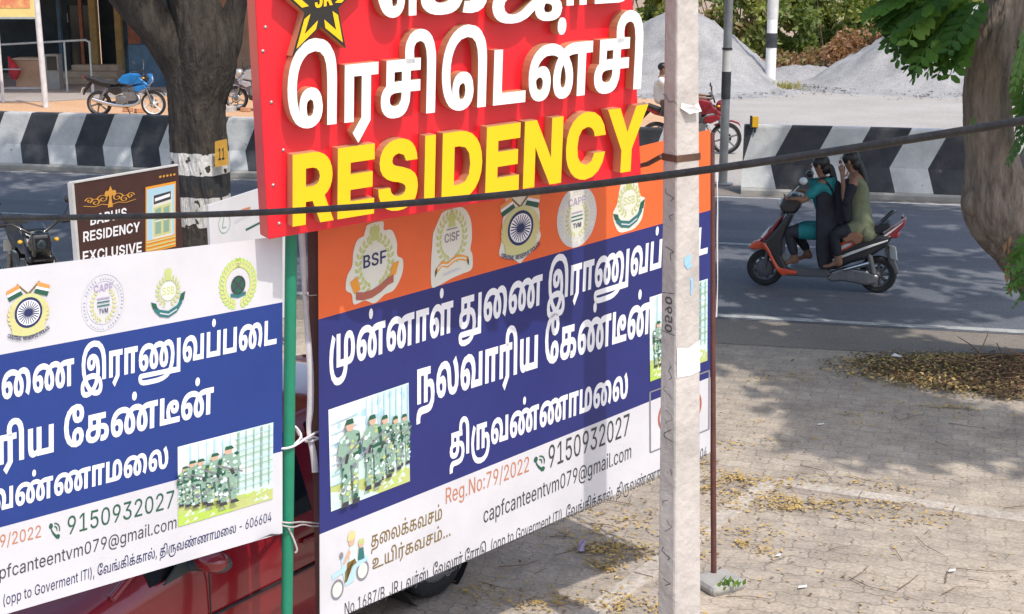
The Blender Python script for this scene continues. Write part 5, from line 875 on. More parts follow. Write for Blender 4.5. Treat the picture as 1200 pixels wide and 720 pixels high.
def crown_cloud(mb, rn, blobs, n, l, zmin=3.6, zslope=True):
    cl = []
    for (c, r) in blobs:
        for k in range(int(10 + 3 * r[0] * r[1])):
            d = rdir(rn); q = .35 + .65 * rn.random() ** .6
            cl.append((Vector((c[0] + d.x * r[0] * q, c[1] + d.y * r[1] * q, c[2] + d.z * r[2] * q)), rn.uniform(.35, .8)))
    for k in range(n):
        c, r = rn.choice(cl); p = c + rdir(rn) * r * rn.random() ** .5
        if p.z < zmin: continue
        leaf(mb, p, rdir(rn) + Vector((0, 0, -.3)), l * rn.uniform(.7, 1.3), l * .6, rn.choice((0, 0, 1, 1, 1, 2)), rn)
    return cl
def frond(mb, base, d, length, pairs, rn, mi=None, drop=.25, lw=.075, droop_side=None):
    """pinnate leaf: a thin rachis with pairs of oval leaflets"""
    d = Vector(d).normalized(); side = d.cross(Vector((0, 0, 1)))
    if side.length < .1: side = Vector((1, 0, 0))
    side.normalize()
    side = Matrix.Rotation(rn.uniform(-.7, .7), 3, d) @ side
    pts = []
    for i in range(pairs + 1):
        q = i / pairs; pts.append(Vector(base) + d * length * q + Vector((0, 0, -drop * length * q * q)))
    mb.tube(pts, .004, 4, 0 if mi is None else mi, caps=False)
    for i in range(1, pairs + 1):
        t = (pts[i] - pts[i - 1]).normalized(); env = (math.sin(math.pi * (0.18 + .72 * i / pairs))) ** .6
        for sgn in (-1, 1):
            a = (side * sgn * 1.0 + t * .55 + Vector((0, 0, -.12 + rn.uniform(-.15, .15)))).normalized(); n = a.cross(t).normalized(); b = n.cross(a)
            l = length * (.44 if pairs == 7 else .36) * env * rn.uniform(.85, 1.1); w = l * .48; p = pts[i]
            m = (rn.choice((0, 0, 1)) if mi is None else mi)
            up = n if n.z > 0 else -n
            mb.add([p, p + a * l * .3 + b * w * .5, p + a * l * .75 + b * w * .45, p + a * l, p + a * l * .75 - b * w * .45, p + a * l * .3 - b * w * .5, p + a * l * .5 - up * w * .14], [(0, 1, 6), (1, 2, 6), (2, 3, 6), (3, 4, 6), (4, 5, 6), (5, 0, 6)], m)

# --- right tree, leaning in from beyond the right edge
rn = random.Random(5); YT = 12.4
rt = thing('leaning_tree', 'grey barked tree with a bulging crooked trunk leaning in at the right edge', 'tree', (P(1300, 440, YT).x, YT, 0))
M['bark_grey'] = bark('bark_greybrown', (0.13, 0.10, 0.08), (0.30, 0.24, 0.19))
g0 = P(1305, 445, YT)
path = [(g0.x + .05, YT + .02, -.1, .42), pxr(1285, 400, YT, 104), pxr(1246, 330, YT, 94), pxr(1207, 280, YT, 88), pxr(1175, 240, YT, 86), pxr(1165, 195, YT, 64), pxr(1159, 150, YT, 57), pxr(1158, 110, YT, 56), pxr(1164, 60, YT, 56), pxr(1180, 0, YT, 50), pxr(1192, -60, YT, 46), pxr(1195, -150, YT, 40)]
mb = MB(); trunk_mesh(mb, [(*q[:3], q[3] * .93) for q in path], 84, rn, .045, 16, .05)
for c, r in (((1145, 236, YT - .05), .12),):
    p = P(*c); mb.ell(p, (r, r * .8, r * 1.2), n=14, m=9)
mb.build('trunk', M['bark_grey'], rt)
top = Vector(path[-1][:3])
mb = MB(); limbs = []
for (a, b, r0) in (((1186, 10, YT), (1090, -40, YT - .6), .05), ((1170, 45, YT), (1062, 18, YT - .4), .028), ((1194, -30, YT), (1290, -60, YT - .5), .06), ((1188, 60, YT), (1235, 60, YT - .5), .03)):
    p, q = P(*a), P(*b); mid = p.lerp(q, .5) + Vector((0, 0, .12)); mb.tube(smooth_path([p, mid, q], 5), list(np.linspace(r0, r0 * .4, 11)), 8); limbs.append((p, mid, q))
for tx, ty, tz in ((1.5, 11, 6.2), (7.5, 15, 6.5), (3.5, 17.5, 6.8), (6.0, 10, 6.5)):
    mb.tube(smooth_path([top, top.lerp(Vector((tx, ty, tz)), .5) + Vector((0, 0, .5)), Vector((tx, ty, tz))], 6), list(np.linspace(.16, .03, 13)), 8)
mb.build('limb', M['bark_grey'], rt)
mb = MB()
crown_cloud(mb, rn, [((4.8, 13.5, 6.4), (3.4, 3.2, 1.9)), ((2.2, 13.2, 6.2), (2.6, 2.6, 1.5)), ((6.8, 17.0, 6.6), (3.0, 3.4, 1.7)), ((3.0, 17.0, 6.8), (3.0, 2.6, 1.5)), ((4.6, 9.7, 5.4), (1.7, 1.3, 1.0)), ((5.1, 7.9, 5.4), (1.2, .6, .5))], 15000, .36, 4.0)
mb.build('crown', LEAVES, rt, recalc=False)
# the low sprays that hang into the picture
mb = MB()
def spray(px, py, y, dx, dz, ln, pairs=9, mi=None, dy=None):
    if px < 1160: py = py * .62 - 14; ln *= .92; pairs = 7
    p = P(px, py, y); frond(mb, p, (dx, rn.uniform(-.5, .3) if dy is None else dy, dz), ln, pairs, rn, mi)
for px, py, dx, dz, ln, mi in (
    (1110, 8, -.9, -.35, .55, None), (1098, 22, -.9, -.5, .50, None), (1120, 30, -.8, -.8, .52, None), (1108, 42, -.75, -.6, .5, 1), (1130, 46, -.6, -.7, .45, None),
    (1085, 5, -1, -.15, .48, 1), (1075, 14, -1, -.45, .42, None), (1140, 20, -.6, -.6, .5, 0), (1135, 62, -.9, -.55, .5, 0), (1128, 76, -.95, -.35, .52, 0),
    (1142, 80, -.8, -.7, .42, 0), (1100, -8, -.8, -.5, .5, 1), (1120, -6, -.3, -.9, .5, 1), (1070, -12, -.9, -.5, .45, 2), (1090, -16, -.4, -.7, .5, 2),
    (1100, 26, -.8, -.6, .45, 1), (1088, 28, -.8, -.4, .4, None), (1060, 4, -1, -.5, .34, 1), (1122, 10, -.5, -.4, .5, 2), (1112, -2, -.7, -.1, .5, 2), (1140, 0, -.7, -.3, .5, 2),
    (1198, 70, .2, -1, .42, 1), (1206, 95, -.1, -1, .4, 0), (1214, 110, -.1, -1, .4, 1), (1190, 55, .6, -.8, .4, 2), (1210, 20, -.2, -.9, .45, 1), (1216, 130, -.5, -.8, .38, 0), (1208, 50, 0, -1, .4, 1),
    (1128, 40, -.7, -.7, .55, 0), (1118, 56, -.8, -.6, .5, 0), (1104, 38, -.9, -.6, .46, 0), (1134, 34, -.3, -1, .5, 1), (1146, 40, -.5, -.9, .45, 0)):
    spray(px, py, YT - rn.uniform(.25, .7), dx, dz, ln, 9, mi)
    if py < 60 and px < 1150: spray(px + rn.uniform(-14, 14), py + rn.uniform(-14, 10), YT - rn.uniform(.2, .9), dx + rn.uniform(-.3, .3), dz + rn.uniform(-.3, .2), ln * .95, 9, mi)
for px, py, dx, dz, ln in ((1212, 268, -.5, -.8, .30), (1214, 290, -.8, -.5, .27), (1208, 308, -.6, -.7, .25), (1214, 330, -.7, -.6, .24), (1205, 285, -.9, -.4, .22), (1212, 318, -.9, -.3, .24), (1142, 242, -.3, -1, .14), (1216, 300, -.3, -1, .3)):
    spray(px, py, YT - .45, dx, dz, ln, 6, 1, dy=-.1)
mb.build('hanging_leaves', LEAVES, rt, recalc=False)
mb = MB()
for k in range(9):
    p = P(1183 + rn.uniform(-5, 5), 275 + k * 7, YT - .42); leaf(mb, p, (rn.uniform(-.3, .3), 0, -1), .12, .05, rn.randrange(2), rn)
mb.build('withered_leaves', [M['dry_a'], M['dry_b']], rt, recalc=False)

# --- left tree with painted bands
rn = random.Random(11); YL = 15.3
b0 = P(240, 347, YL)
rt = thing('banded_tree', 'dark forked tree trunk ringed with white and black paint bands, behind the brown hotel board', 'tree', (b0.x, YL, 0))
zp = lambda py: P(240, py, YL - .3).z
bands = [(zp(207), zp(181), (0.62, 0.60, 0.57)), (zp(233), zp(207), (0.03, 0.03, 0.032)), (zp(268), zp(233), (0.55, 0.53, 0.50))]
M['bark_dark'] = bark('bark_dark', (0.02, 0.017, 0.015), (0.065, 0.052, 0.042), bands)
path = [(b0.x, YL, -.1, .42), pxr(241, 310, YL, 72), pxr(241, 270, YL, 66), pxr(237, 215, YL, 65), pxr(233, 160, YL, 65), pxr(232, 120, YL, 66), pxr(236, 90, YL, 74), pxr(238, 60, YL, 76), pxr(232, 25, YL, 64), pxr(222, -10, YL, 54), pxr(205, -90, YL, 46), pxr(190, -190, YL, 36)]
mb = MB(); trunk_mesh(mb, path, 84, rn, .045, 16, .05); mb.build('trunk', M['bark_dark'], rt)
mb = MB(); trunk_mesh(mb, [pxr(226, 105, YL, 40), pxr(207, 70, YL - .05, 44), pxr(188, 38, YL - .1, 46), pxr(163, 6, YL - .15, 48), pxr(132, -30, YL - .2, 44), pxr(85, -80, YL - .3, 36), pxr(30, -150, YL - .4, 26)], 18, rn, .06); mb.build('limb', M['bark_dark'], rt)
mb = MB(); trunk_mesh(mb, [pxr(252, 90, YL, 30), pxr(264, 52, YL + .05, 34), pxr(272, 22, YL + .08, 26), pxr(281, -8, YL + .1, 20), pxr(298, -60, YL + .2, 18), pxr(330, -150, YL + .4, 14)], 14, rn, .06); mb.build('limb', M['bark_dark'], rt)
mb = MB(); crown_cloud(mb, rn, [((-4.2, 15.5, 6.6), (3.2, 3.0, 1.7)), ((-7.5, 16.5, 6.6), (3.2, 3.4, 1.6)), ((-1.6, 17.0, 6.9), (2.6, 2.8, 1.5)), ((-5.0, 19.5, 7.2), (3.8, 3.2, 1.6)), ((-10, 20, 7), (3.5, 3.5, 1.6))], 14000, .36, 4.2)
mb.build('crown', LEAVES, rt, recalc=False)
M['tag_yellow'] = mat('yellow_tag', (0.46, 0.25, 0.03), 0.6, var=0.2, scale=15)
M['ink'] = mat('dark_ink', (0.015, 0.015, 0.02), 0.6)
# --- tree whose trunk stands hidden behind the red sign; its crown shades the road
rn = random.Random(21)
rt = thing('roadside_tree', 'roadside tree standing hidden behind the large red signboard', 'tree', (-.35, 16.3, 0))
mb = MB(); trunk_mesh(mb, [(-.35, 16.3, -.1, .34), (-.33, 16.3, 1.2, .27), (-.3, 16.3, 2.6, .25), (-.2, 16.4, 4.2, .2), (0, 16.6, 6.0, .12)], 18, rn, .05); mb.build('trunk', M['bark_grey'], rt)
mb = MB(); crown_cloud(mb, rn, [((.2, 16.6, 6.8), (2.6, 2.8, 1.6)), ((.8, 19.2, 7.2), (2.6, 2.2, 1.4))], 7000, .36, 4.2); mb.build('crown', LEAVES, rt, recalc=False)
# number plate nailed on the banded trunk
pp = Panel((P(250, 180, YL - .33).x - .3, YL - .36), (P(250, 180, YL - .33).x + .3, YL - .30))
rt = thing('number_plate', 'small yellow number plate nailed to the banded tree trunk', 'plate', P(260, 182, YL - .34))
mb = MB(); q = [pp.uv(252, 166), pp.uv(266, 163), pp.uv(268, 193), pp.uv(252, 196)]; mb.prism(q, lambda u, z, d: pp.at(u, z, d), 0, .012); mb.build('plate', M['tag_yellow'], rt)
text(pp, 'IS', '11', (256, 188), (263, 187), 14, 727, .015, [M['ink']], 'number', rt)

# ================================================================== SIGNS
M['red_acp'] = mat('red_sign_panel', (0.74, 0.008, 0.022), 0.32, coat=0.3, var=0.05, scale=1.2)
M['white_acrylic'] = mat('white_acrylic', (0.86, 0.86, 0.86), 0.35, var=0.015)
M['yellow_acrylic'] = mat('yellow_acrylic', (0.87, 0.52, 0.004), 0.35, var=0.03)
M['bronze_edge'] = mat('bronze_letter_edge', (0.60, 0.36, 0.19), 0.35, 0.3, var=0.12, scale=3)
M['star_black'] = mat('star_black', (0.02, 0.018, 0.015), 0.35)
M['screw'] = mat('zinc_screw', (0.55, 0.5, 0.48), 0.4, 0.7)
# --- red hotel signboard
y0s, y1s = 5.95, 6.76
SP = Panel(P(314.5, 281, y0s)[:2], P(751.5, 206, y1s)[:2])
rt = thing('hotel_sign', 'large bright red signboard with raised white Tamil letters and yellow RESIDENCY lettering', 'signboard', SP.at(SP.len / 2, 0, -.1))
bl, brr = Vector(SP.uv(314.5, 281)), Vector(SP.uv(751.5, 206)); tl, tr_ = Vector(SP.uv(299, 0)), Vector(SP.uv(742, 0))
up_l, up_r = (tl - bl), (tr_ - brr); HS = 1.75
tl2 = bl + up_l * (HS / up_l.length); tr2 = brr + up_r * (HS / up_r.length)
mb = MB(); mb.prism([bl, brr, tr2, tl2], lambda u, z, d: SP.at(u, z, d), -.12, 0)
mb.build('sign_box', M['red_acp'], rt, bevel=.006)
LD = .073
text(SP, 'IB', 'RESIDENCY', (343, 266), (756, 198), 84, 727, LD, [M['yellow_acrylic'], M['bronze_edge']], 'raised_lettering', rt, depth=LD - .001)
text(SP, 'TB', 'ரெசிடென்சி', (337, 152), (751, 104), 69, 566, LD, [M['white_acrylic'], M['bronze_edge']], 'raised_lettering', rt, depth=LD - .001)
for ch, x0, x1 in (('ெ', 441, 488), ('க', 493, 571), ('ஜ', 577, 660), ('ா', 664, 694), ('ம்', 697, 740)):
    yb = lambda x: 21 - (x - 441) * .063
    lift, hh = (11, 50) if ch == 'ஜ' else (0, 67)
    text(SP, 'TB', ch, (x0, yb(x0) - lift), (x1, yb(x1) - lift), hh, 566, LD, [M['white_acrylic'], M['bronze_edge']], 'raised_lettering', rt, depth=LD - .001)
# star emblem
cs = (377, 4); sw = Vector(SP.uv(cs[0] + 40, cs[1] - 5, LD)) - Vector(SP.uv(cs[0], cs[1], LD)); c2 = Vector(SP.uv(*cs, LD)); sw = sw / 40; sh_ = Vector(SP.uv(cs[0] + 2, cs[1] - 40, LD)) - c2; sh_ = sh_ / 40
def star(R, r, rot=0):
    return [c2 + sw * (math.cos(a) * q * 52 / 70) + sh_ * (math.sin(a) * q) for a, q in ((math.pi / 2 + k * math.pi / 5, (R if k % 2 == 0 else r)) for k in range(10))]
st = thing('star_emblem', None, None) if False else None
mb = MB(); mb.prism(star(72, 28), lambda u, z, d: SP.at(u, z, d), .001, LD, 0, side=1); se = mb.build('star_emblem', [M['star_black'], M['bronze_edge']], rt)
mb = MB()
o_, i_ = star(62, 25), star(42, 16)
for k in range(10):
    if k % 2 == 0:  # V-shaped yellow line inside every tip
        for s_ in (-1, 1):
            j = (k + s_) % 10; a, b_, c_, d_ = o_[k], o_[k].lerp(o_[j], .80), i_[k].lerp(i_[j], .80), i_[k]
            mb.add([SP.at(v.x, v.y, LD + .003) for v in (a, b_, c_, d_)], [(0, 1, 2, 3)])
mb.build('star_line', M['yellow_acrylic'], se, recalc=False)
text(SP, 'IB', 'JR', (369, 10), (390, 6), 17, 727, LD + .004, [M['yellow_acrylic']], 'star_letters', se)
for px, py in ((327, 262), (320, 217), (318, 120), (332, 176), (311, 32), (308, 60)):
    mb = MB(); u = SP.uv(px, py); mb.lathe(SP.at(*u), SP.n, [(.007, 0), (.007, .004), (.001, .006)], 10); mb.build('screw', M['screw'], rt)

# --- printed banners -------------------------------------------------------
def vinyl(name, c, rough=0.42):
    m = mat(name, c, rough, var=0.07, scale=2.0, chip=(.735, 24, tuple(.55 * q + .25 for q in c)))
    nt = m.node_tree; b = nt.nodes['Principled BSDF']
    tc = nt.nodes['Texture Coordinate']; mp = nt.nodes.new('ShaderNodeMapping'); mp.inputs['Scale'].default_value = (1, 1, .25); nt.links.new(tc.outputs['Object'], mp.inputs[0])
    w = nt.nodes.new('ShaderNodeTexNoise'); w.inputs['Scale'].default_value = 3.2; w.inputs['Detail'].default_value = 2
    nt.links.new(mp.outputs[0], w.inputs['Vector'])
    bp = nt.nodes.new('ShaderNodeBump'); bp.inputs['Strength'].default_value = 0.6; bp.inputs['Distance'].default_value = 0.03
    nt.links.new(w.outputs['Fac'], bp.inputs['Height']); nt.links.new(bp.outputs[0], b.inputs['Normal'])
    return m
M['v_white'] = vinyl('banner_white', (0.62, 0.61, 0.635)); M['v_blue'] = vinyl('banner_blue', (0.020, 0.026, 0.155)); M['v_blue_l'] = vinyl('banner_blue_bright', (0.014, 0.042, 0.215))
M['v_orange'] = vinyl('banner_orange', (0.80, 0.135, 0.03))
ink = lambda n, c: mat(n, c, 0.45)
M['i_white'] = ink('print_white', (0.84, 0.84, 0.86)); M['i_black'] = ink('print_charcoal', (0.05, 0.05, 0.06)); M['i_rust'] = ink('print_rust', (0.50, 0.20, 0.11)); M['i_brown'] = ink('print_olive_brown', (0.20, 0.13, 0.035))
M['i_green'] = ink('print_dark_green', (0.02, 0.10, 0.06)); M['i_navy'] = ink('print_navy', (0.02, 0.03, 0.11)); M['i_olive'] = ink('print_olive_yellow', (0.60, 0.60, 0.27)); M['i_leaf'] = ink('print_leaf_green', (0.50, 0.55, 0.20))
M['i_cream'] = ink('print_cream', (0.72, 0.72, 0.62)); M['i_ribbon'] = ink('print_brick_ribbon', (0.42, 0.12, 0.08)); M['i_amber'] = ink('print_amber', (0.80, 0.32, 0.03)); M['i_mauve'] = ink('print_mauve', (0.40, 0.33, 0.50)); M['i_lightgrey'] = ink('print_pale_grey', (0.60, 0.60, 0.66)); M['i_sky'] = ink('print_pale_blue', (0.42, 0.63, 0.74)); M['i_skin'] = ink('print_skin', (0.62, 0.40, 0.28)); M['i_lime'] = ink('print_lime', (0.45, 0.62, 0.10)); M['i_teal'] = ink('print_teal_dark', (0.03, 0.16, 0.16)); M['i_mint'] = ink('print_mint', (0.60, 0.76, 0.70)); M['i_camo'] = ink('print_camo', (0.26, 0.40, 0.31)); M['i_grey'] = ink('print_grey', (0.22, 0.22, 0.25)); M['i_yellow'] = ink('print_yellow', (0.64, 0.58, 0.26)); M['i_saffron'] = ink('print_saffron', (0.75, 0.30, 0.08))
INKS = ['i_white', 'i_black', 'i_navy', 'i_olive', 'i_leaf', 'i_cream', 'i_ribbon', 'i_amber', 'i_green', 'i_mauve', 'i_lightgrey', 'i_sky', 'i_skin', 'i_lime', 'i_teal', 'i_mint', 'i_camo', 'i_grey', 'i_yellow', 'i_saffron', 'i_brown', 'i_rust']
IX = {k[2:]: i for i, k in enumerate(INKS)}; INKM = [M[k] for k in INKS]

class Art:
    """flat print: a local frame (about -1..1) laid on a panel through three photo points"""
    def __init__(s, panel, c, right, up, off):
        s.p = panel; s.c = Vector(panel.uv(*c, off)); s.r = Vector(panel.uv(c[0] + right[0], c[1] + right[1], off)) - s.c; s.u = Vector(panel.uv(c[0] + up[0], c[1] + up[1], off)) - s.c; s.off = off; s.mb = MB(); s.k = 0
    def pt(s, x, y): q = s.c + s.r * x + s.u * y; return s.p.at(q.x, q.y, s.off + s.k * .00035)
    def poly(s, pts, ink):
        s.k += 1; s.mb.add([s.pt(*q) for q in pts], [tuple(range(len(pts)))], IX[ink])
    def blob(s, pts, ink):
        q = [tuple(v) for v in smooth_path(pts[-2:] + pts + pts[:2], 4)][8:-8]
        s.poly(q[:-1] if len(q) > 3 else pts, ink)
    def ell(s, x, y, rx, ry, ink, n=28): s.poly([(x + rx * math.cos(2 * math.pi * k / n), y + ry * math.sin(2 * math.pi * k / n)) for k in range(n)], ink)
    def ring(s, x, y, rx, ry, w, ink, n=40):
        s.k += 1; a = [s.pt(x + rx * math.cos(2 * math.pi * k / n), y + ry * math.sin(2 * math.pi * k / n)) for k in range(n)]; b = [s.pt(x + (rx - w) * math.cos(2 * math.pi * k / n), y + (ry - w) * math.sin(2 * math.pi * k / n)) for k in range(n)]
        s.mb.add(a + b, [(k, (k + 1) % n, n + (k + 1) % n, n + k) for k in range(n)], IX[ink])
    def line(s, pts, w, ink, lift=True):
        if lift: s.k += 1
        for (x0, y0), (x1, y1) in zip(pts, pts[1:]):
            d = math.hypot(x1 - x0, y1 - y0) or 1; nx, ny = -(y1 - y0) / d * w / 2, (x1 - x0) / d * w / 2
            s.mb.add([s.pt(x0 + nx, y0 + ny), s.pt(x1 + nx, y1 + ny), s.pt(x1 - nx, y1 - ny), s.pt(x0 - nx, y0 - ny)], [(0, 1, 2, 3)], IX[ink])
    def laurel(s, rx, ry, a0, a1, n, l, ink, cx=0, cy=0):
        s.k += 1
        for sg in (-1, 1):
            for k in range(n):
                a = R_(a0 + (a1 - a0) * k / (n - 1)); x, y = cx + sg * rx * math.cos(a), cy + ry * math.sin(a)
                tx, ty = -math.sin(a) * sg, math.cos(a)
                for side in (-.7, .7):
                    ang = math.atan2(ty, tx) + side * sg; dx, dy = math.cos(ang) * l, math.sin(ang) * l; px_, py_ = -dy * .28, dx * .28
                    s.mb.add([s.pt(x, y), s.pt(x + dx * .5 + px_, y + dy * .5 + py_), s.pt(x + dx, y + dy), s.pt(x + dx * .5 - px_, y + dy * .5 - py_)], [(0, 1, 2, 3)], IX[ink])
    def band(s, pts, h, ink):
        """curved ribbon: centre points and height"""
        s.k += 1; n = len(pts); s.mb.add([s.pt(x, y + h / 2) for x, y in pts] + [s.pt(x, y - h / 2) for x, y in pts], [(k, k + 1, n + k + 1, n + k) for k in range(n - 1)], IX[ink])
    def word(s, style, t, x0, x1, y, h, ink, sq=1.0):
        s.k += 1; gl, W = run_glyphs(style, t); a, b = extent(gl); e = (x1 - x0) / (b - a)
        text_mesh(s.mb, gl, lambda u, v, d: s.pt(x0 + (u - a) * e, y + v * h / 727), IX[ink])
    def arcword(s, style, t, rx, ry, a0, a1, h, ink, cy=0):
        s.k += 1; gl, W = run_glyphs(style, t)
        for x, k, c in gl:
            a = R_(a0 + (a1 - a0) * (x / W)); bx_, by_ = rx * math.cos(a), cy + ry * math.sin(a); up = -1 if a1 > a0 else 1
            ox, oy = math.cos(a) * up, math.sin(a) * up; rx_, ry_ = oy, -ox; q = h / 727
            text_mesh(s.mb, [(0, k, c)], lambda u, v, d: s.pt(bx_ + (rx_ * u + ox * v) * q, by_ + (ry_ * u + oy * v) * q), IX[ink])
    def build(s, name, parent):
        return s.mb.build(name, INKM, parent, recalc=False)
def lion(a, cx, cy, s_, ink):
    a.poly([(cx - .5 * s_, cy - .5 * s_), (cx + .5 * s_, cy - .5 * s_), (cx + .42 * s_, cy - .2 * s_), (cx + .55 * s_, cy + .1 * s_), (cx + .38 * s_, cy + .5 * s_), (cx + .15 * s_, cy + .42 * s_), (cx, cy + .62 * s_), (cx - .15 * s_, cy + .42 * s_), (cx - .38 * s_, cy + .5 * s_), (cx - .55 * s_, cy + .1 * s_), (cx - .42 * s_, cy - .2 * s_)], ink)
    a.line([(cx - .55 * s_, cy - .56 * s_), (cx + .55 * s_, cy - .56 * s_)], .1 * s_, ink)
def emblem(panel, kind, c, w, h, slope, off, parent, sticker):
    a = Art(panel, c, (w, slope * w), (0, -h), off)
    if kind == 'bsf':
        if sticker: a.blob([(-.28, 1), (.28, 1), (.32, .78), (.6, .72), (.78, .4), (.8, .05), (1.0, -.1), (.98, -.45), (.7, -.8), (.35, -.86), (0, -1), (-.35, -.86), (-.72, -.88), (-.8, -.6), (-1.0, -.45), (-.95, -.12), (-.78, .1), (-.74, .42), (-.6, .7), (-.32, .78)], 'cream')
        a.laurel(.56, .62, -75, 62, 10, .2, 'leaf', 0, .02); lion(a, 0, .78, .34, 'leaf'); lion(a, 0, .42, .22, 'cream')
        a.word('IS', 'BSF', -.40, .40, -.05, .32, 'navy')
        a.poly([(-.86, -.3), (-.62, -.2), (-.5, -.55), (-.72, -.62)], 'amber'); a.poly([(.86, -.1), (.62, -.12), (.52, -.45), (.74, -.42)], 'amber')
        a.band([(-.66, -.68), (-.4, -.74), (-.1, -.74), (.2, -.66), (.45, -.54), (.66, -.5)], .2, 'ribbon')
    elif kind == 'cisf':
        if sticker: a.blob([(-.5, .95), (.0, 1), (.55, .95), (.9, .6), (.98, .1), (.9, -.25), (1, -.4), (.98, -.8), (.5, -.86), (0, -.9), (-.7, -1), (-.98, -.95), (-1, -.4), (-.95, .1), (-.85, .6)], 'cream')
        a.laurel(.62, .62, -78, 80, 11, .22, 'leaf', 0, .22); lion(a, 0, .72, .34, 'leaf')
        a.word('IS', 'CISF', -.36, .36, .12, .24, 'grey'); a.line([(-.25, .46), (.25, .46)], .03, 'grey')
        a.band([(-.8, -.62), (-.5, -.42), (-.2, -.5), (0, -.42), (.25, -.36), (.55, -.42), (.8, -.5)], .15, 'amber'); a.band([(-.7, -.53), (-.5, -.44), (-.2, -.5), (0, -.42), (.25, -.38), (.55, -.42), (.7, -.47)], .05, 'cream'); a.band([(-.82, -.66), (-.74, -.56)], .16, 'green'); a.band([(.74, -.5), (.82, -.6)], .16, 'green'); a.line([(-.4, -.74), (.4, -.7)], .05, 'lightgrey')
    elif kind == 'crpf':
        if sticker: a.blob([(-.7, .95), (.65, 1), (.75, .75), (.95, .3), (.92, -.1), (1, -.4), (.7, -.7), (.2, -.9), (0, -1), (-.3, -.85), (-.98, -.62), (-.9, -.2), (-.85, .3), (-.75, .6)], 'cream')
        for sg in (-1, 1):
            a.line([(sg * .5, .98), (-sg * .28, .42)], .06, 'brown'); a.poly([(sg * .42, .98), (sg * .98, .80), (sg * .92, .62), (sg * .36, .8)], 'saffron'); a.poly([(sg * .36, .84), (sg * .94, .68), (sg * .9, .56), (sg * .3, .74)], 'white'); a.poly([(sg * .33, .76), (sg * .92, .6), (sg * .84, .46), (sg * .24, .64)], 'green' )
        a.ell(0, .02, .86, .62, 'olive'); a.poly([(-.8, -.1), (.8, -.1), (.72, -.62), (0, -.78), (-.72, -.62)], 'olive'); a.laurel(.8, .5, -70, 30, 8, .22, 'yellow', 0, -.06)
        a.ell(0, .02, .62, .50, 'navy'); a.ell(0, .02, .52, .41, 'white')
        for k in range(24): an = math.pi * 2 * k / 24; a.line([(0, .02), (.48 * math.cos(an), .02 + .38 * math.sin(an))], .035, 'navy', lift=k == 0)
        a.ell(0, .02, .13, .1, 'navy')
        a.arcword('IS', 'CENTRAL RESERVE POLICE', 1.3, .72, 222, 318, .13, 'navy', cy=-.14)
    elif kind == 'capf':
        if sticker: a.ell(0, 0, 1, 1, 'cream', 40)
        a.ring(0, 0, .97, .97, .04, 'lightgrey'); a.ring(0, 0, .74, .74, .03, 'lightgrey')
        a.laurel(.5, .55, -80, 40, 9, .15, 'olive', 0, -.06); a.word('IS', 'CAPF', -.42, .42, .38, .24, 'mauve')
        for k, y in enumerate((.14, .02, -.1)): a.line([(-.28, y), (.28, y)], .045, 'teal' if k else 'mauve')
        a.word('IS', 'TVM', -.2, .2, -.36, .16, 'navy')
        for k in range(44):
            an = R_(k * 360 / 44)
            if k % 7 == 6: continue
            a.line([(.80 * math.cos(an), .80 * math.sin(an)), (.89 * math.cos(an), .89 * math.sin(an))], .05, 'lightgrey', lift=k == 0)
    elif kind == 'ssb':
        if sticker: a.blob([(-.35, 1.2), (.35, 1.2), (.55, .7), (.7, .2), (1, .05), (.95, -.3), (.8, -.7), (.4, -.95), (0, -1), (-.6, -.95), (-.9, -.6), (-1, -.2), (-.75, .1), (-.6, .6)], 'cream')
        lion(a, 0, .78, .40, 'leaf'); a.laurel(.6, .5, -75, 75, 9, .2, 'leaf', 0, .12); a.ell(0, .12, .42, .36, 'cream'); a.word('IS', 'SSB', -.36, .36, -.02, .3, 'leaf'); 
        a.band([(-.82, -.42), (-.5, -.66), (0, -.76), (.5, -.6), (.82, -.28)], .26, 'teal'); a.poly([(-1, -.2), (-.7, -.28), (-.62, -.5), (-.88, -.46)], 'green'); a.poly([(1, .02), (.72, -.06), (.62, -.32), (.9, -.3)], 'green'); a.line([(-.5, -.66), (0, -.77), (.5, -.62)], .05, 'lightgrey')
    else:
        a.laurel(.76, .78, -82, 84, 15, .3, 'lime'); a.laurel(.74, .76, -80, 82, 15, .2, 'olive'); a.ell(0, -.04, .36, .36, 'green'); a.line([(-.22, .16), (.22, -.24)], .08, 'black'); a.line([(.22, .16), (-.22, -.24)], .08, 'black'); a.band([(-.38, -.38), (0, -.46), (.38, -.38)], .13, 'teal'); a.ring(0, -.04, .36, .36, .05, 'black')
    return a.build('emblem', parent)
def phone(panel, c, h, slope, off, parent):
    a = Art(panel, c, (h * .8, slope * h * .8), (0, -h), off)
    a.band([(-.62, .72), (-.5, .2), (-.2, -.3), (.15, -.66), (.55, -.85)], .36, 'green'); a.ell(-.52, .55, .26, .3, 'green'); a.ell(.38, -.72, .3, .24, 'green')
    for r in (.38, .72):
        a.line([(-.1 + r * math.cos(R_(t)), .05 + r * math.sin(R_(t))) for t in range(-20, 95, 12)], .13, 'green')
    return a.build('phone_symbol', parent)
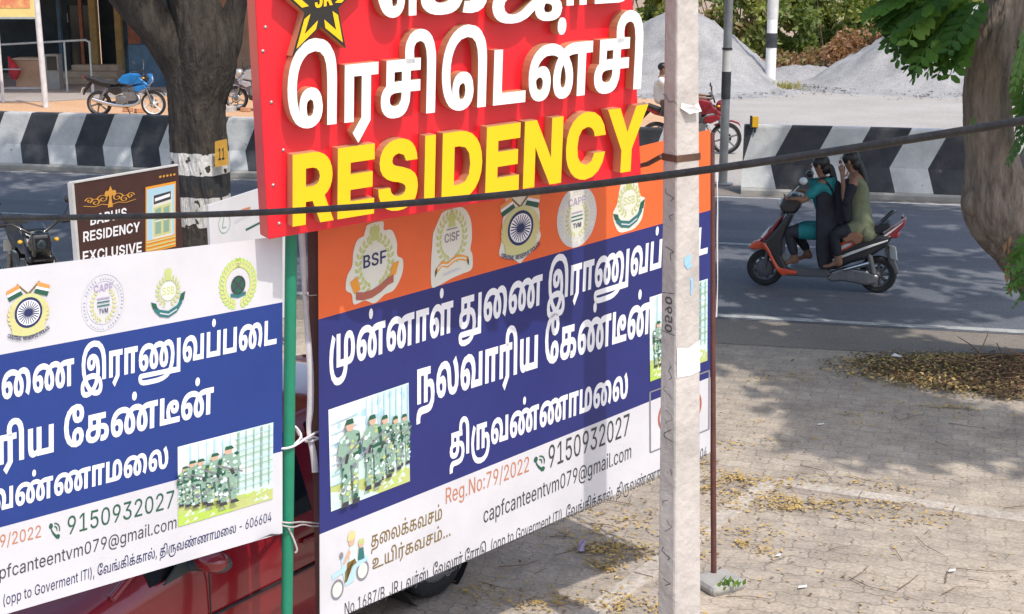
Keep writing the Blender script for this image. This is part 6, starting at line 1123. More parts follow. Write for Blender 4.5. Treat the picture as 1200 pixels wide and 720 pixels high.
def soldier(a, rn, x, y, s, facing=1, hat=True):
    """printed figure, feet at (x,y), height s"""
    P_ = lambda u, v: (x + u * s * .40 * facing, y + v * s)
    tones = ['camo', 'mint', 'mint', 'leaf', 'white', 'green', 'camo', 'grey']
    a.poly([P_(-.28, .5), P_(-.05, .5), P_(-.08, .05), P_(-.26, .05)], 'camo'); a.poly([P_(.02, .5), P_(.26, .5), P_(.3, .05), P_(.12, .05)], 'camo')
    a.poly([P_(-.3, .06), P_(-.06, .06), P_(-.02, 0), P_(-.3, 0)], 'black'); a.poly([P_(.1, .06), P_(.3, .06), P_(.4, 0), P_(.1, 0)], 'black')
    a.poly([P_(-.34, .82), P_(-.1, .86), P_(.12, .86), P_(.34, .8), P_(.3, .46), P_(-.3, .46)], 'camo')
    a.poly([P_(.2, .82), P_(.36, .8), P_(.46, .62), P_(.2, .56), P_(.2, .62), P_(.32, .66)], 'camo'); a.poly([P_(-.34, .8), P_(-.2, .8), P_(-.28, .6), P_(.05, .58), P_(.05, .54), P_(-.4, .55)], 'green')
    a.ell(x, y + .91 * s, .055 * s, .06 * s, 'skin'); a.poly([P_(-.14, .93), P_(.2, .93), P_(.12, .99), P_(-.1, .99)], 'green')
    for k in range(64):
        u, v = rn.uniform(-.3, .3), rn.uniform(.08, .84)
        if v < .48 and -.06 < u < .04: continue
        r = rn.uniform(.02, .06); a.k += .02; c = tones[rn.randrange(8)]
        a.mb.add([a.pt(*P_(u + r * 1.6 * math.cos(t), v + r * .6 * math.sin(t))) for t in (0, 1.1, 2.2, 3.3, 4.4, 5.4)], [(0, 1, 2, 3, 4, 5)], IX[c])
    a.line([P_(-.42, .72), P_(.5, .5)], .028 * s, 'grey'); a.line([P_(.1, .6), P_(.18, .5)], .045 * s, 'black', False)
def photo_print(panel, quad, off, parent, seed, who, fence):
    """square -1..1 print of a row of soldiers; quad = tl, tr, br, bl in photo pixels"""
    tl, tr, br, bl = quad; rn = random.Random(seed)
    c = tuple(sum(q[i] for q in quad) / 4 for i in (0, 1)); ri = tuple((tr[i] + br[i] - tl[i] - bl[i]) / 4 for i in (0, 1)); up = tuple((tl[i] + tr[i] - bl[i] - br[i]) / 4 for i in (0, 1))
    a = Art(panel, c, ri, up, off)
    a.poly([(-1, -1), (1, -1), (1, 1), (-1, 1)], 'mint')
    a.poly([(-1, -.2), (.2, .05), (.2, 1), (-1, 1)], 'white'); a.k += 1
    for k in range(70):   # mottled foliage and haze
        x, y = rn.uniform(-.9, .9), rn.uniform(-.2, .9); r = rn.uniform(.04, .12); a.k += .01
        a.mb.add([a.pt(max(-1, min(1, x + r * math.cos(t))), max(-1, min(1, y + r * math.sin(t)))) for t in (0, 1, 2, 3, 4, 5)], [(0, 1, 2, 3, 4, 5)], IX[rn.choice(('white', 'mint', 'mint', 'sky' if not fence else 'mint'))])
    a.poly([(-1, -1), (1, -1), (1, -.72), (-1, -.5)], 'leaf'); a.poly([(-1, -1), (.2, -1), (-.2, -.8), (-1, -.62)], 'lime' if fence else 'mint'); a.k += 1
    for k in range(60):
        x, y = rn.uniform(-.95, .95), rn.uniform(-.97, -.7); a.k += .01; a.mb.add([a.pt(x - .06, y), a.pt(x + .06, y + .02), a.pt(x + .02, min(y + .09, -.62))], [(0, 1, 2)], IX[rn.choice(('leaf', 'lime', 'cream', 'mint'))])
    if fence:
        for k in range(11): x = -.75 + k * .165; a.line([(x, -.55 if x > .2 else .3), (x, .98)], .022 if k % 3 else .045, 'camo' if k > 5 else 'sky')
        for k in range(9): y = -.45 + k * .16; a.line([(.15, y), (.98, y + .03)], .02, 'camo' if k % 2 else 'sky', k == 0)
    else:
        for k in range(8): x = -.1 + k * .15; a.line([(x, -.2), (x + .02, .98)], .035, 'sky')
        for k in range(7): a.line([(-.97, -.5 + k * .2), (-.3, -.45 + k * .2)], .02, 'sky', k == 0)
    for x, y, s, f in who: soldier(a, rn, x, y, s, f)
    return a.build('printed_photo', parent)

# --- RIGHT banner
y0b, y1b = 6.3, 7.82
BA, BB = P(374, 500, y0b), P(833, 400, y1b)
RP = Panel(BA[:2], BB[:2])
rt = thing('banner', 'orange, blue and white canteen banner with five stickered crests, behind the concrete pole', 'banner', RP.at(RP.len / 2, 0, 0), group='canteen banners')
def zone(panel, quad, m, name, parent, off, thick=.004):
    mb = MB(); pts = [panel.uv(*q) for q in quad]; n = 24
    # a taut sheet: the long edges are split so that it can ripple a little
    (a, b, c, d) = [Vector(p) for p in pts]; vs = []
    for i in range(n + 1):
        t = i / n
        for e0, e1 in ((a, b), (d, c)): q = e0.lerp(e1, t); vs.append(q)
    front = [panel.at(q.x, q.y, off) for q in vs]; back = [panel.at(q.x, q.y, off - thick) for q in vs]; N = len(front)
    fs = [(2 * i, 2 * i + 2, 2 * i + 3, 2 * i + 1) for i in range(n)]; fs2 = [tuple(N + k for k in f[::-1]) for f in fs]
    mb.add(front + back, fs + fs2 + [(0, 1, N + 1, N), (2 * n, N + 2 * n, N + 2 * n + 1, 2 * n + 1)] + [(2 * i, N + 2 * i, N + 2 * i + 2, 2 * i + 2) for i in range(n)] + [(2 * i + 1, 2 * i + 3, N + 2 * i + 3, N + 2 * i + 1) for i in range(n)])
    return mb.build(name, m, parent)
A_, B_, C_, D_ = (373, 262), (832.5, 152), (832.5, 530), (375, 734)
l1, r1, l2, r2 = (376 - 2.5, 374.5), (832.5, 246.5), (374.6, 626.5), (832.5, 442)
zone(RP, (A_, B_, r1, l1), M['v_orange'], 'top_band', rt, 0); zone(RP, (l1, r1, r2, l2), M['v_blue'], 'middle_band', rt, 0); zone(RP, (l2, r2, C_, D_), M['v_white'], 'bottom_band', rt, 0)
O1 = .0015
for kind, c, w, h in (('bsf', (439, 309), 33, 47), ('cisf', (529.5, 288), 24, 43), ('crpf', (609.5, 268), 24, 41), ('capf', (676, 254), 23, 36), ('ssb', (737, 239), 18.5, 32)):
    emblem(RP, kind, c, w, h, -.28, O1, rt, True)
text(RP, 'TM', 'முன்னாள் துணை இராணுவப்படை', (386, 434), (829, 297), 39, 563, O1, [M['i_white']], 'printed_text', rt)
text(RP, 'TM', 'நலவாரிய கேண்டீன்', (488, 475), (762, 390.5), 41, 563, O1, [M['i_white']], 'printed_text', rt)
text(RP, 'TM', 'திருவண்ணாமலை', (527, 539), (735.5, 465.8), 30, 563, O1, [M['i_white']], 'printed_text', rt)
text(RP, 'IR', 'Reg.No:79/2022', (522.5, 591), (620, 552.5), 18.5, 727, O1, [M['i_rust']], 'printed_text', rt)
text(RP, 'IR', '9150932027', (643, 549), (737.5, 509.5), 26, 727, O1, [M['i_black']], 'printed_text', rt)
text(RP, 'IR', 'capfcanteentvm079@gmail.com', (566.7, 613.5), (739.6, 537), 18, 727, O1, [M['i_black']], 'printed_text', rt)
text(RP, 'MR', 'No.1687/B, JR டவர்ஸ், வேலூர் ரோடு, (opp to Goverment ITI), வேங்கிக்கால், திருவண்ணாமலை - 606604', (404, 722), (828, 536), 15, 727, O1, [M['i_black']], 'printed_text', rt)
text(RP, 'TR', 'தலைக்கவசம்', (435, 642), (518, 608.5), 13.5, 566, O1, [M['i_brown']], 'printed_text', rt)
text(RP, 'TR', 'உயிர்கவசம்...', (436.5, 668), (528, 628), 12.5, 566, O1, [M['i_brown']], 'printed_text', rt)
phone(RP, (632.5, 543), 11, -.4, O1, rt)
photo_print(RP, ((386.3, 479), (479, 449.5), (480, 564), (389.7, 601)), O1, rt, 3, [(.86, -.62, 1.05, -1), (.62, -.66, 1.12, -1), (.34, -.74, 1.3, -1), (.02, -.82, 1.48, -1), (-.55, -.98, 1.72, -1)], False)
photo_print(RP, ((762.5, 349), (829, 326), (829, 424), (762.5, 447)), O1, rt, 4, [(-.75, -.7, 1.1, 1), (-.45, -.74, 1.2, 1), (-.1, -.8, 1.3, 1)], True)
a = Art(RP, (797, 482), (34, -13), (0, -35), O1)   # framed round seal, mostly behind the pole
a.line([(-1, -1), (1, -1), (1, 1), (-1, 1), (-1, -1)], .05, 'grey'); a.ring(0, 0, .74, .78, .055, 'ribbon'); a.ring(0, 0, .55, .58, .03, 'ribbon'); a.build('seal', rt)
a = Art(RP, (409, 661), (22, -9), (0, -40), O1)    # little drawing: two helmeted riders on a pale blue scooter
a.ell(-.62, -.62, .34, .30, 'grey'); a.ell(-.62, -.62, .25, .22, 'cream'); a.ell(.72, -.36, .34, .30, 'grey'); a.ell(.72, -.36, .25, .22, 'cream')
a.poly([(-.9, -.28), (-.35, -.2), (-.2, -.62), (.25, -.56), (.4, -.2), (1, -.1), (.92, .05), (.3, .02), (.1, -.3), (-.1, -.3), (-.32, .28), (-.42, .26), (-.4, -.05), (-.9, -.12)], 'sky')
a.poly([(.0, .0), (.42, -.02), (.36, .5), (.02, .5)], 'mint'); a.poly([(-.22, -.18), (.4, -.05), (.3, .1), (-.1, .05), (-.12, -.5), (-.25, -.5)], 'brown'); a.poly([(.0, .44), (-.34, .1), (-.3, .02), (.1, .3)], 'skin')
a.ell(.12, .62, .15, .13, 'skin'); a.poly([(-.1, .68), (.32, .68), (.3, .88), (.1, .96), (-.06, .86)], 'yellow'); a.ell(-.42, .34, .1, .1, 'grey')
a.poly([(.46, .0), (.8, .0), (.74, .34), (.5, .34)], 'teal'); a.ell(.62, .44, .12, .1, 'skin'); a.poly([(.46, .46), (.8, .46), (.74, .6), (.5, .6)], 'leaf')
a.build('scooter_drawing', rt)

# --- LEFT banner
y1l = 6.13; y0l = y1l / 1.152
LA, LB = P(0, 500, y0l), P(332, 450, y1l)
LP = Panel(LA[:2], LB[:2])
rt = thing('banner', 'white and blue canteen banner with four crests, tied to the green pipe at the left', 'banner', LP.at(LP.len / 2, 0, 0), group='canteen banners')
ext = lambda l, r, x: (x, l[1] + (r[1] - l[1]) * (x - l[0]) / (r[0] - l[0]))
XL = -330
t_l, t_r = (0, 316), (331, 277); b1l, b1r = (0, 416), (331, 354.4); b2l, b2r = (0, 618.5), (331, 529); bb_l, bb_r = (0, 722), (331, 625)
def perspx(l, r):  # carry an edge on beyond the left frame within its plane
    ul, ur = Vector(LP.uv(*l)), Vector(LP.uv(*r)); k = -1.0; return ul + (ul - ur) * .9
def zone_uv(qs, m, name, parent, off, thick=.004):
    mb = MB(); mb.prism(qs, lambda u, z, d: LP.at(u, z, d), off - thick, off); return mb.build(name, m, parent)
UV = lambda q: Vector(LP.uv(*q))
for nm, (tl_, tr__, bl_, br__), m in (('top_band', (t_l, t_r, b1l, b1r), M['v_white']), ('middle_band', (b1l, b1r, b2l, b2r), M['v_blue_l']), ('bottom_band', (b2l, b2r, bb_l, bb_r), M['v_white'])):
    zone_uv([perspx(tl_, tr__), UV(tr__), UV(br__), perspx(bl_, br__)], m, nm, rt, 0)
for kind, c, w, h in (('crpf', (33, 367), 26, 36), ('capf', (121, 354.5), 26, 35), ('ssb', (197, 345), 20, 31), ('wreath', (279, 333), 23, 31)):
    emblem(LP, kind, c, w, h, -.17, O1, rt, False)
text(LP, 'TM', 'முன்னாள் துணை இராணுவப்படை', (94.5, 450), (324, 403), 31.5, 563, O1, [M['i_white']], 'printed_text', rt, anchor='இராணுவப்படை')
text(LP, 'TM', 'நலவாரிய கேண்டீன்', (75, 527), (250, 484.5), 33, 563, O1, [M['i_white']], 'printed_text', rt, anchor='கேண்டீன்')
text(LP, 'TM', 'திருவண்ணாமலை', (18, 594), (197, 548), 25.5, 563, O1, [M['i_white']], 'printed_text', rt, anchor='ண்ணாமலை')
text(LP, 'IR', 'Reg.No:79/2022', (0, 642), (48, 629.5), 14.5, 727, O1, [M['i_rust']], 'printed_text', rt, anchor='9/2022')
text(LP, 'IR', '9150932027', (79.3, 627), (204, 594.5), 21, 727, O1, [M['i_green']], 'printed_text', rt)
text(LP, 'IR', 'capfcanteentvm079@gmail.com', (8, 677), (206.7, 619), 15, 727, O1, [M['i_black']], 'printed_text', rt, anchor='fcanteentvm079@gmail.com')
text(LP, 'MR', '(opp to Goverment ITI), வேங்கிக்கால், திருவண்ணாமலை - 606604', (4, 710), (318, 611), 12.5, 727, O1, [M['i_navy']], 'printed_text', rt)
phone(LP, (64.3, 621.7), 11, -.25, O1, rt)
photo_print(LP, ((211, 524), (320, 494.4), (319.6, 586), (211, 616.7)), O1, rt, 6, [(-.88, -.5, 1.0, 1), (-.74, -.55, 1.15, 1), (-.58, -.6, 1.2, 1), (-.3, -.66, 1.32, 1), (-.02, -.74, 1.5, 1)], True)
# curled torn corner
mb = MB(); q = [LP.uv(297, 634), LP.uv(313, 623), LP.uv(331, 626)]; mb.add([LP.at(*q[0], .004), LP.at(*q[1], .035), LP.at(*q[2], .004), LP.at(*LP.uv(311, 629), .006)], [(0, 3, 1), (3, 2, 1)]); mb.build('torn_corner', M['i_grey'], rt, recalc=False)

# --- brown hotel board on legs
M['b_brown'] = mat('board_brown_print', (0.060, 0.024, 0.019), 0.45, var=0.12); M['b_gold'] = mat('board_gold_print', (0.62, 0.30, 0.05), 0.5)
HP = Panel(P(84, 260, 10.9)[:2], P(209, 240, 12.0)[:2])
rt = thing('hotel_board', 'brown board with gold ornament and a picture of a window, standing before the banded tree', 'signboard', HP.at(HP.len / 2, 0))
zb2 = .45; tl, tr_ = Vector(HP.uv(84.5, 214.5)), Vector(HP.uv(208.5, 193.5)); b_l, b_r = Vector((tl.x + .02, zb2)), Vector((tr_.x + .02, zb2 + .1))
mb = MB(); mb.prism([b_l, b_r, tr_, tl], lambda u, z, d: HP.at(u, z, d), -.03, 0); mb.build('board', M['b_brown'], rt)
mb = MB()
for a_, b_ in ((tl, tr_), (tl, b_l)):
    d = (b_ - a_).normalized(); n_ = Vector((d.y, -d.x)) * (.013 if b_ is b_l else .006)
    mb.prism([a_ + n_, b_ + n_, b_ - n_, a_ - n_], lambda u, z, d: HP.at(u, z, d), -.036, .006)
mb.build('frame', M['band_white'], rt)
for t in (.12, .88):
    q = b_l.lerp(b_r, t); mb = MB(); mb.tube([HP.at(q.x, 0, -.03), HP.at(q.x, q.y + .1, -.03)], .018, 8); mb.build('leg', M['steel'], rt)
text(HP, 'IM', "BABU'S", (106, 264.5), (148.5, 255), 12, 727, .002, [M['i_white']], 'printed_text', rt)
text(HP, 'IM', 'RESIDENCY', (97.5, 284), (164, 271.5), 12, 727, .002, [M['i_white']], 'printed_text', rt)
text(HP, 'IM', 'EXCLUSIVE', (97, 307.5), (166, 295.5), 12.5, 727, .002, [M['i_white']], 'printed_text', rt)
a = Art(HP, (129, 231), (30, -4), (0, -12), .002)
GO = [M['b_gold']] * len(INKS)
for sg in (-1, 1):
    for cx, cy, r in ((.28, -.1, .22), (.55, -.35, .2), (.78, -.1, .16)):
        a.line([(sg * (cx + r * (1 - t / 16) * math.cos(t * .62)), cy + 2 * r * (1 - t / 16) * math.sin(t * .62)) for t in range(15)], .055, 'amber')
    a.line([(0, -.8), (sg * .3, -.6), (sg * .6, -.75), (sg * 1, -.55)], .06, 'amber')
a.poly([(0, 1.1), (.1, .5), (.04, -.1), (.1, -1), (-.1, -1), (-.04, -.1), (-.1, .5)], 'amber'); a.ell(-.14, .35, .08, .3, 'amber'); a.ell(.14, .35, .08, .3, 'amber')
a.mb.build('gold_ornament', GO, rt, recalc=False)
a = Art(HP, (196, 206), (9, -1.5), (0, -3), .002)
for k in range(5): a.ell(-.9 + k * .45, 0, .16, .5, 'amber', 8)
a.mb.build('gold_stars', GO, rt, recalc=False)
a = Art(HP, (188.5, 253), (17.5, -4), (0, -37), .002)
a.poly([(-1, -1.1), (1, -1.1), (1, 1), (-1, 1)], 'amber'); a.poly([(-.92, -.7), (.92, -.7), (.92, .92), (-.92, .92)], 'sky'); a.poly([(-.55, -.7), (.72, -.7), (.72, .72), (-.55, .66)], 'cream')
a.poly([(-.48, .4), (.66, .46), (.66, .72), (-.48, .68)], 'black'); a.line([(-.4, .54), (.6, .6)], .1, 'white'); a.poly([(-.5, -.62), (.66, -.62), (.66, .36), (-.5, .3)], 'olive')
for x in (-.38, .16): a.poly([(x, -.55), (x + .38, -.55), (x + .38, .28), (x, .24)], 'camo'); a.line([(x, -.14), (x + .38, -.14)], .05, 'cream')
for y in (-.76, -.88, -1.0): a.line([(-.95, y), (.95, y)], .05, 'yellow')
a.build('window_picture', rt)

# --- small white board beside it
WP = Panel(P(244, 260, 12.5)[:2], P(305, 245, 13.0)[:2])
rt = thing('white_board', 'small white advertising board partly hidden behind the red signboard', 'signboard', WP.at(WP.len / 2, 0))
tl, tr_ = Vector(WP.uv(244, 241)), Vector(WP.uv(310, 226)); bl_, br__ = Vector((tl.x + .01, .25)), Vector((tr_.x + .35, .3)); tr_ = tr_ + Vector((.35, .09))
mb = MB(); mb.prism([bl_, br__, tr_, tl], lambda u, z, d: WP.at(u, z, d), -.03, 0); mb.build('board', M['v_white'], rt)
for t in (.1, .9):
    q = bl_.lerp(br__, t); mb = MB(); mb.tube([WP.at(q.x, 0, -.03), WP.at(q.x, q.y + .1, -.03)], .016, 8); mb.build('leg', M['steel'], rt)
a = Art(WP, (263, 262), (7, -1.5), (0, -12), .002); a.ring(0, 0, 1, 1, .1, 'camo'); a.line([(-.1, .6), (-.35, -.4), (.3, -.4)], .14, 'camo')
a.line([(2.2, .8), (3.2, .95), (4.4, 1.0)], .22, 'rust'); a.line([(1.6, .0), (4.6, .5)], .06, 'lightgrey'); a.line([(1.6, -.2), (4.6, .3)], .06, 'lightgrey'); a.line([(3.6, -1.1), (6, -.7)], .2, 'green'); a.build('printed_logo', rt)

# ================================================================== POSTS, POLE, CABLE
M['green_paint'] = mat('green_pipe_paint', (0.012, 0.21, 0.115), 0.4, var=0.12, scale=4, bump=.15)
M['maroon_paint'] = mat('maroon_post_paint', (0.085, 0.024, 0.020), 0.6, c2=(0.13, 0.048, 0.038), scale=6, bump=.2)
M['rope'] = mat('white_cloth_strip', (0.70, 0.66, 0.68), 0.9, var=.12); M['twine'] = mat('grey_twine', (0.45, 0.41, 0.40), 0.9, var=.2)
def post(name, label, pa, pb, y, r, m, ztop, n=4, sq=False):
    a, b_ = P(*pa, y), P(*pb, y); d = (b_ - a); k0 = (0 - a.z) / d.z; k1 = (ztop - a.z) / d.z; lo, hi = a + d * k0, a + d * k1
    rt = thing(name, label, 'post', (lo.x, lo.y, 0))
    if sq: mb = MB(); mb.tube([lo, hi], r * 1.414, 4); mb.build('shaft', m, rt, bevel=.004)
    else: mb = MB(); mb.tube([lo, hi], r, 20); mb.build('shaft', m, rt)
    return rt, lo, hi
gp, glo, ghi = post('green_pipe_post', 'green painted pipe post tied between the two canteen banners', (336.5, 700), (341, 300), 6.16, .026, M['green_paint'], 3.9)
mb = MB(); mb.lathe((glo.x, glo.y, 0), (0, 0, 1), [(.14, 0), (.13, .05), (.03, .07)], 16); mb.build('footing', M['raw_concrete'], gp)
lp_, llo, lhi = post('brown_post', 'maroon wooden post at the left edge of the orange topped banner', (376.5, 690), (367.5, 300), 6.42, .0245, M['maroon_paint'], 2.62, sq=True)
rp_, rlo, rhi = post('brown_post', 'maroon pole standing in a concrete foot right of the concrete pole', (836.5, 690), (834, 180), 7.86, .0165, M['maroon_paint'], 2.62)
mb = MB(); f0 = Vector((rlo.x, rlo.y, 0)); mb.box(f0 + Vector((.02, -.06, .03)), (.24, .22, .07), Matrix.Rotation(.5, 3, 'Z')); mb.build('footing', M['raw_concrete'], rp_, bevel=.03)
mb = MB()
for k in range(18): leaf(mb, f0 + Vector((.06 + rnd.gauss(0, .035), -.16 + rnd.gauss(0, .03), .05)), (rnd.uniform(-.7, .7), rnd.uniform(-.7, .2), 1), rnd.uniform(.03, .065), .024, rnd.choice((0, 1)), rnd)
o = mb.build('weed', [M['leaf_mid'], M['leaf_light']], recalc=False); tag(o, 'small green weed growing at the foot of the right maroon pole', 'weed')
# cloth strip down the left brown post, and the ties
def ribbon(pts, w, name, label, m, cat='cloth strip'):
    mb = MB(); vs = []; n = len(pts)
    for i, (px, py, y, tw) in enumerate(pts):
        p = P(px, py, y); d = Vector((math.cos(tw), math.sin(tw), 0)) * w / 2; vs += [p - d, p + d]
    back = [v + Vector((0, .004, 0)) for v in vs]; N = len(vs)
    fs = [(2 * i, 2 * i + 1, 2 * i + 3, 2 * i + 2) for i in range(n - 1)]
    mb.add(vs + back, fs + [tuple(N + q for q in f[::-1]) for f in fs] + [(2 * i, 2 * i + 2, N + 2 * i + 2, N + 2 * i) for i in range(n - 1)] + [(2 * i + 1, N + 2 * i + 1, N + 2 * i + 3, 2 * i + 3) for i in range(n - 1)], 0, True)
    o = mb.build(name, m); tag(o, label, cat); return o
sp_ = [tuple(q) for q in smooth_path([(353, 268, 6.36, .2), (355, 300, 6.36, .5), (357, 345, 6.36, .9), (361, 395, 6.37, .6), (364, 440, 6.37, .3), (363.5, 480, 6.37, .2), (362, 505, 6.37, .9), (367, 530, 6.36, .2), (369.5, 554, 6.36, .2)], 5)]
ribbon(sp_, .030, 'cloth_strip', 'pale cloth strip hanging down along the left maroon post', M['rope'])
def tie(pts, r, label, m):
    mb = MB(); mb.tube(smooth_path([P(*q) for q in pts], 5), r, 6); o = mb.build('tie', m); tag(o, label, 'tie'); return o
tie([(330, 526, 6.12), (338, 525, 6.12), (346, 522, 6.15), (360, 513, 6.28), (371, 507, 6.37), (379, 505, 6.42)], .006, 'upper white cloth tie between the green pipe and the maroon post', M['rope'])
tie([(345, 521, 6.15), (353, 511, 6.22), (346, 500, 6.24), (352, 512, 6.28), (362, 518, 6.34), (379, 511, 6.39)], .0055, 'knotted white cloth tie looping beside the green pipe', M['rope'])
tie([(358, 516, 6.36), (368, 512, 6.36), (379, 517, 6.37)], .005, 'short white cloth tie wound round the maroon post', M['rope'])
tie([(329, 612, 6.11), (340, 613, 6.12), (352, 612, 6.22), (366, 613, 6.38), (383, 614, 6.39)], .0045, 'grey twine stretched from the green pipe to the maroon post', M['twine'])
tie([(331, 616, 6.11), (343, 618, 6.12), (355, 615, 6.24), (366, 617, 6.38), (383, 616, 6.39)], .004, 'second grey twine just under the first below the white tie', M['twine'])
tie([(338, 619, 6.13), (344, 632, 6.14), (348, 644, 6.15), (346, 648, 6.15)], .005, 'loose frayed twine end hanging beside the green pipe', M['twine'])
tie([(357, 345.5, 6.36), (364, 346.5, 6.38), (371, 346, 6.38)], .003, 'thin wire tied round the top of the left maroon post', M['twine'])
# concrete electricity pole
YP = 6.68
M['pole_conc'] = mat('weathered_pole_concrete', (0.44, 0.40, 0.365), 0.9, c2=(0.58, 0.53, 0.485), scale=4.5, bump=.5, bscale=22)
M['pole_dark'] = mat('scratched_dark_marks', (0.10, 0.09, 0.085), 0.9); M['blue_mark'] = mat('blue_chalk_mark', (0.30, 0.52, 0.72), 0.8, var=.2, scale=20); M['paper'] = mat('torn_paper', (0.72, 0.70, 0.68), 0.8, var=.08)
M['rust_strap'] = mat('rusty_strap', (0.13, 0.07, 0.045), 0.7, 0.3, var=.3, scale=10)
cx = P(798.5, 360, YP); s_px = F_PX / YP
pc = thing('electric_pole', 'square concrete electricity pole with scratched numerals standing before the orange banner', 'pole', (cx.x, YP, 0))
def pole_ring(py, grow=0.0):
    """corner columns seen in the photo: left edge, front edge, right edge at this height"""
    l = 778.5 + (770 - 778.5) * py / 720; r_ = 819.5 + (821.5 - 819.5) * py / 720; m_ = 794.0 + (791 - 794) * py / 720 + 0
    pf = P(m_, py, YP); z = pf.z
    pl = P(l, py, YP + .085); prr = P(r_, py, YP + .095); pl.z = prr.z = z
    bk = pl + prr - pf
    c = (pl + prr) / 2
    out = [pf, prr, bk, pl]
    if grow: out = [q + (q - c).normalized() * grow for q in out]
    for q in out: q.z = z
    return out
r_lo, r_hi = pole_ring(760), pole_ring(0)
def pole_at(z, grow=0.0):
    t = (z - r_lo[0].z) / (r_hi[0].z - r_lo[0].z); o = [a.lerp(b_, t) for a, b_ in zip(r_lo, r_hi)]; c = (o[1] + o[3]) / 2
    if grow: o = [q + (q - c).normalized() * grow for q in o]
    return [Vector((q.x, q.y, z)) for q in o]
mb = MB(); zs = np.linspace(-.1, 7.0, 60); vs = [v for z in zs for v in pole_at(z)]
mb.add(vs, [(4 * i + k, 4 * i + (k + 1) % 4, 4 * i + 4 + (k + 1) % 4, 4 * i + 4 + k) for i in range(len(zs) - 1) for k in range(4)]); mb.add(vs[-4:], [(0, 1, 2, 3)]); mb.build('shaft', M['pole_conc'], pc, bevel=.012)
zpy = lambda py: P(795, py, YP).z
def pole_face(side, t, z, off=.002):
    q = pole_at(z); a, b_ = (q[3], q[0]) if side == 0 else (q[0], q[1]); n = Vector((b_.y - a.y, a.x - b_.x, 0)).normalized()
    return a.lerp(b_, t) + n * off
mb = MB()
def mark(pts, w=.004):
    for (t0, p0), (t1, p1) in zip(pts, pts[1:]):
        a, b_ = pole_face(0, t0, zpy(p0)), pole_face(0, t1, zpy(p1)); d = (b_ - a).normalized(); n = (pole_face(0, .5, zpy(300), .1) - pole_face(0, .5, zpy(300), 0)).normalized(); s_ = d.cross(n) * w / 2
        mb.add([a + s_, b_ + s_, b_ - s_, a - s_], [(0, 1, 2, 3)])
rn = random.Random(8)
for py in (236, 258, 296, 437, 462, 500, 519, 560, 596, 618, 655, 690):    # rows of scratched strokes
    py += rn.uniform(-6, 6); n_ = rn.randrange(3, 6); seq = []
    for j in range(n_): seq.append((rn.uniform(.2, .85), py + (j - n_ / 2) * rn.uniform(3, 5.5)))
    mb = MB(); mark(seq, rn.uniform(.002, .0042)); mb.build('scratched_mark', M['pole_dark'], pc, recalc=False)
mb = MB()
mark([(.12, 392), (.95, 394)], .003)
mb.build('scratched_mark', M['pole_dark'], pc, recalc=False)
for seq in ([(.12, 347), (.9, 345)], [(0.0, 112), (.2, 114), (.45, 121), (.8, 119), (1, 123)]):
    mb = MB(); mark(seq, .003); mb.build('scratched_mark', M['pole_dark'], pc, recalc=False)
# the number 0590 scratched sideways down the left face
gl, W = run_glyphs('IS', '0590'); mb = MB(); x0_, x1_ = extent(gl)
text_mesh(mb, gl, lambda u, v, d: pole_face(0, .3 + .45 * v / 727, zpy(392 - 42 * (u - x0_) / (x1_ - x0_)), .0025)); mb.build('scratched_number', M['pole_dark'], pc, recalc=False)
def patch(side, quad, m, name, off=.0025):
    mb = MB(); mb.add([pole_face(side, t, zpy(py), off) for t, py in quad], [tuple(range(len(quad)))]); return mb.build(name, m, pc, recalc=False)
patch(1, [(.03, 408), (.5, 411), (.98, 404), (.96, 425), (.97, 441), (.6, 444), (.04, 443), (.02, 425)], M['bright_white'], 'white_patch')  # patch across the right face, whiter than the concrete round it
patch(1, [(.3, 305), (.5, 300), (.62, 304), (.55, 310), (.66, 315), (.45, 318), (.32, 312)], M['blue_mark'], 'blue_chalk_mark')
patch(1, [(.55, 328), (.68, 330), (.7, 340), (.6, 350), (.56, 346), (.6, 338)], M['blue_mark'], 'blue_chalk_mark')
mb = MB()
z1_ = zpy(186); vs = []
for z in (z1_ - .018, z1_ + .014): vs += pole_at(z, .004)
for z in (z1_ - .018, z1_ + .014): vs += pole_at(z, .001)
for i in range(4): mb.add([vs[i], vs[(i + 1) % 4], vs[4 + (i + 1) % 4], vs[4 + i]], [(0, 1, 2, 3)])
q = pole_at(z1_, .004); e1 = P(744, 196, 7.05); mb.tube([q[3], q[3].lerp(e1, .5) + Vector((0, 0, -.01)), e1], [.012, .012, .009], 6)
o = mb.build('steel_strap', M['rust_strap'], pc, recalc=False)
mb = MB(); q = [pole_face(1, .15, zpy(121), .006), pole_face(1, .55, zpy(125), .03), pole_face(1, .8, zpy(122), .02), pole_face(1, .85, zpy(132), .035), pole_face(1, .35, zpy(134), .03), pole_face(1, .1, zpy(127), .006)]
mb.add(q, [tuple(range(6))]); o = mb.build('paper_scrap', M['paper'], recalc=False); tag(o, 'torn scrap of white paper stuck on the concrete pole', 'paper')
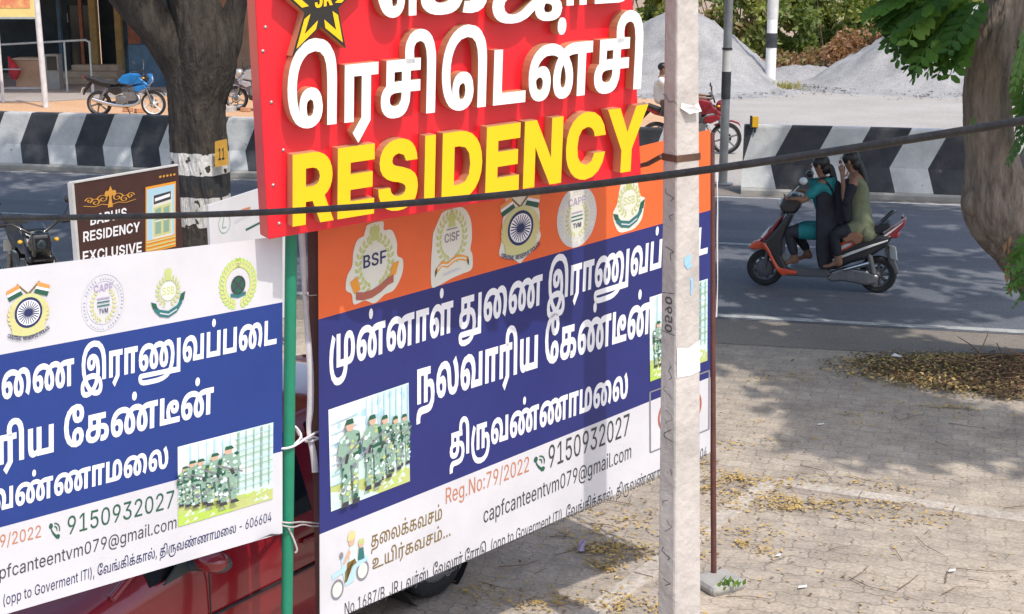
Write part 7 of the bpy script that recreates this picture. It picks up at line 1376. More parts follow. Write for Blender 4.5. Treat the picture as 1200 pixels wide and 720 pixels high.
# the black overhead cable
M['cable'] = mat('black_cable', (0.012, 0.011, 0.011), 0.5, c2=(0.032, 0.028, 0.027), scale=30, bump=.3, bscale=60)
cp = [(q[0], q[1], q[2] * .70) for q in [(-1500, 262, 7.5), (-700, 262, 5.7), (-260, 259, 4.9), (-100, 258.5, 4.6), (0, 256, 4.4), (150, 254, 4.15), (300, 249.5, 3.92), (450, 240.5, 3.70), (600, 227.5, 3.49), (750, 209.5, 3.3), (900, 189, 3.12), (1050, 166, 2.96), (1200, 141.5, 2.8), (1400, 105, 2.6), (1600, 60, 2.45), (2100, -60, 2.1), (3200, -420, 1.7)]]
mb = MB(); mb.tube(smooth_path([P(*q) for q in cp], 8), .0062, 12); o = mb.build('overhead_cable', M['cable']); tag(o, 'thick black overhead cable sagging across the whole view in front of the red sign', 'cable')
sp_ = [tuple(q) for q in smooth_path([(839.5, 196, 7.9, .2), (841, 235, 7.9, .9), (840.5, 280, 7.9, .4), (841, 330, 7.9, 1.0), (839.5, 372, 7.9, .3)], 5)]
ribbon(sp_, .010, 'cloth_strip', 'narrow lilac cloth strip hanging along the right maroon pole', M['rope'])
# ================================================================== RED CAR
M['car_red'] = mat('car_red_paint', (0.22, 0.007, 0.014), 0.2, coat=0.8, var=0.06, scale=1.0)
M['car_glass'] = mat('car_glass', (0.008, 0.010, 0.012), 0.06, spec=.6)
M['tyre'] = mat('tyre_rubber', (0.018, 0.018, 0.019), 0.85, var=.2, scale=20, bump=.3, bscale=60)
M['hub'] = mat('wheel_cover_grey', (0.16, 0.16, 0.165), 0.45, 0.5, var=.15)
M['trim'] = mat('grey_black_trim', (0.045, 0.055, 0.055), 0.55, var=.15)
M['lamp_red'] = mat('tail_lamp_red', (0.35, 0.01, 0.01), 0.15, coat=.5); M['lamp_clear'] = mat('lamp_clear', (0.6, 0.62, 0.62), 0.12, coat=.6)
M['chrome'] = mat('chrome', (0.6, 0.6, 0.6), 0.15, 1.0)
CARX = Vector((-1.46, 6.18, 0)); cd = Vector((.58, .8146, 0))             # towards the rear, along the visible flank
cn = Vector((.8146, -.58, 0))                                               # outward from the visible flank
# local frame: x = rearwards, y = to the visible flank, z up ; origin at the nose, centre line
NOSE_TO_MIRROR, HALF = 1.22, .745
car_o = CARX - cd * NOSE_TO_MIRROR - cn * HALF
car = thing('red_car', 'dark red hatchback parked behind the two canteen banners', 'car', (car_o.x, car_o.y, 0), math.atan2(cd.y, cd.x), local=True)
car.rotation_euler = (0, 0, math.atan2(cd.y, cd.x))
# with rz the local +y is left of +x; the visible flank is to the right, so flank = -y
tab = {'belt': [(0, .60), (.12, .70), (.4, .80), (.68, .865), (1.3, .925), (2.2, .955), (3.0, .985), (3.3, .95), (3.42, .80), (3.5, .62)],
       'top': [(0, .63), (.12, .735), (.4, .84), (.80, .93), (.9, .985), (1.25, 1.17), (1.7, 1.385), (2.0, 1.44), (2.3, 1.46), (2.8, 1.435), (3.1, 1.36), (3.3, 1.16), (3.42, .90), (3.5, .66)],
       'w': [(0, .52), (.1, .62), (.4, .70), (.9, .735), (1.4, .745), (2.6, .745), (3.1, .725), (3.4, .66), (3.5, .58)],
       'wr': [(0, .42), (.4, .58), (.80, .66), (1.05, .64), (1.7, .575), (2.2, .565), (2.9, .555), (3.2, .56), (3.5, .52)],
       'sill': [(0, .30), (.2, .22), (3.2, .22), (3.5, .34)]}
xs = np.linspace(0, 3.5, 71); n_ring = 17
tabs = {k: interp(xs, v) for k, v in tab.items()}
rings = []
for i, x in enumerate(xs):
    b, t, w, wr, s_ = (tabs[k][i] for k in ('belt', 'top', 'w', 'wr', 'sill'))
    half = [(0, s_), (w * .86, s_), (w * .95, s_ + .05), (w * .985, s_ + (b - s_) * .35), (w, s_ + (b - s_) * .62), (w * .985, s_ + (b - s_) * .86), (w * .955, b), (wr + (w * .945 - wr) * .45, b + (t - .03 - b) * .55 if t - b > .08 else b + (t - b) * .4), (wr, max(b, t - .045) if t - b > .08 else b + (t - b) * .75), (wr * .82, t - .012), (wr * .4, t), (0, t + .006)]
    rings.append(half)
K = len(rings[0])
def car_v(i, k, sg, push=0): y, z = rings[i][k]; return (xs[i], -sg * (y + push), z)
# wheel openings: skip lower panels near the axles
AX = (.62, 2.92); WR = .275
body = MB(); glass_l = MB(); glass_r = MB(); screen = MB(); rear = MB()
for sg in (1, -1):
    for i in range(len(xs) - 1):
        for k in range(K - 1):
            xm = (xs[i] + xs[i + 1]) / 2; zm = (rings[i][k][1] + rings[i][k + 1][1]) / 2
            if 1 <= k <= 4 and any((xm - a) ** 2 + (zm - WR) ** 2 < (WR + .045) ** 2 for a in AX): continue
            body.add([car_v(i, k, sg), car_v(i + 1, k, sg), car_v(i + 1, k + 1, sg), car_v(i, k + 1, sg)], [(0, 1, 2, 3)], 0, True)
            if k in (6, 7) and 1.02 < xm < 3.05 and not (2.02 < xm < 2.10):
                (glass_l if sg > 0 else glass_r).add([car_v(i, k, sg, .004), car_v(i + 1, k, sg, .004), car_v(i + 1, k + 1, sg, .004), car_v(i, k + 1, sg, .004)], [(0, 1, 2, 3)], 0, True)
            if k >= 8 and (.84 < xm < 1.68 or 3.12 < xm < 3.34):
                up = .005
                q = [car_v(i, k, sg), car_v(i + 1, k, sg), car_v(i + 1, k + 1, sg), car_v(i, k + 1, sg)]
                if k == 8: q[0] = tuple(np.array(q[0]) * .35 + np.array(q[3]) * .65); q[1] = tuple(np.array(q[1]) * .35 + np.array(q[2]) * .65)
                (screen if xm < 2 else rear).add([(a - (.003 if xm < 2 else -.003), b, c + up) for a, b, c in q], [(0, 1, 2, 3)], 0, True)
body.add([car_v(0, k, 1) for k in range(K)] + [car_v(0, k, -1) for k in range(K - 2, 0, -1)], [tuple(range(2 * K - 2))], 0)
body.add([car_v(70, k, 1) for k in range(K)] + [car_v(70, k, -1) for k in range(K - 2, 0, -1)], [tuple(range(2 * K - 2))], 0)
bo = body.build('body', M['car_red'], car)
def merge(o):
    bm = bmesh.new(); bm.from_mesh(o.data); bmesh.ops.remove_doubles(bm, verts=bm.verts, dist=1e-4); bmesh.ops.recalc_face_normals(bm, faces=bm.faces); bm.to_mesh(o.data); bm.free()
for mb_, nm in ((glass_l, 'side_window'), (glass_r, 'side_window'), (screen, 'windscreen'), (rear, 'rear_window')):
    o = mb_.build(nm, M['car_glass'], car); merge(o)
merge(bo)
for sg in (1, -1):
    mb = MB(); mb.tube([(.80, -sg * .69, .915), (1.22, -sg * .632, 1.15), (1.70, -sg * .58, 1.365)], [.022, .022, .02], 8); mb.build('pillar', M['car_red'], car)
for ax in AX:
    for sg in (1, -1):
        mb = MB(); mb.lathe((ax, -sg * .66, WR), (0, -sg, 0), [(.19, -.10), (.255, -.10), (.275, -.075), (.275, .045), (.262, .066), (.21, .07), (.185, .06)], 32); w = mb.build('wheel', M['tyre'], car)
        mb = MB(); mb.lathe((ax, -sg * .66, WR), (0, -sg, 0), [(.19, .058), (.17, .066), (.15, .05), (.06, .055), (.05, .075), (0.001, .078)], 32); 
        h = mb.build('wheel_cover', M['hub'], w)
        mb = MB()
        for k in range(8):
            a = k * math.pi / 4; mb.ell((ax + math.cos(a) * .115, -sg * .716, WR + math.sin(a) * .115), (.022, .006, .022), n=10, m=6)
        mb.build('cover_holes', M['trim'], w)
    mb = MB(); 
    for sg in (1, -1): mb.lathe((ax, -sg * .5, WR), (0, -sg, 0), [(.33, -.12), (.33, .22)], 28)
    mb.build('wheel_arch', M['dark_plastic'], car)
for sg in (1, -1):
    mb = MB(); mb.ell((1.225, -sg * .865, 1.005), (.065, .095, .062), n=18, m=12); mr_ = mb.build('wing_mirror', M['car_red'], car)
    mb = MB(); mb.ell((1.25, -sg * .845, .985), (.062, .115, .058), n=18, m=10); mb.tube([(1.22, -sg * .72, .935), (1.235, -sg * .80, .95)], .03, 8); mb.build('mirror_base', M['trim'], mr_)
    mb = MB(); mb.add([(1.04, -sg * .742, .905), (1.42, -sg * .738, .935), (1.40, -sg * .70, 1.11)], [(0, 1, 2)]); mb.prism([(1.05, .90), (1.36, .935), (1.33, 1.10)], lambda u, v, d: (u, -sg * (d + .735 - max(0, v - .93) * .26), v), 0, .012); mb.build('mirror_sail', M['trim'], mr_)
    mb = MB(); mb.box((1.98, -sg * .752, .80), (.16, .02, .03)); mb.build('door_handle', M['car_red'], car, bevel=.008)
    mb = MB(); mb.ell((.10, -sg * .50, .60), (.12, .13, .085), n=16, m=10); mb.build('headlight', M['lamp_clear'], car)
    mb = MB(); mb.ell((3.40, -sg * .56, .82), (.09, .10, .14), n=16, m=10); mb.build('tail_light', M['lamp_red'], car)
mb = MB(); mb.tube([(.84, .0, .962), (1.02, .30, 1.065), (1.07, .36, 1.095)], .008, 6); mb.tube([(.84, -.1, .965), (1.0, -.45, 1.055)], .008, 6); mb.build('wiper', M['dark_plastic'], car)
mb = MB(); mb.box((.02, 0, .40), (.10, 1.05, .14)); mb.box((3.47, 0, .42), (.10, 1.15, .2)); mb.build('bumper', M['car_red'], car, bevel=.04)
mb = MB()
for xx in (1.30, 2.06, 2.8): mb.tube([(xx, -.747, .30), (xx + .01, -.752, .6), (xx + .02, -.742, .9)], .0035, 4); 
mb.tube([(1.32, -.752, .62), (2.8, -.752, .66)], .008, 6); mb.build('door_seam', M['dark_plastic'], car)

for o in list(car.children) + [g for c in car.children for g in c.children]:
    rearward = any('wheel' in q.name or 'cover' in q.name for q in (o,)) 
    for v in o.data.vertices:
        if rearward: v.co.x += .128 if v.co.x > 1.5 else 0
        else:
            v.co.z *= 0.885
            if v.co.x > 1.5: v.co.x = 1.5 + (v.co.x - 1.5) * 1.09
# ================================================================== TWO-WHEELERS
M['metal_grey'] = mat('engine_grey', (0.22, 0.22, 0.225), 0.42, 0.7, var=.2, scale=12); M['seat_black'] = mat('seat_vinyl', (0.02, 0.02, 0.022), 0.6, var=.2)
M['black_gloss'] = mat('gloss_black', (0.014, 0.014, 0.016), 0.25, coat=.4)
M['blue_metal'] = mat('bike_blue', (0.006, 0.15, 0.42), 0.28, coat=.5, var=.15); M['bike_red'] = mat('bike_red', (0.22, 0.010, 0.018), 0.3, coat=.5, var=.1); M['bike_silver'] = mat('bike_silver', (0.42, 0.42, 0.44), 0.35, .4, var=.1); M['rim_pale'] = mat('rim_pale', (0.68, 0.68, 0.66), 0.4, .2)
M['plate_white'] = mat('number_plate_white', (0.70, 0.69, 0.64), 0.5, var=.08)
def wheel(parent, x, r, w, y=0.0, spokes=6, tyre=None, rim=None, name='wheel', q=.80):
    mb = MB(); prof = [(r * q, -w * .35), (r * .86, -w * .5), (r * .95, -w * .42), (r, -w * .12), (r, w * .12), (r * .95, w * .42), (r * .86, w * .5), (r * q, w * .35)]
    mb.lathe((x, y, r), (0, 1, 0), prof, 30); wo = mb.build(name, tyre or M['tyre'], parent)
    mb = MB(); mb.lathe((x, y, r), (0, 1, 0), [(r * q, -w * .35), (r * (q - .07), -w * .3), (r * (q - .07), w * .3), (r * q, w * .35)], 30)
    mb.lathe((x, y, r), (0, 1, 0), [(.001, -w * .6), (r * .16, -w * .6), (r * .18, 0), (r * .16, w * .6), (.001, w * .6)], 14)
    for k in range(spokes):
        a = 2 * math.pi * k / spokes + .3; mb.tube([(x + math.cos(a) * r * .14, y, r + math.sin(a) * r * .14), (x + math.cos(a) * r * (q - .04), y, r + math.sin(a) * r * (q - .04))], [w * .2, w * .16], 6)
    mb.build('rim', rim or M['metal_grey'], wo); return wo
def shell(poly, y0, y1, name, m, parent, bevel=.02, extra=None):
    """outline in the side view (x forward, z up) given thickness across"""
    mb = MB(); mb.prism(poly, lambda u, v, d: (u, d, v), y0, y1); return mb.build(name, m, parent, bevel=bevel, seg=3)
def motorcycle(label, loc, rz, tank, panel, rim, group=None, lamp=None):
    t = thing('motorcycle', label, 'motorcycle', loc, rz, group, local=True)
    wheel(t, .66, .30, .10, spokes=6, rim=rim, name='front_wheel'); wheel(t, -.66, .30, .12, spokes=6, rim=M['metal_grey'], name='rear_wheel')
    mb = MB(); mb.lathe((.66, .03, .30), (0, 1, 0), [(.11, 0), (.11, .006), (.06, .008)], 20); mb.build('brake_disc', M['chrome'], t)
    mb = MB()
    for s in (-1, 1): mb.tube([(.66, s * .085, .30), (.50, s * .085, .72), (.43, s * .085, .90)], [.028, .026, .024], 10)
    mb.build('fork', M['metal_grey'], t)
    shell([(.95, .50), (.90, .60), (.76, .645), (.60, .63), (.42, .55), (.46, .53), (.62, .605), (.76, .615), (.88, .575)], -.06, .06, 'front_mudguard', panel, t, .008)
    mb = MB(); mb.tube([(.44, 0, .92), (.10, 0, .62), (-.12, 0, .34)], .03, 8); mb.tube([(.42, .0, .82), (-.1, 0, .72), (-.75, 0, .78)], .028, 8); mb.tube([(-.1, .06, .34), (-.66, .09, .30)], [.03, .022], 8); mb.tube([(-.1, -.06, .34), (-.66, -.09, .30)], [.03, .022], 8); mb.build('frame', M['black_gloss'], t)
    shell([(.42, .90), (.36, 1.0), (.18, 1.04), (-.02, .98), (-.16, .84), (-.06, .77), (.2, .74), (.42, .78), (.56, .70), (.60, .76)], -.13, .13, 'fuel_tank', tank, t, .045)
    shell([(.50, .76), (.56, .68), (.36, .58), (.22, .62), (.26, .72)], -.15, .15, 'tank_shroud', tank, t, .02)
    shell([(-.10, .83), (-.22, .80), (-.50, .84), (-.82, .95), (-.88, .90), (-.55, .76), (-.2, .74), (-.08, .77)], -.12, .12, 'seat', M['seat_black'], t, .03)
    shell([(-.30, .77), (-.62, .84), (-.93, .97), (-.98, .91), (-.70, .74), (-.36, .66)], -.10, .10, 'tail_panel', panel, t, .02)
    mb = MB(); mb.box((-.985, 0, .92), (.03, .14, .06)); mb.build('tail_light', M['lamp_red'], t, bevel=.01)
    mb = MB(); mb.tube([(-.80, 0, .82), (-.98, 0, .62), (-1.03, 0, .50)], [.05, .035, .02], 8, flat=.6); mb.build('rear_mudguard', M['dark_plastic'], t)
    mb = MB(); mb.box((-1.03, 0, .62), (.012, .2, .13), Matrix.Rotation(.4, 3, 'Y')); mb.build('number_plate', M['plate_white'], t)
    mb = MB(); mb.box((.12, 0, .48), (.30, .24, .22)); mb.box((-.06, 0, .40), (.30, .28, .18)); mb.lathe((-.04, -.17, .40), (0, 1, 0), [(.001, 0), (.10, 0), (.11, .05), (.11, .30), (.001, .32)], 18); mb.box((.20, 0, .62), (.16, .18, .16), Matrix.Rotation(-.4, 3, 'Y'))
    for k in range(4): mb.box((.20, 0, .56 + k * .035), (.22, .23, .01), Matrix.Rotation(-.4, 3, 'Y'))
    mb.build('engine', M['metal_grey'], t, bevel=.015)
    shell([(-.08, .72), (-.34, .70), (-.40, .60), (-.22, .50), (-.02, .58)], -.125, .125, 'side_cover', panel, t, .02)
    shell([(.34, .40), (.30, .28), (.02, .20), (-.18, .24), (-.10, .34), (.12, .38)], -.13, .13, 'belly_pan', M['black_gloss'], t, .02)
    shell([(.50, .86), (.58, 1.02), (.66, 1.0), (.68, .84), (.60, .76)], -.09, .09, 'headlamp_mask', tank, t, .03)
    mb = MB(); mb.tube([(-.66, .13, .30), (-.42, .13, .66)], .028, 8); mb.tube([(-.66, -.13, .30), (-.42, -.13, .66)], .028, 8); mb.build('shock_absorber', M['metal_grey'], t)
    mb = MB(); mb.tube(smooth_path([(.28, -.06, .55), (.36, -.10, .40), (.20, -.14, .28), (-.25, -.16, .28), (-.75, -.19, .42)], 4), list(np.linspace(.025, .05, 17)), 10); mb.build('exhaust', M['chrome'], t)
    mb = MB(); mb.tube([(.30, .36, 1.06), (.40, .22, 1.08), (.43, .06, .98), (.43, -.06, .98), (.40, -.22, 1.08), (.30, -.36, 1.06)], .016, 8); hb = mb.build('handlebar', M['black_gloss'], t)
    mb = MB()
    for s in (-1, 1): mb.tube([(.36, s * .27, 1.07), (.29, s * .37, 1.06)], .022, 8)
    mb.build('grip', M['seat_black'], hb)
    mb = MB(); mb.ell((.56, 0, .90), (.11, .11, .13), n=16, m=10); mb.build('headlamp_cowl', panel, t); mb = MB(); mb.ell((.635, 0, .89), (.045, .085, .09), n=14, m=8); mb.build('headlight', lamp or M['lamp_clear'], t)
    for s in (-1, 1):
        mb = MB(); mb.tube([(.38, s * .25, 1.08), (.36, s * .34, 1.24)], .008, 6); mb.ell((.35, s * .36, 1.28), (.02, .065, .045), n=12, m=8); mb.build('mirror', M['black_gloss'], t)
        mb = MB(); mb.ell((.50, s * .17, .92), (.035, .025, .02), n=10, m=6); mb.build('indicator', M['amber'], t)
    mb = MB(); mb.tube([(.02, .10, .32), (-.05, .22, .16), (-.02, .30, .01)], .013, 6); mb.tube([(-.02, -.3, .33), (-.02, .3, .33)], .016, 6); mb.build('foot_rest', M['metal_grey'], t)
    return t
pb = G(149, 136.5)
mb_ = motorcycle('bright blue parked motorcycle with a pale front rim across the road', (pb.x, pb.y, 0), R_(-4), M['blue_metal'], M['black_gloss'], M['rim_pale'])
ps = G(284, 131.5)
motorcycle('grey silver motorcycle parked right of the dark tree, cut off by the red signboard', (ps.x + .45, ps.y + .3, 0), R_(172), M['bike_silver'], M['bike_silver'], M['metal_grey'])
pf = G(25, 396.5)
motorcycle('dark motorcycle seen end on at the left edge above the white banner', (-4.80, 14.2, 0), R_(-62), M['black_gloss'], M['black_gloss'], M['metal_grey'], lamp=M['glass_dark'])
prb = G(806, 180)
redb = motorcycle('red motorcycle ridden through the gap between the barriers behind the poles', (prb.x + .05, prb.y, 0), R_(-6), M['bike_red'], M['bike_red'], M['metal_grey'])

# ------------------------------------------------------------------ people
M['skin'] = mat('brown_skin', (0.23, 0.115, 0.07), 0.55, var=.08); M['hair'] = mat('black_hair', (0.010, 0.009, 0.009), 0.45, var=.3, scale=30)
M['teal_cloth'] = mat('teal_kurta', (0.012, 0.20, 0.21), 0.8, var=.15, scale=12, bump=.7, bscale=14); M['black_cloth'] = mat('black_scarf', (0.013, 0.015, 0.022), 0.85, var=.3, scale=10, bump=.8, bscale=12); M['olive_cloth'] = mat('pale_olive_kurta', (0.165, 0.18, 0.105), 0.85, var=.14, scale=14, bump=.7, bscale=13); M['dark_leggings'] = mat('charcoal_leggings', (0.03, 0.03, 0.04), 0.85, var=.2)
M['white_shirt'] = mat('white_shirt', (0.70, 0.70, 0.70), 0.8, var=.05, bump=.2); M['sandal'] = mat('tan_sandal', (0.30, 0.14, 0.08), 0.7); M['lips'] = mat('lips', (0.20, 0.05, 0.045), .5); M['eye_white'] = mat('eye_white', (.7, .7, .68), .3); M['trouser_grey'] = mat('grey_trousers', (0.06, 0.06, 0.07), .85, var=.2); M['mask_white'] = mat('pale_handset', (0.75, 0.76, 0.76), .3)
def skin_mesh(name, nodes, edges, m, parent, sub=2, post=None):
    """one continuous surface grown round a skeleton; nodes: key -> (x, y, z, rx[, ry])"""
    keys = list(nodes); ix = {k: i for i, k in enumerate(keys)}
    me = bpy.data.meshes.new(name); me.from_pydata([nodes[k][:3] for k in keys], [(ix[a], ix[b]) for a, b in edges], [])
    o = bpy.data.objects.new(name, me); col.objects.link(o)
    sk = o.modifiers.new('skin', 'SKIN'); sk.use_smooth_shade = True; sk.branch_smoothing = .4
    for i, k in enumerate(keys):
        v = me.skin_vertices[0].data[i]; q = nodes[k]; v.radius = (q[3], q[4] if len(q) > 4 else q[3]); v.use_root = (i == 0)
    ss = o.modifiers.new('sub', 'SUBSURF'); ss.levels = sub; ss.render_levels = sub
    dg = bpy.context.evaluated_depsgraph_get(); ev = o.evaluated_get(dg); me2 = bpy.data.meshes.new_from_object(ev)
    o.modifiers.clear(); o.data = me2; bpy.data.meshes.remove(me); me2.name = name
    me2.materials.clear(); me2.materials.append(m)
    for p in me2.polygons: p.use_smooth = True; p.material_index = 0
    if parent is not None: o.parent = parent
    return o
def lerp3(a, b, t): return tuple(a[i] + (b[i] - a[i]) * t for i in range(3))
def hand_nodes(nd, ed, pre, wrist, dirv, side, curl=.5):
    """palm, four bent fingers of unequal length and a thumb"""
    d = Vector(dirv).normalized(); s = Vector(side).normalized(); n = d.cross(s).normalized(); w = Vector(wrist)
    nd[pre + 'palm'] = (*(w + d * .05), .030, .018); ed.append((pre + 'wrist', pre + 'palm'))
    nd[pre + 'kn'] = (*(w + d * .085), .034, .015); ed.append((pre + 'palm', pre + 'kn'))
    for k, (off, ln) in enumerate(((-.028, .062), (-.009, .073), (.010, .068), (.028, .053))):
        a = w + d * .098 + s * off; b = a + (d * (1 - curl * .5) + n * curl * .6).normalized() * ln * .55; c = b + (d * (1 - curl) + n * curl).normalized() * ln * .5
        for q, p, r in (('a', a, .0095), ('b', b, .009), ('c', c, .0075)): nd[pre + 'f%d%s' % (k, q)] = (*p, r)
        ed += [(pre + 'kn', pre + 'f%da' % k), (pre + 'f%da' % k, pre + 'f%db' % k), (pre + 'f%db' % k, pre + 'f%dc' % k)]
    a = w + d * .04 - s * .036; b = a + (d * .7 - s * .6 + n * .3).normalized() * .035; c = b + (d * .9 + n * .4).normalized() * .028
    nd[pre + 'ta'] = (*a, .011); nd[pre + 'tb'] = (*b, .010); nd[pre + 'tc'] = (*c, .008); ed += [(pre + 'palm', pre + 'ta'), (pre + 'ta', pre + 'tb'), (pre + 'tb', pre + 'tc')]
def person(name_label, base, rz, J, clothes, hair, group=None, feet_m=None, face_dir=(1, 0, 0)):
    """J: joints in a local frame (x forward, y left, z up)"""
    t = thing('person', name_label, 'person', base, rz, group, local=True)
    nd = {}; ed = []
    pel, chest, neck, head = J['pelvis'], J['chest'], J['neck'], J['head']
    nd['pelvis'] = (*pel, .13, .15); nd['waist'] = (*lerp3(pel, chest, .45), .105, .13); nd['chest'] = (*chest, .115, .15); nd['neckb'] = (*lerp3(chest, neck, .75), .075, .09); nd['neck'] = (*neck, .047); nd['jaw'] = (*lerp3(neck, head, .5), .06); nd['head'] = (*head, .088, .075); nd['crown'] = (head[0] - .01, head[1], head[2] + .075, .062)
    ed += [('pelvis', 'waist'), ('waist', 'chest'), ('chest', 'neckb'), ('neckb', 'neck'), ('neck', 'jaw'), ('jaw', 'head'), ('head', 'crown')]
    for s, pre in ((1, 'l'), (-1, 'r')):
        sh, el, wr = J[pre + 'sh'], J[pre + 'el'], J[pre + 'wr']
        nd[pre + 'sh'] = (*sh, .056); nd[pre + 'ua'] = (*lerp3(sh, el, .5), .045); nd[pre + 'el'] = (*el, .037); nd[pre + 'fa'] = (*lerp3(el, wr, .4), .035); nd[pre + 'wrist'] = (*wr, .024)
        ed += [('neckb', pre + 'sh'), (pre + 'sh', pre + 'ua'), (pre + 'ua', pre + 'el'), (pre + 'el', pre + 'fa'), (pre + 'fa', pre + 'wrist')]
        hd = J.get(pre + 'hand') or tuple(wr[i] - el[i] for i in range(3)); hand_nodes(nd, ed, pre, wr, hd, J.get(pre + 'side', (0, 1, 0)), J.get('curl', .7))
        hp, kn, an = J[pre + 'hip'], J[pre + 'kn'], J[pre + 'an']
        nd[pre + 'hip'] = (*hp, .092); nd[pre + 'th'] = (*lerp3(hp, kn, .5), .078); nd[pre + 'kne'] = (*kn, .056); nd[pre + 'calf'] = (*lerp3(kn, an, .35), .054); nd[pre + 'ank'] = (*an, .034)
        tx, ty = J.get('toe', (1, 0)); nd[pre + 'heel'] = (an[0] - .03 * tx, an[1], an[2] - .055, .032); nd[pre + 'ball'] = (an[0] + .11 * tx, an[1] + .11 * ty, an[2] - .06, .036, .024); nd[pre + 'toe'] = (an[0] + .18 * tx, an[1] + .18 * ty, an[2] - .068, .026, .016)
        ed += [('pelvis', pre + 'hip'), (pre + 'hip', pre + 'th'), (pre + 'th', pre + 'kne'), (pre + 'kne', pre + 'calf'), (pre + 'calf', pre + 'ank'), (pre + 'ank', pre + 'heel'), (pre + 'ank', pre + 'ball'), (pre + 'ball', pre + 'toe')]
    body = skin_mesh('body', nd, ed, M['skin'], t, 2)
    # face: nose, eyes, lips, ears
    f = Vector(face_dir).normalized(); sd = Vector((-f.y, f.x, 0)); h = Vector(head); up = Vector((0, 0, 1))
    rotf = Matrix((f, sd, up)).transposed()
    mb = MB(); mb.ell(h + f * .095 - up * .018, (.018, .013, .024), rotf, 8, 6); mb.build('nose', M['skin'], t)
    for s in (-1, 1): mb = MB(); mb.ell(h + sd * s * .078 - up * .01 - f * .005, (.018, .009, .03), rotf, 8, 6); mb.build('ear', M['skin'], t)
    mb = MB()
    for s in (-1, 1): mb.ell(h + f * .080 + sd * s * .032 + up * .008, (.010, .014, .008), rotf, 8, 6)
    e = mb.build('eyes', M['eye_white'], t)
    mb = MB()
    for s in (-1, 1): mb.ell(h + f * .087 + sd * s * .032 + up * .008, (.006, .006, .006), rotf, 8, 6); mb.ell(h + f * .088 + sd * s * .033 + up * .028, (.006, .020, .004), rotf, 8, 6)
    mb.build('eyebrows', M['hair'], t)
    mb = MB(); mb.ell(h + f * .085 - up * .055, (.008, .022, .008), rotf, 8, 6); mb.build('lips', M['lips'], t)
    hair(t, h, f, sd, up)
    for nm, nodes, edges, m in clothes: skin_mesh(nm, nodes, edges, m, t, 2)
    return t
def chain(*k): return list(zip(k, k[1:]))
def long_hair(tail):
    def fn(t, h, f, sd, up):
        mb = MB(); rot = Matrix((f, sd, up)).transposed(); mb.ell(h - f * .018 + up * .030, (.095, .088, .095), rot, 16, 10); mb.ell(h - f * .07 - up * .03, (.055, .07, .075), rot, 14, 8)
        mb.tube(smooth_path([tuple(h - f * .09 - up * .02)] + tail, 4), list(np.linspace(.05, .022, 4 * len(tail) + 1)), 10)
        mb.build('hair', M['hair'], t)
    return fn
# ------------------------------------------------------------------ the scooter and its two riders
M['sc_orange'] = mat('scooter_orange', (0.62, 0.075, 0.025), 0.3, coat=.4, var=.08); M['sc_black'] = mat('scooter_black', (0.02, 0.02, 0.023), 0.4, coat=.2); M['sc_white'] = mat('scooter_stripe_white', (0.66, 0.64, 0.62), 0.4); M['sc_maroon'] = mat('scooter_maroon', (0.24, 0.02, 0.03), 0.3, coat=.3); M['sc_grey'] = mat('scooter_grey_plastic', (0.09, 0.09, 0.095), .55)
fr, rr_ = G(896, 335), G(1027, 343.5); ax_ = (Vector((fr.x, fr.y)) - Vector((rr_.x, rr_.y))); SCZ = math.atan2(ax_.y, ax_.x); WB = ax_.length
SC = (rr_.x, rr_.y, .008)
sct = thing('scooter', 'orange and black scooter carrying two women along the road', 'scooter', SC, SCZ, local=True)
def zx(px_): return (603 - px_) / (465 / WB)
def zz2(px_, py_): return ((632 + (px_ - 138) * .07) - py_) / 367.0
def sp(*pts): return [(zx(a), zz2(a, b)) for a, b in pts]
RW = .205
wheel(sct, WB, RW, .10, spokes=9, rim=M['sc_grey'], name='front_wheel', q=.66); wheel(sct, 0, RW, .11, spokes=9, rim=M['sc_grey'], name='rear_wheel', q=.66)
mb = MB(); mb.lathe((WB, .02, RW), (0, 1, 0), [(.10, 0), (.105, .02), (.09, .04), (.03, .045), (.001, .045)], 20); mb.build('brake_drum', M['sc_grey'], sct)
shell(sp((66, 472), (78, 452), (104, 442), (132, 444), (152, 462), (160, 492), (146, 488), (120, 476), (92, 480)), -.075, .075, 'front_mudguard', M['sc_orange'], sct, .025)
mb = MB(); 
for s in (-1, 1): mb.tube([(WB, s * .07, RW), (zx(150), s * .06, zz2(150, 470)), (zx(186), 0, zz2(186, 380)), (zx(222), 0, zz2(222, 280))], .022, 8)
mb.build('fork', M['sc_grey'], sct)
shell(sp((128, 450), (150, 425), (190, 380), (236, 318), (252, 330), (226, 392), (212, 440), (212, 500), (236, 548), (270, 556), (262, 572), (222, 578), (196, 548), (178, 508), (160, 478)), -.17, .17, 'leg_shield', M['sc_black'], sct, .03)
shell(sp((126, 446), (140, 440), (160, 470), (184, 516), (204, 546), (250, 556), (282, 564), (276, 576), (214, 580), (190, 556), (168, 516), (152, 484)), -.18, .18, 'orange_trim', M['sc_orange'], sct, .02)
shell(sp((112, 440), (150, 400), (188, 352), (212, 330), (206, 346), (176, 392), (140, 436)), -.12, .12, 'front_panel', M['sc_maroon'], sct, .02)
shell(sp((118, 422), (140, 398), (152, 392), (146, 408), (126, 430)), -.124, .124, 'front_stripe', M['sc_white'], sct, .006)
shell(sp((190, 300), (206, 266), (238, 246), (272, 256), (280, 300), (262, 330), (226, 334), (200, 322)), -.11, .11, 'headlamp_cowl', M['sc_black'], sct, .04)
mb = MB(); mb.ell((zx(196), 0, zz2(196, 292)), (.035, .075, .055), n=14, m=8); mb.build('headlight', M['lamp_clear'], sct)
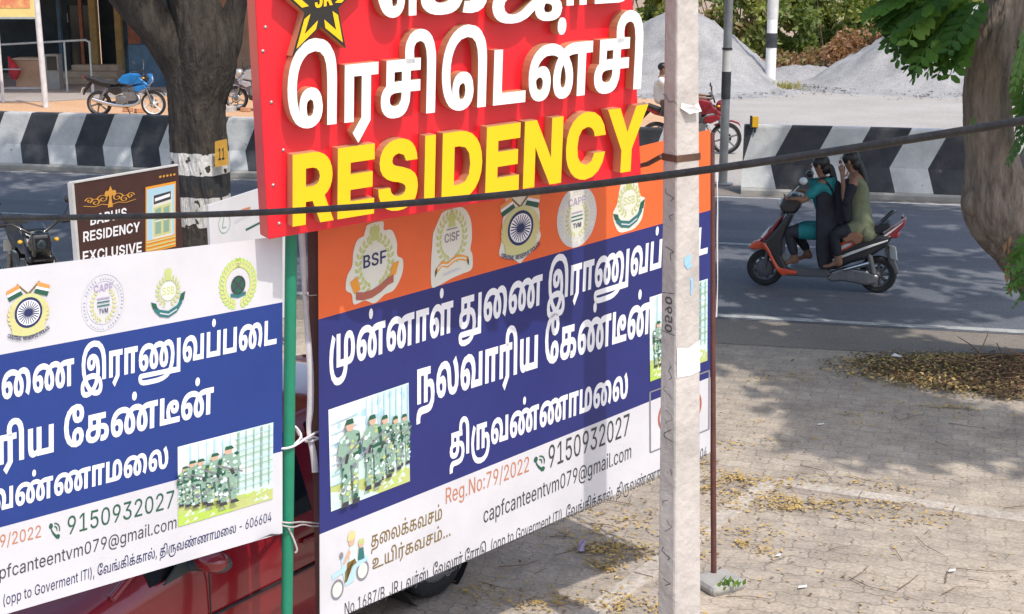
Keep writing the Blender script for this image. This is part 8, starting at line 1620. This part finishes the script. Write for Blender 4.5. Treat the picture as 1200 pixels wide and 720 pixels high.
mb = MB(); hx, hz = zx(222), zz2(222, 262); mb.tube([(hx - .05, .33, hz - .01), (hx - .01, .2, hz + .01), (hx, 0, hz), (hx - .01, -.2, hz + .01), (hx - .05, -.33, hz - .01)], .015, 8); hb = mb.build('handlebar', M['sc_black'], sct)
mb = MB(); 
for s in (-1, 1): mb.tube([(hx - .02, s * .24, hz + .003), (hx - .055, s * .345, hz - .012)], .02, 8)
mb.build('grip', M['seat_black'], hb)
for s in (-1, 1):
    mb = MB(); mb.tube([(hx - .03, s * .2, hz + .02), (hx - .14, s * .27, hz + .15)], .007, 6); mb.ell((hx - .19, s * .30, hz + .21), (.045, .065, .042), n=14, m=8); mb.build('mirror', M['lamp_clear'] if s > 0 else M['sc_black'], sct)  # near mirror coloured pale to stand in for the sky it reflects
shell(sp((206, 548), (398, 556), (420, 580), (392, 592), (230, 582)), -.16, .16, 'floorboard', M['sc_grey'], sct, .015)
shell(sp((396, 560), (410, 500), (404, 470), (420, 452), (470, 440), (598, 420), (660, 424), (636, 470), (560, 520), (500, 534), (440, 560)), -.15, .15, 'rear_body', M['sc_black'], sct, .04)
shell(sp((408, 492), (424, 470), (460, 440), (512, 430), (522, 444), (498, 466), (446, 492), (420, 508)), -.162, .162, 'side_panel', M['sc_orange'], sct, .015)
shell(sp((416, 492), (440, 466), (478, 452), (505, 448), (490, 460), (440, 486), (424, 498)), -.168, .168, 'side_stripe', M['sc_white'], sct, .006)
shell(sp((420, 516), (500, 484), (566, 462), (640, 440), (640, 446), (560, 474), (500, 496), (424, 524)), -.164, .164, 'side_strip', M['sc_white'], sct, .004)
shell(sp((400, 452), (412, 432), (470, 428), (540, 414), (588, 384), (640, 374), (648, 392), (610, 416), (560, 436), (470, 450)), -.14, .14, 'seat', M['seat_black'], sct, .03)
shell(sp((586, 446), (640, 408), (704, 362), (702, 384), (664, 436), (622, 452)), -.13, .13, 'tail_panel', M['sc_maroon'], sct, .02)
shell(sp((600, 440), (650, 404), (698, 370), (690, 380), (650, 414), (612, 444)), -.135, .135, 'tail_stripe', M['sc_white'], sct, .006)
mb = MB(); mb.ell((zx(664), 0, zz2(664, 426)), (.05, .11, .05), n=14, m=8); mb.build('tail_light', M['lamp_red'], sct)
mb = MB()
for s in (-1, 1): mb.tube(smooth_path([(zx(586), s * .12, zz2(586, 400)), (zx(622), s * .12, zz2(622, 362)), (zx(648), s * .10, zz2(648, 338)), (zx(662), 0, zz2(662, 336))], 4), .013, 8)
mb.tube([(zx(690), .09, zz2(690, 356)), (zx(690), -.09, zz2(690, 356))], .015, 8); mb.build('grab_rail', M['sc_black'], sct)
shell(sp((640, 470), (666, 478), (672, 540), (690, 586), (676, 590), (650, 546), (630, 500)), -.05, .05, 'rear_mudguard', M['sc_grey'], sct, .01)
mb = MB(); mb.prism([(-.105, 0), (.105, 0), (.105, .14), (-.105, .14)], lambda u, v, d: (zx(655) - d * .8 - u * .62 + v * .18, u * .75 + .06 - d * .6, zz2(658, 522) + v), 0, .01); npl = mb.build('number_plate', M['plate_white'], sct)
shell(sp((396, 600), (420, 568), (470, 552), (560, 566), (612, 590), (606, 622), (560, 628), (470, 610), (420, 612)), .06, .13, 'engine_case', M['metal_grey'], sct, .025)
mb = MB(); mb.tube([(zx(470), .14, zz2(470, 560)), (zx(570), .15, zz2(570, 534))], [.02, .03], 10); mb.tube([(zx(420), -.12, zz2(420, 600)), (zx(520), -.16, zz2(520, 596)), (zx(620), -.17, zz2(620, 580))], [.03, .05, .045], 12); mb.build('exhaust', M['chrome'], sct)
mb = MB(); mb.tube([(zx(560), .12, zz2(560, 470)), (zx(590), .12, zz2(590, 580))], .03, 10); mb.build('shock_absorber', M['sc_grey'], sct)
def q3(px_, py_, y): return (zx(px_), y, zz2(px_, py_))
# rider in teal
J = dict(pelvis=q3(405, 400, 0), chest=q3(368, 250, 0), neck=q3(356, 186, 0), head=q3(344, 142, 0),
         lsh=q3(362, 216, .15), lel=q3(292, 272, .24), lwr=(hx - .125, .285, hz + .018), rsh=q3(362, 216, -.15), rel=q3(300, 270, -.25), rwr=(hx - .125, -.285, hz + .018),
         lhand=(1, .1, -.15), rhand=(1, -.1, -.1), lhip=q3(396, 408, .09), lkn=q3(232, 402, .12), lan=q3(268, 516, .10), rhip=q3(396, 408, -.09), rkn=q3(240, 402, -.12), ran=q3(318, 510, -.10), curl=.9)
A = J
cl = [('kurta', {'a': (*A['chest'], .135, .17), 'b': (*lerp3(A['chest'], A['pelvis'], .5), .125, .155), 'c': (*A['pelvis'], .15, .175), 'n': (*lerp3(A['chest'], A['neck'], .72), .085, .105), 'ls': (*A['lsh'], .07), 'le': (*lerp3(A['lsh'], A['lel'], .85), .055), 'rs': (*A['rsh'], .07), 're': (*lerp3(A['rsh'], A['rel'], .85), .055),
                 'lh': (*A['lhip'], .115), 'lk': (*lerp3(A['lhip'], A['lkn'], .92), .085), 'rh': (*A['rhip'], .115), 'rk': (*lerp3(A['rhip'], A['rkn'], .92), .085)},
        chain('c', 'b', 'a', 'n') + [('n', 'ls'), ('ls', 'le'), ('n', 'rs'), ('rs', 're'), ('c', 'lh'), ('lh', 'lk'), ('c', 'rh'), ('rh', 'rk')], M['teal_cloth']),
      ('leggings', {'h': (*lerp3(A['lhip'], A['lkn'], .6), .092), 'lk': (*A['lkn'], .078), 'lc': (*lerp3(A['lkn'], A['lan'], .4), .066), 'la': (*lerp3(A['lkn'], A['lan'], .9), .046)}, chain('h', 'lk', 'lc', 'la'), M['dark_leggings']),
      ('leggings', {'h': (*lerp3(A['rhip'], A['rkn'], .6), .092), 'lk': (*A['rkn'], .078), 'lc': (*lerp3(A['rkn'], A['ran'], .4), .066), 'la': (*lerp3(A['rkn'], A['ran'], .9), .046)}, chain('h', 'lk', 'lc', 'la'), M['dark_leggings']),
      ('scarf', {'a': (*q3(362, 186, .06), .075, .06), 'b': (*q3(376, 245, .11), .12, .06), 'c': (*q3(390, 330, .15), .15, .05), 'd': (*q3(398, 410, .19), .16, .045), 'e': (*q3(392, 480, .20), .13, .035), 'f': (*q3(396, 556, .19), .085, .02)}, chain('a', 'b', 'c', 'd', 'e', 'f'), M['black_cloth']),
      ('shawl', {'a': (*q3(392, 200, -.04), .075, .11), 'b': (*q3(412, 260, 0), .075, .14), 'c': (*q3(428, 330, .02), .10, .17), 'd': (*q3(436, 400, .05), .11, .18)}, chain('a', 'b', 'c', 'd'), M['black_cloth'])]
person('woman in a teal kurta and black scarf steering the scooter', SC, SCZ, J, cl, long_hair([q3(392, 160, 0), q3(410, 210, .02), q3(424, 290, .03)]))
# pillion in pale olive
J = dict(pelvis=q3(520, 385, 0), chest=q3(500, 235, 0), neck=q3(480, 174, 0), head=q3(464, 128, 0),
         lsh=q3(492, 206, .15), lel=q3(462, 290, .22), lwr=q3(446, 196, .14), rsh=q3(492, 206, -.15), rel=q3(468, 290, -.2), rwr=q3(420, 300, -.14), lhand=(.15, -.25, 1), rhand=(1, .2, 0), lside=(1, 0, 0),
         lhip=q3(512, 400, .09), lkn=q3(420, 412, .22), lan=q3(452, 520, .22), rhip=q3(512, 400, -.09), rkn=q3(420, 412, -.2), ran=q3(448, 520, -.2), curl=.5)
A = J
cl = [('kurta', {'c': (*A['pelvis'], .15, .17), 'b': (*lerp3(A['chest'], A['pelvis'], .5), .125, .15), 'a': (*A['chest'], .135, .165), 'n': (*lerp3(A['chest'], A['neck'], .72), .085, .105), 'ls': (*A['lsh'], .062), 'rs': (*A['rsh'], .062), 'lh': (*A['lhip'], .115), 'lk': (*lerp3(A['lhip'], A['lkn'], .55), .10), 'rh': (*A['rhip'], .115), 'rk': (*lerp3(A['rhip'], A['rkn'], .55), .10), 'd': (*q3(556, 412, .1), .11, .12), 'e': (*q3(562, 452, .14), .085, .07)},
        chain('c', 'b', 'a', 'n') + [('n', 'ls'), ('n', 'rs'), ('c', 'lh'), ('lh', 'lk'), ('c', 'rh'), ('rh', 'rk'), ('c', 'd'), ('d', 'e')], M['olive_cloth']),
      ('sleeve', {'s': (*A['lsh'], .068), 'm': (*lerp3(A['lsh'], A['lel'], .5), .062), 'e': (*A['lel'], .052), 'f': (*lerp3(A['lel'], A['lwr'], .3), .044)}, chain('s', 'm', 'e', 'f'), M['black_cloth']),
      ('sleeve', {'s': (*A['rsh'], .068), 'm': (*lerp3(A['rsh'], A['rel'], .5), .062), 'e': (*A['rel'], .052)}, chain('s', 'm', 'e'), M['black_cloth']),
      ('scarf', {'a': (*q3(470, 192, .06), .06, .09), 'b': (*q3(462, 240, .1), .07, .09), 'c': (*q3(466, 310, .14), .06, .07), 'd': (*q3(474, 370, .16), .045, .05)}, chain('a', 'b', 'c', 'd'), M['black_cloth']),
      ('leggings', {'h': (*lerp3(A['lhip'], A['lkn'], .25), .105), 'm': (*lerp3(A['lhip'], A['lkn'], .6), .096), 'lk': (*A['lkn'], .072), 'lc': (*lerp3(A['lkn'], A['lan'], .4), .064), 'la': (*lerp3(A['lkn'], A['lan'], .85), .045)}, chain('h', 'm', 'lk', 'lc', 'la'), M['black_cloth']),
      ('leggings', {'h': (*lerp3(A['rhip'], A['rkn'], .25), .105), 'm': (*lerp3(A['rhip'], A['rkn'], .6), .096), 'lk': (*A['rkn'], .072), 'lc': (*lerp3(A['rkn'], A['ran'], .4), .064), 'la': (*lerp3(A['rkn'], A['ran'], .85), .045)}, chain('h', 'm', 'lk', 'lc', 'la'), M['black_cloth'])]
person('woman in a pale olive kurta riding pillion, one hand raised to her face', SC, SCZ, J, cl, long_hair([q3(508, 150, 0), q3(530, 210, 0), q3(540, 290, .02)]))
# tan bag between the two riders' knees, seen on the side panel
shell(sp((456, 428), (470, 408), (520, 404), (542, 420), (534, 446), (512, 456), (500, 440), (470, 446)), .168, .23, 'handbag', M['sandal'], None, .02)
hb_ = bpy.context.scene.collection.objects[-1]; hb_.location = SC; hb_.rotation_euler = (0, 0, SCZ); tag(hb_, 'small tan bag held against the side of the moving scooter', 'bag')
# rider on the red motorcycle, mostly hidden by the concrete pole
ML = redb.location; MR = redb.rotation_euler[2]
J = dict(pelvis=(-.55, 0, .92), chest=(-.60, 0, 1.27), neck=(-.59, 0, 1.47), head=(-.55, 0, 1.60), lsh=(-.58, .19, 1.38), lel=(-.20, .30, 1.14), lwr=(.24, .33, 1.08), rsh=(-.58, -.19, 1.38), rel=(-.20, -.30, 1.14), rwr=(.24, -.33, 1.08), lhip=(-.48, .1, .88), lkn=(.16, .2, .78), lan=(-.04, .22, .40), rhip=(-.48, -.1, .88), rkn=(.16, -.2, .78), ran=(-.04, -.22, .40), curl=.9)
A = J
cl = [('shirt', {'c': (*A['pelvis'], .14, .165), 'b': (*lerp3(A['chest'], A['pelvis'], .5), .135, .165), 'a': (*A['chest'], .14, .18), 'n': (*lerp3(A['chest'], A['neck'], .6), .085, .11), 'ls': (*A['lsh'], .075), 'le': (*lerp3(A['lsh'], A['lel'], .7), .065), 'rs': (*A['rsh'], .075), 're': (*lerp3(A['rsh'], A['rel'], .7), .065)}, chain('c', 'b', 'a', 'n') + [('n', 'ls'), ('ls', 'le'), ('n', 'rs'), ('rs', 're')], M['white_shirt']),
      ('trousers', {'p': (*A['pelvis'], .13, .15), 'lh': (*A['lhip'], .105), 'lk': (*A['lkn'], .08), 'la': (*A['lan'], .055), 'rh': (*A['rhip'], .105), 'rk': (*A['rkn'], .08), 'ra': (*A['ran'], .055)}, [('p', 'lh'), ('lh', 'lk'), ('lk', 'la'), ('p', 'rh'), ('rh', 'rk'), ('rk', 'ra')], M['trouser_grey'])]
def short_hair(t, h, f, sd, up):
    mb = MB(); rot = Matrix((f, sd, up)).transposed(); mb.ell(h - f * .015 + up * .035, (.098, .088, .085), rot, 16, 10); mb.build('hair', M['hair'], t)
person('man in a white shirt riding the red motorcycle, mostly behind the concrete pole', tuple(ML), MR, J, cl, short_hair)

# ================================================================== LITTER ON THE GROUND
rn = random.Random(99)
M['lf_yellow'] = mat('fallen_leaf_yellow', (0.40, 0.26, 0.06), 0.8, c2=(0.50, 0.35, 0.11), scale=9); M['lf_tan'] = mat('fallen_leaf_tan', (0.42, 0.27, 0.10), 0.85, c2=(0.52, 0.38, 0.18), scale=9); M['lf_brown'] = mat('fallen_leaf_brown', (0.13, 0.075, 0.04), 0.85, c2=(0.23, 0.14, 0.075), scale=9); M['lf_olive'] = mat('fallen_leaf_olive', (0.10, 0.085, 0.035), .85, c2=(.19, .16, .065), scale=9)
LF = [M['lf_yellow'], M['lf_tan'], M['lf_brown'], M['lf_olive']]
def flat_leaf(mb, p, l, mi, tilt=.25):
    a = rn.uniform(0, 6.28); d = Vector((math.cos(a), math.sin(a), rn.uniform(-tilt, tilt))); s = Vector((-d.y, d.x, rn.uniform(-tilt, tilt))); p = Vector(p)
    mb.add([p - d * l / 2, p + s * l * .24 + Vector((0, 0, l * .1)), p + d * l / 2, p - s * l * .24], [(0, 1, 2, 3)], mi)
mb = MB()
def patchl(px, py, sx, sy, n, w=(5, 3, 1, 0)):
    """sx, sy: spread in metres along and across the road"""
    c = G(px, py); bag = [i for i, k in enumerate(w) for _ in range(k)]
    subs = [(rn.gauss(0, 1), rn.gauss(0, 1), rn.uniform(.25, .6)) for _ in range(7)]
    for k in range(n):
        u, v, q = rn.choice(subs); x = (u + rn.gauss(0, q)) * sx; y = (v + rn.gauss(0, q)) * sy; p = Vector((c.x, c.y, 0)) + RE * x + RN * y
        flat_leaf(mb, (p.x, p.y, .012 + rn.random() * .012), rn.uniform(.02, .042), rn.choice(bag))
for q in ((720, 650, .17, .08, 300), (695, 668, .10, .08, 110), (735, 708, .18, .10, 190), (580, 700, .22, .10, 130), (640, 712, .22, .08, 80), (885, 565, .20, .09, 240), (860, 590, .20, .12, 220), (850, 630, .14, .14, 190), (925, 592, .22, .08, 170), (985, 568, .35, .05, 110), (990, 604, .3, .08, 160), (1090, 598, .35, .06, 110), (1110, 480, .35, .10, 160), (790, 560, .3, .15, 260), (770, 640, .2, .12, 160), (855, 515, .3, .2, 120), (905, 447, .4, .1, 120), (1000, 495, .4, .12, 90), (720, 610, .25, .12, 160)):
    patchl(*q)
for k in range(620):
    p = G(rn.uniform(540, 1230), rn.uniform(430, 730)); flat_leaf(mb, (p.x, p.y, .012), rn.uniform(.014, .04), rn.choice((0, 1, 1, 2, 2)))
o = mb.build('fallen_leaves', LF, recalc=False); tag(o, 'drifts of small yellow and tan fallen leaves on the pavers', 'fallen leaves', kind='stuff')
mb = MB()
for k in range(55):
    p = G(rn.uniform(560, 1220), rn.uniform(470, 725)); a = rn.gauss(ROAD_RZ, .9); l = rn.uniform(.06, .38); d = Vector((math.cos(a), math.sin(a), 0)); s = Vector((-d.y, d.x, 0)) * rn.uniform(-.18, .18) * l
    p = Vector((p.x, p.y, .012)); mb.tube([p, p + d * l * .5 + s + Vector((0, 0, .006)), p + d * l], [.0026, .0022, .0015], 5, mi=rn.randrange(2))
o = mb.build('fallen_twigs', [M['twig'], M['lf_brown']], recalc=False); tag(o, 'thin dry twigs scattered over the pavers', 'twigs', kind='stuff')
# heap of leaf litter at the foot of the leaning tree
hc = G(1165, 445); mb = MB(); RX, RY = 1.45, .62
def hz_(u, v):
    q = math.hypot(u, v); return max(0, (1 - q ** 1.6)) * .11 * (1 + .25 * vnoise(u * 3, v * 3, 3))
N = 46; vs = []; fs = []
for i in range(N + 1):
    for j in range(N + 1):
        u = -1.1 + 2.2 * i / N; v = -1.1 + 2.2 * j / N; p = Vector((hc.x + .45, hc.y, 0)) + RE * u * RX * 1.1 + RN * v * RY * 1.1; vs.append((p.x, p.y, hz_(u, v) - .012 + (rn.uniform(0, .015) if hz_(u, v) > 0 else 0)))
for i in range(N):
    for j in range(N): a = i * (N + 1) + j; fs.append((a, a + N + 1, a + N + 2, a + 1))
mb.add(vs, [f for f in fs if max(vs[q][2] for q in f) > 0.02], 2, True)
for k in range(12000):
    a = rn.uniform(0, 6.28); q = rn.random() ** .6 * 1.0 + abs(rn.gauss(0, .13)); u, v = math.cos(a) * q, math.sin(a) * q
    p = Vector((hc.x + .45, hc.y, 0)) + RE * u * RX * 1.1 + RN * v * RY * 1.1
    flat_leaf(mb, (p.x, p.y, hz_(u, v) + .012 + rn.random() * .02), rn.uniform(.02, .052), rn.choice((0, 1, 1, 2, 3, 3, 3) if u < -.35 else (2, 2, 2, 3, 3, 2, 2, 1)), .5)
for k in range(70):
    a = rn.uniform(0, 6.28); q = rn.random() * .9; u, v = math.cos(a) * q, math.sin(a) * q; p = Vector((hc.x + .45, hc.y, hz_(u, v) + .02)) + RE * u * RX + RN * v * RY; d = Vector((rn.gauss(0, 1), rn.gauss(0, .6), rn.uniform(0, .25))).normalized() * rn.uniform(.15, .5); mb.tube([p, p + d * .5 + Vector((0, 0, .02)), p + d], [.008, .006, .003], 5, mi=2)
o = mb.build('leaf_litter', LF, recalc=False); tag(o, 'dark heap of leaf litter and twigs at the foot of the leaning tree', 'leaf litter', kind='stuff')
mb = MB(); p = G(1047, 427); q = [(0, 0), (.07, .015), (.09, .04), (.05, .035), (.02, .06), (-.015, .04)]; mb.add([(p.x + u, p.y + v, .075 + .015 * math.sin(60 * u)) for u, v in q], [tuple(range(6))]); o = mb.build('paper_scrap', M['paper'], recalc=False); tag(o, 'scrap of white paper lying on the left end of the leaf litter heap', 'paper')
p = G(680, 648); mb = MB(); mb.tube([(p.x, p.y, .012), (p.x + .01, p.y + .01, .05), (p.x + .03, p.y, .07)], [.025, .018, .006], 7, jitter=.3, rnd=rn); mb.add([(p.x - .02, p.y, .05), (p.x + .03, p.y + .01, .045), (p.x + .02, p.y, .10)], [(0, 1, 2)]); o = mb.build('litter_wrapper', M['i_mauve'], recalc=False); tag(o, 'small crumpled blue grey wrapper on the shaded pavers under the banner', 'wrapper')
for k, (px, py) in enumerate(((935, 692), (905, 655), (1110, 673), (958, 500))):
    p = G(px, py); mb = MB(); mb.add([(p.x, p.y, .014), (p.x + .05, p.y + .01, .016), (p.x + .06, p.y + .035, .02), (p.x + .01, p.y + .03, .015)], [(0, 1, 2, 3)]); o = mb.build('paper_scrap', M['paper'], recalc=False); tag(o, ['white paper scrap on the sunlit pavers nearest the right maroon pole', 'tiny white scrap on the pavers inside the kerb corner', 'white scrap on the sunlit pavers far right', 'small scrap on the shaded pavers beyond the kerb'][k], 'paper')
for o in list(col.objects):
    if '_local' in o: del o['_local']
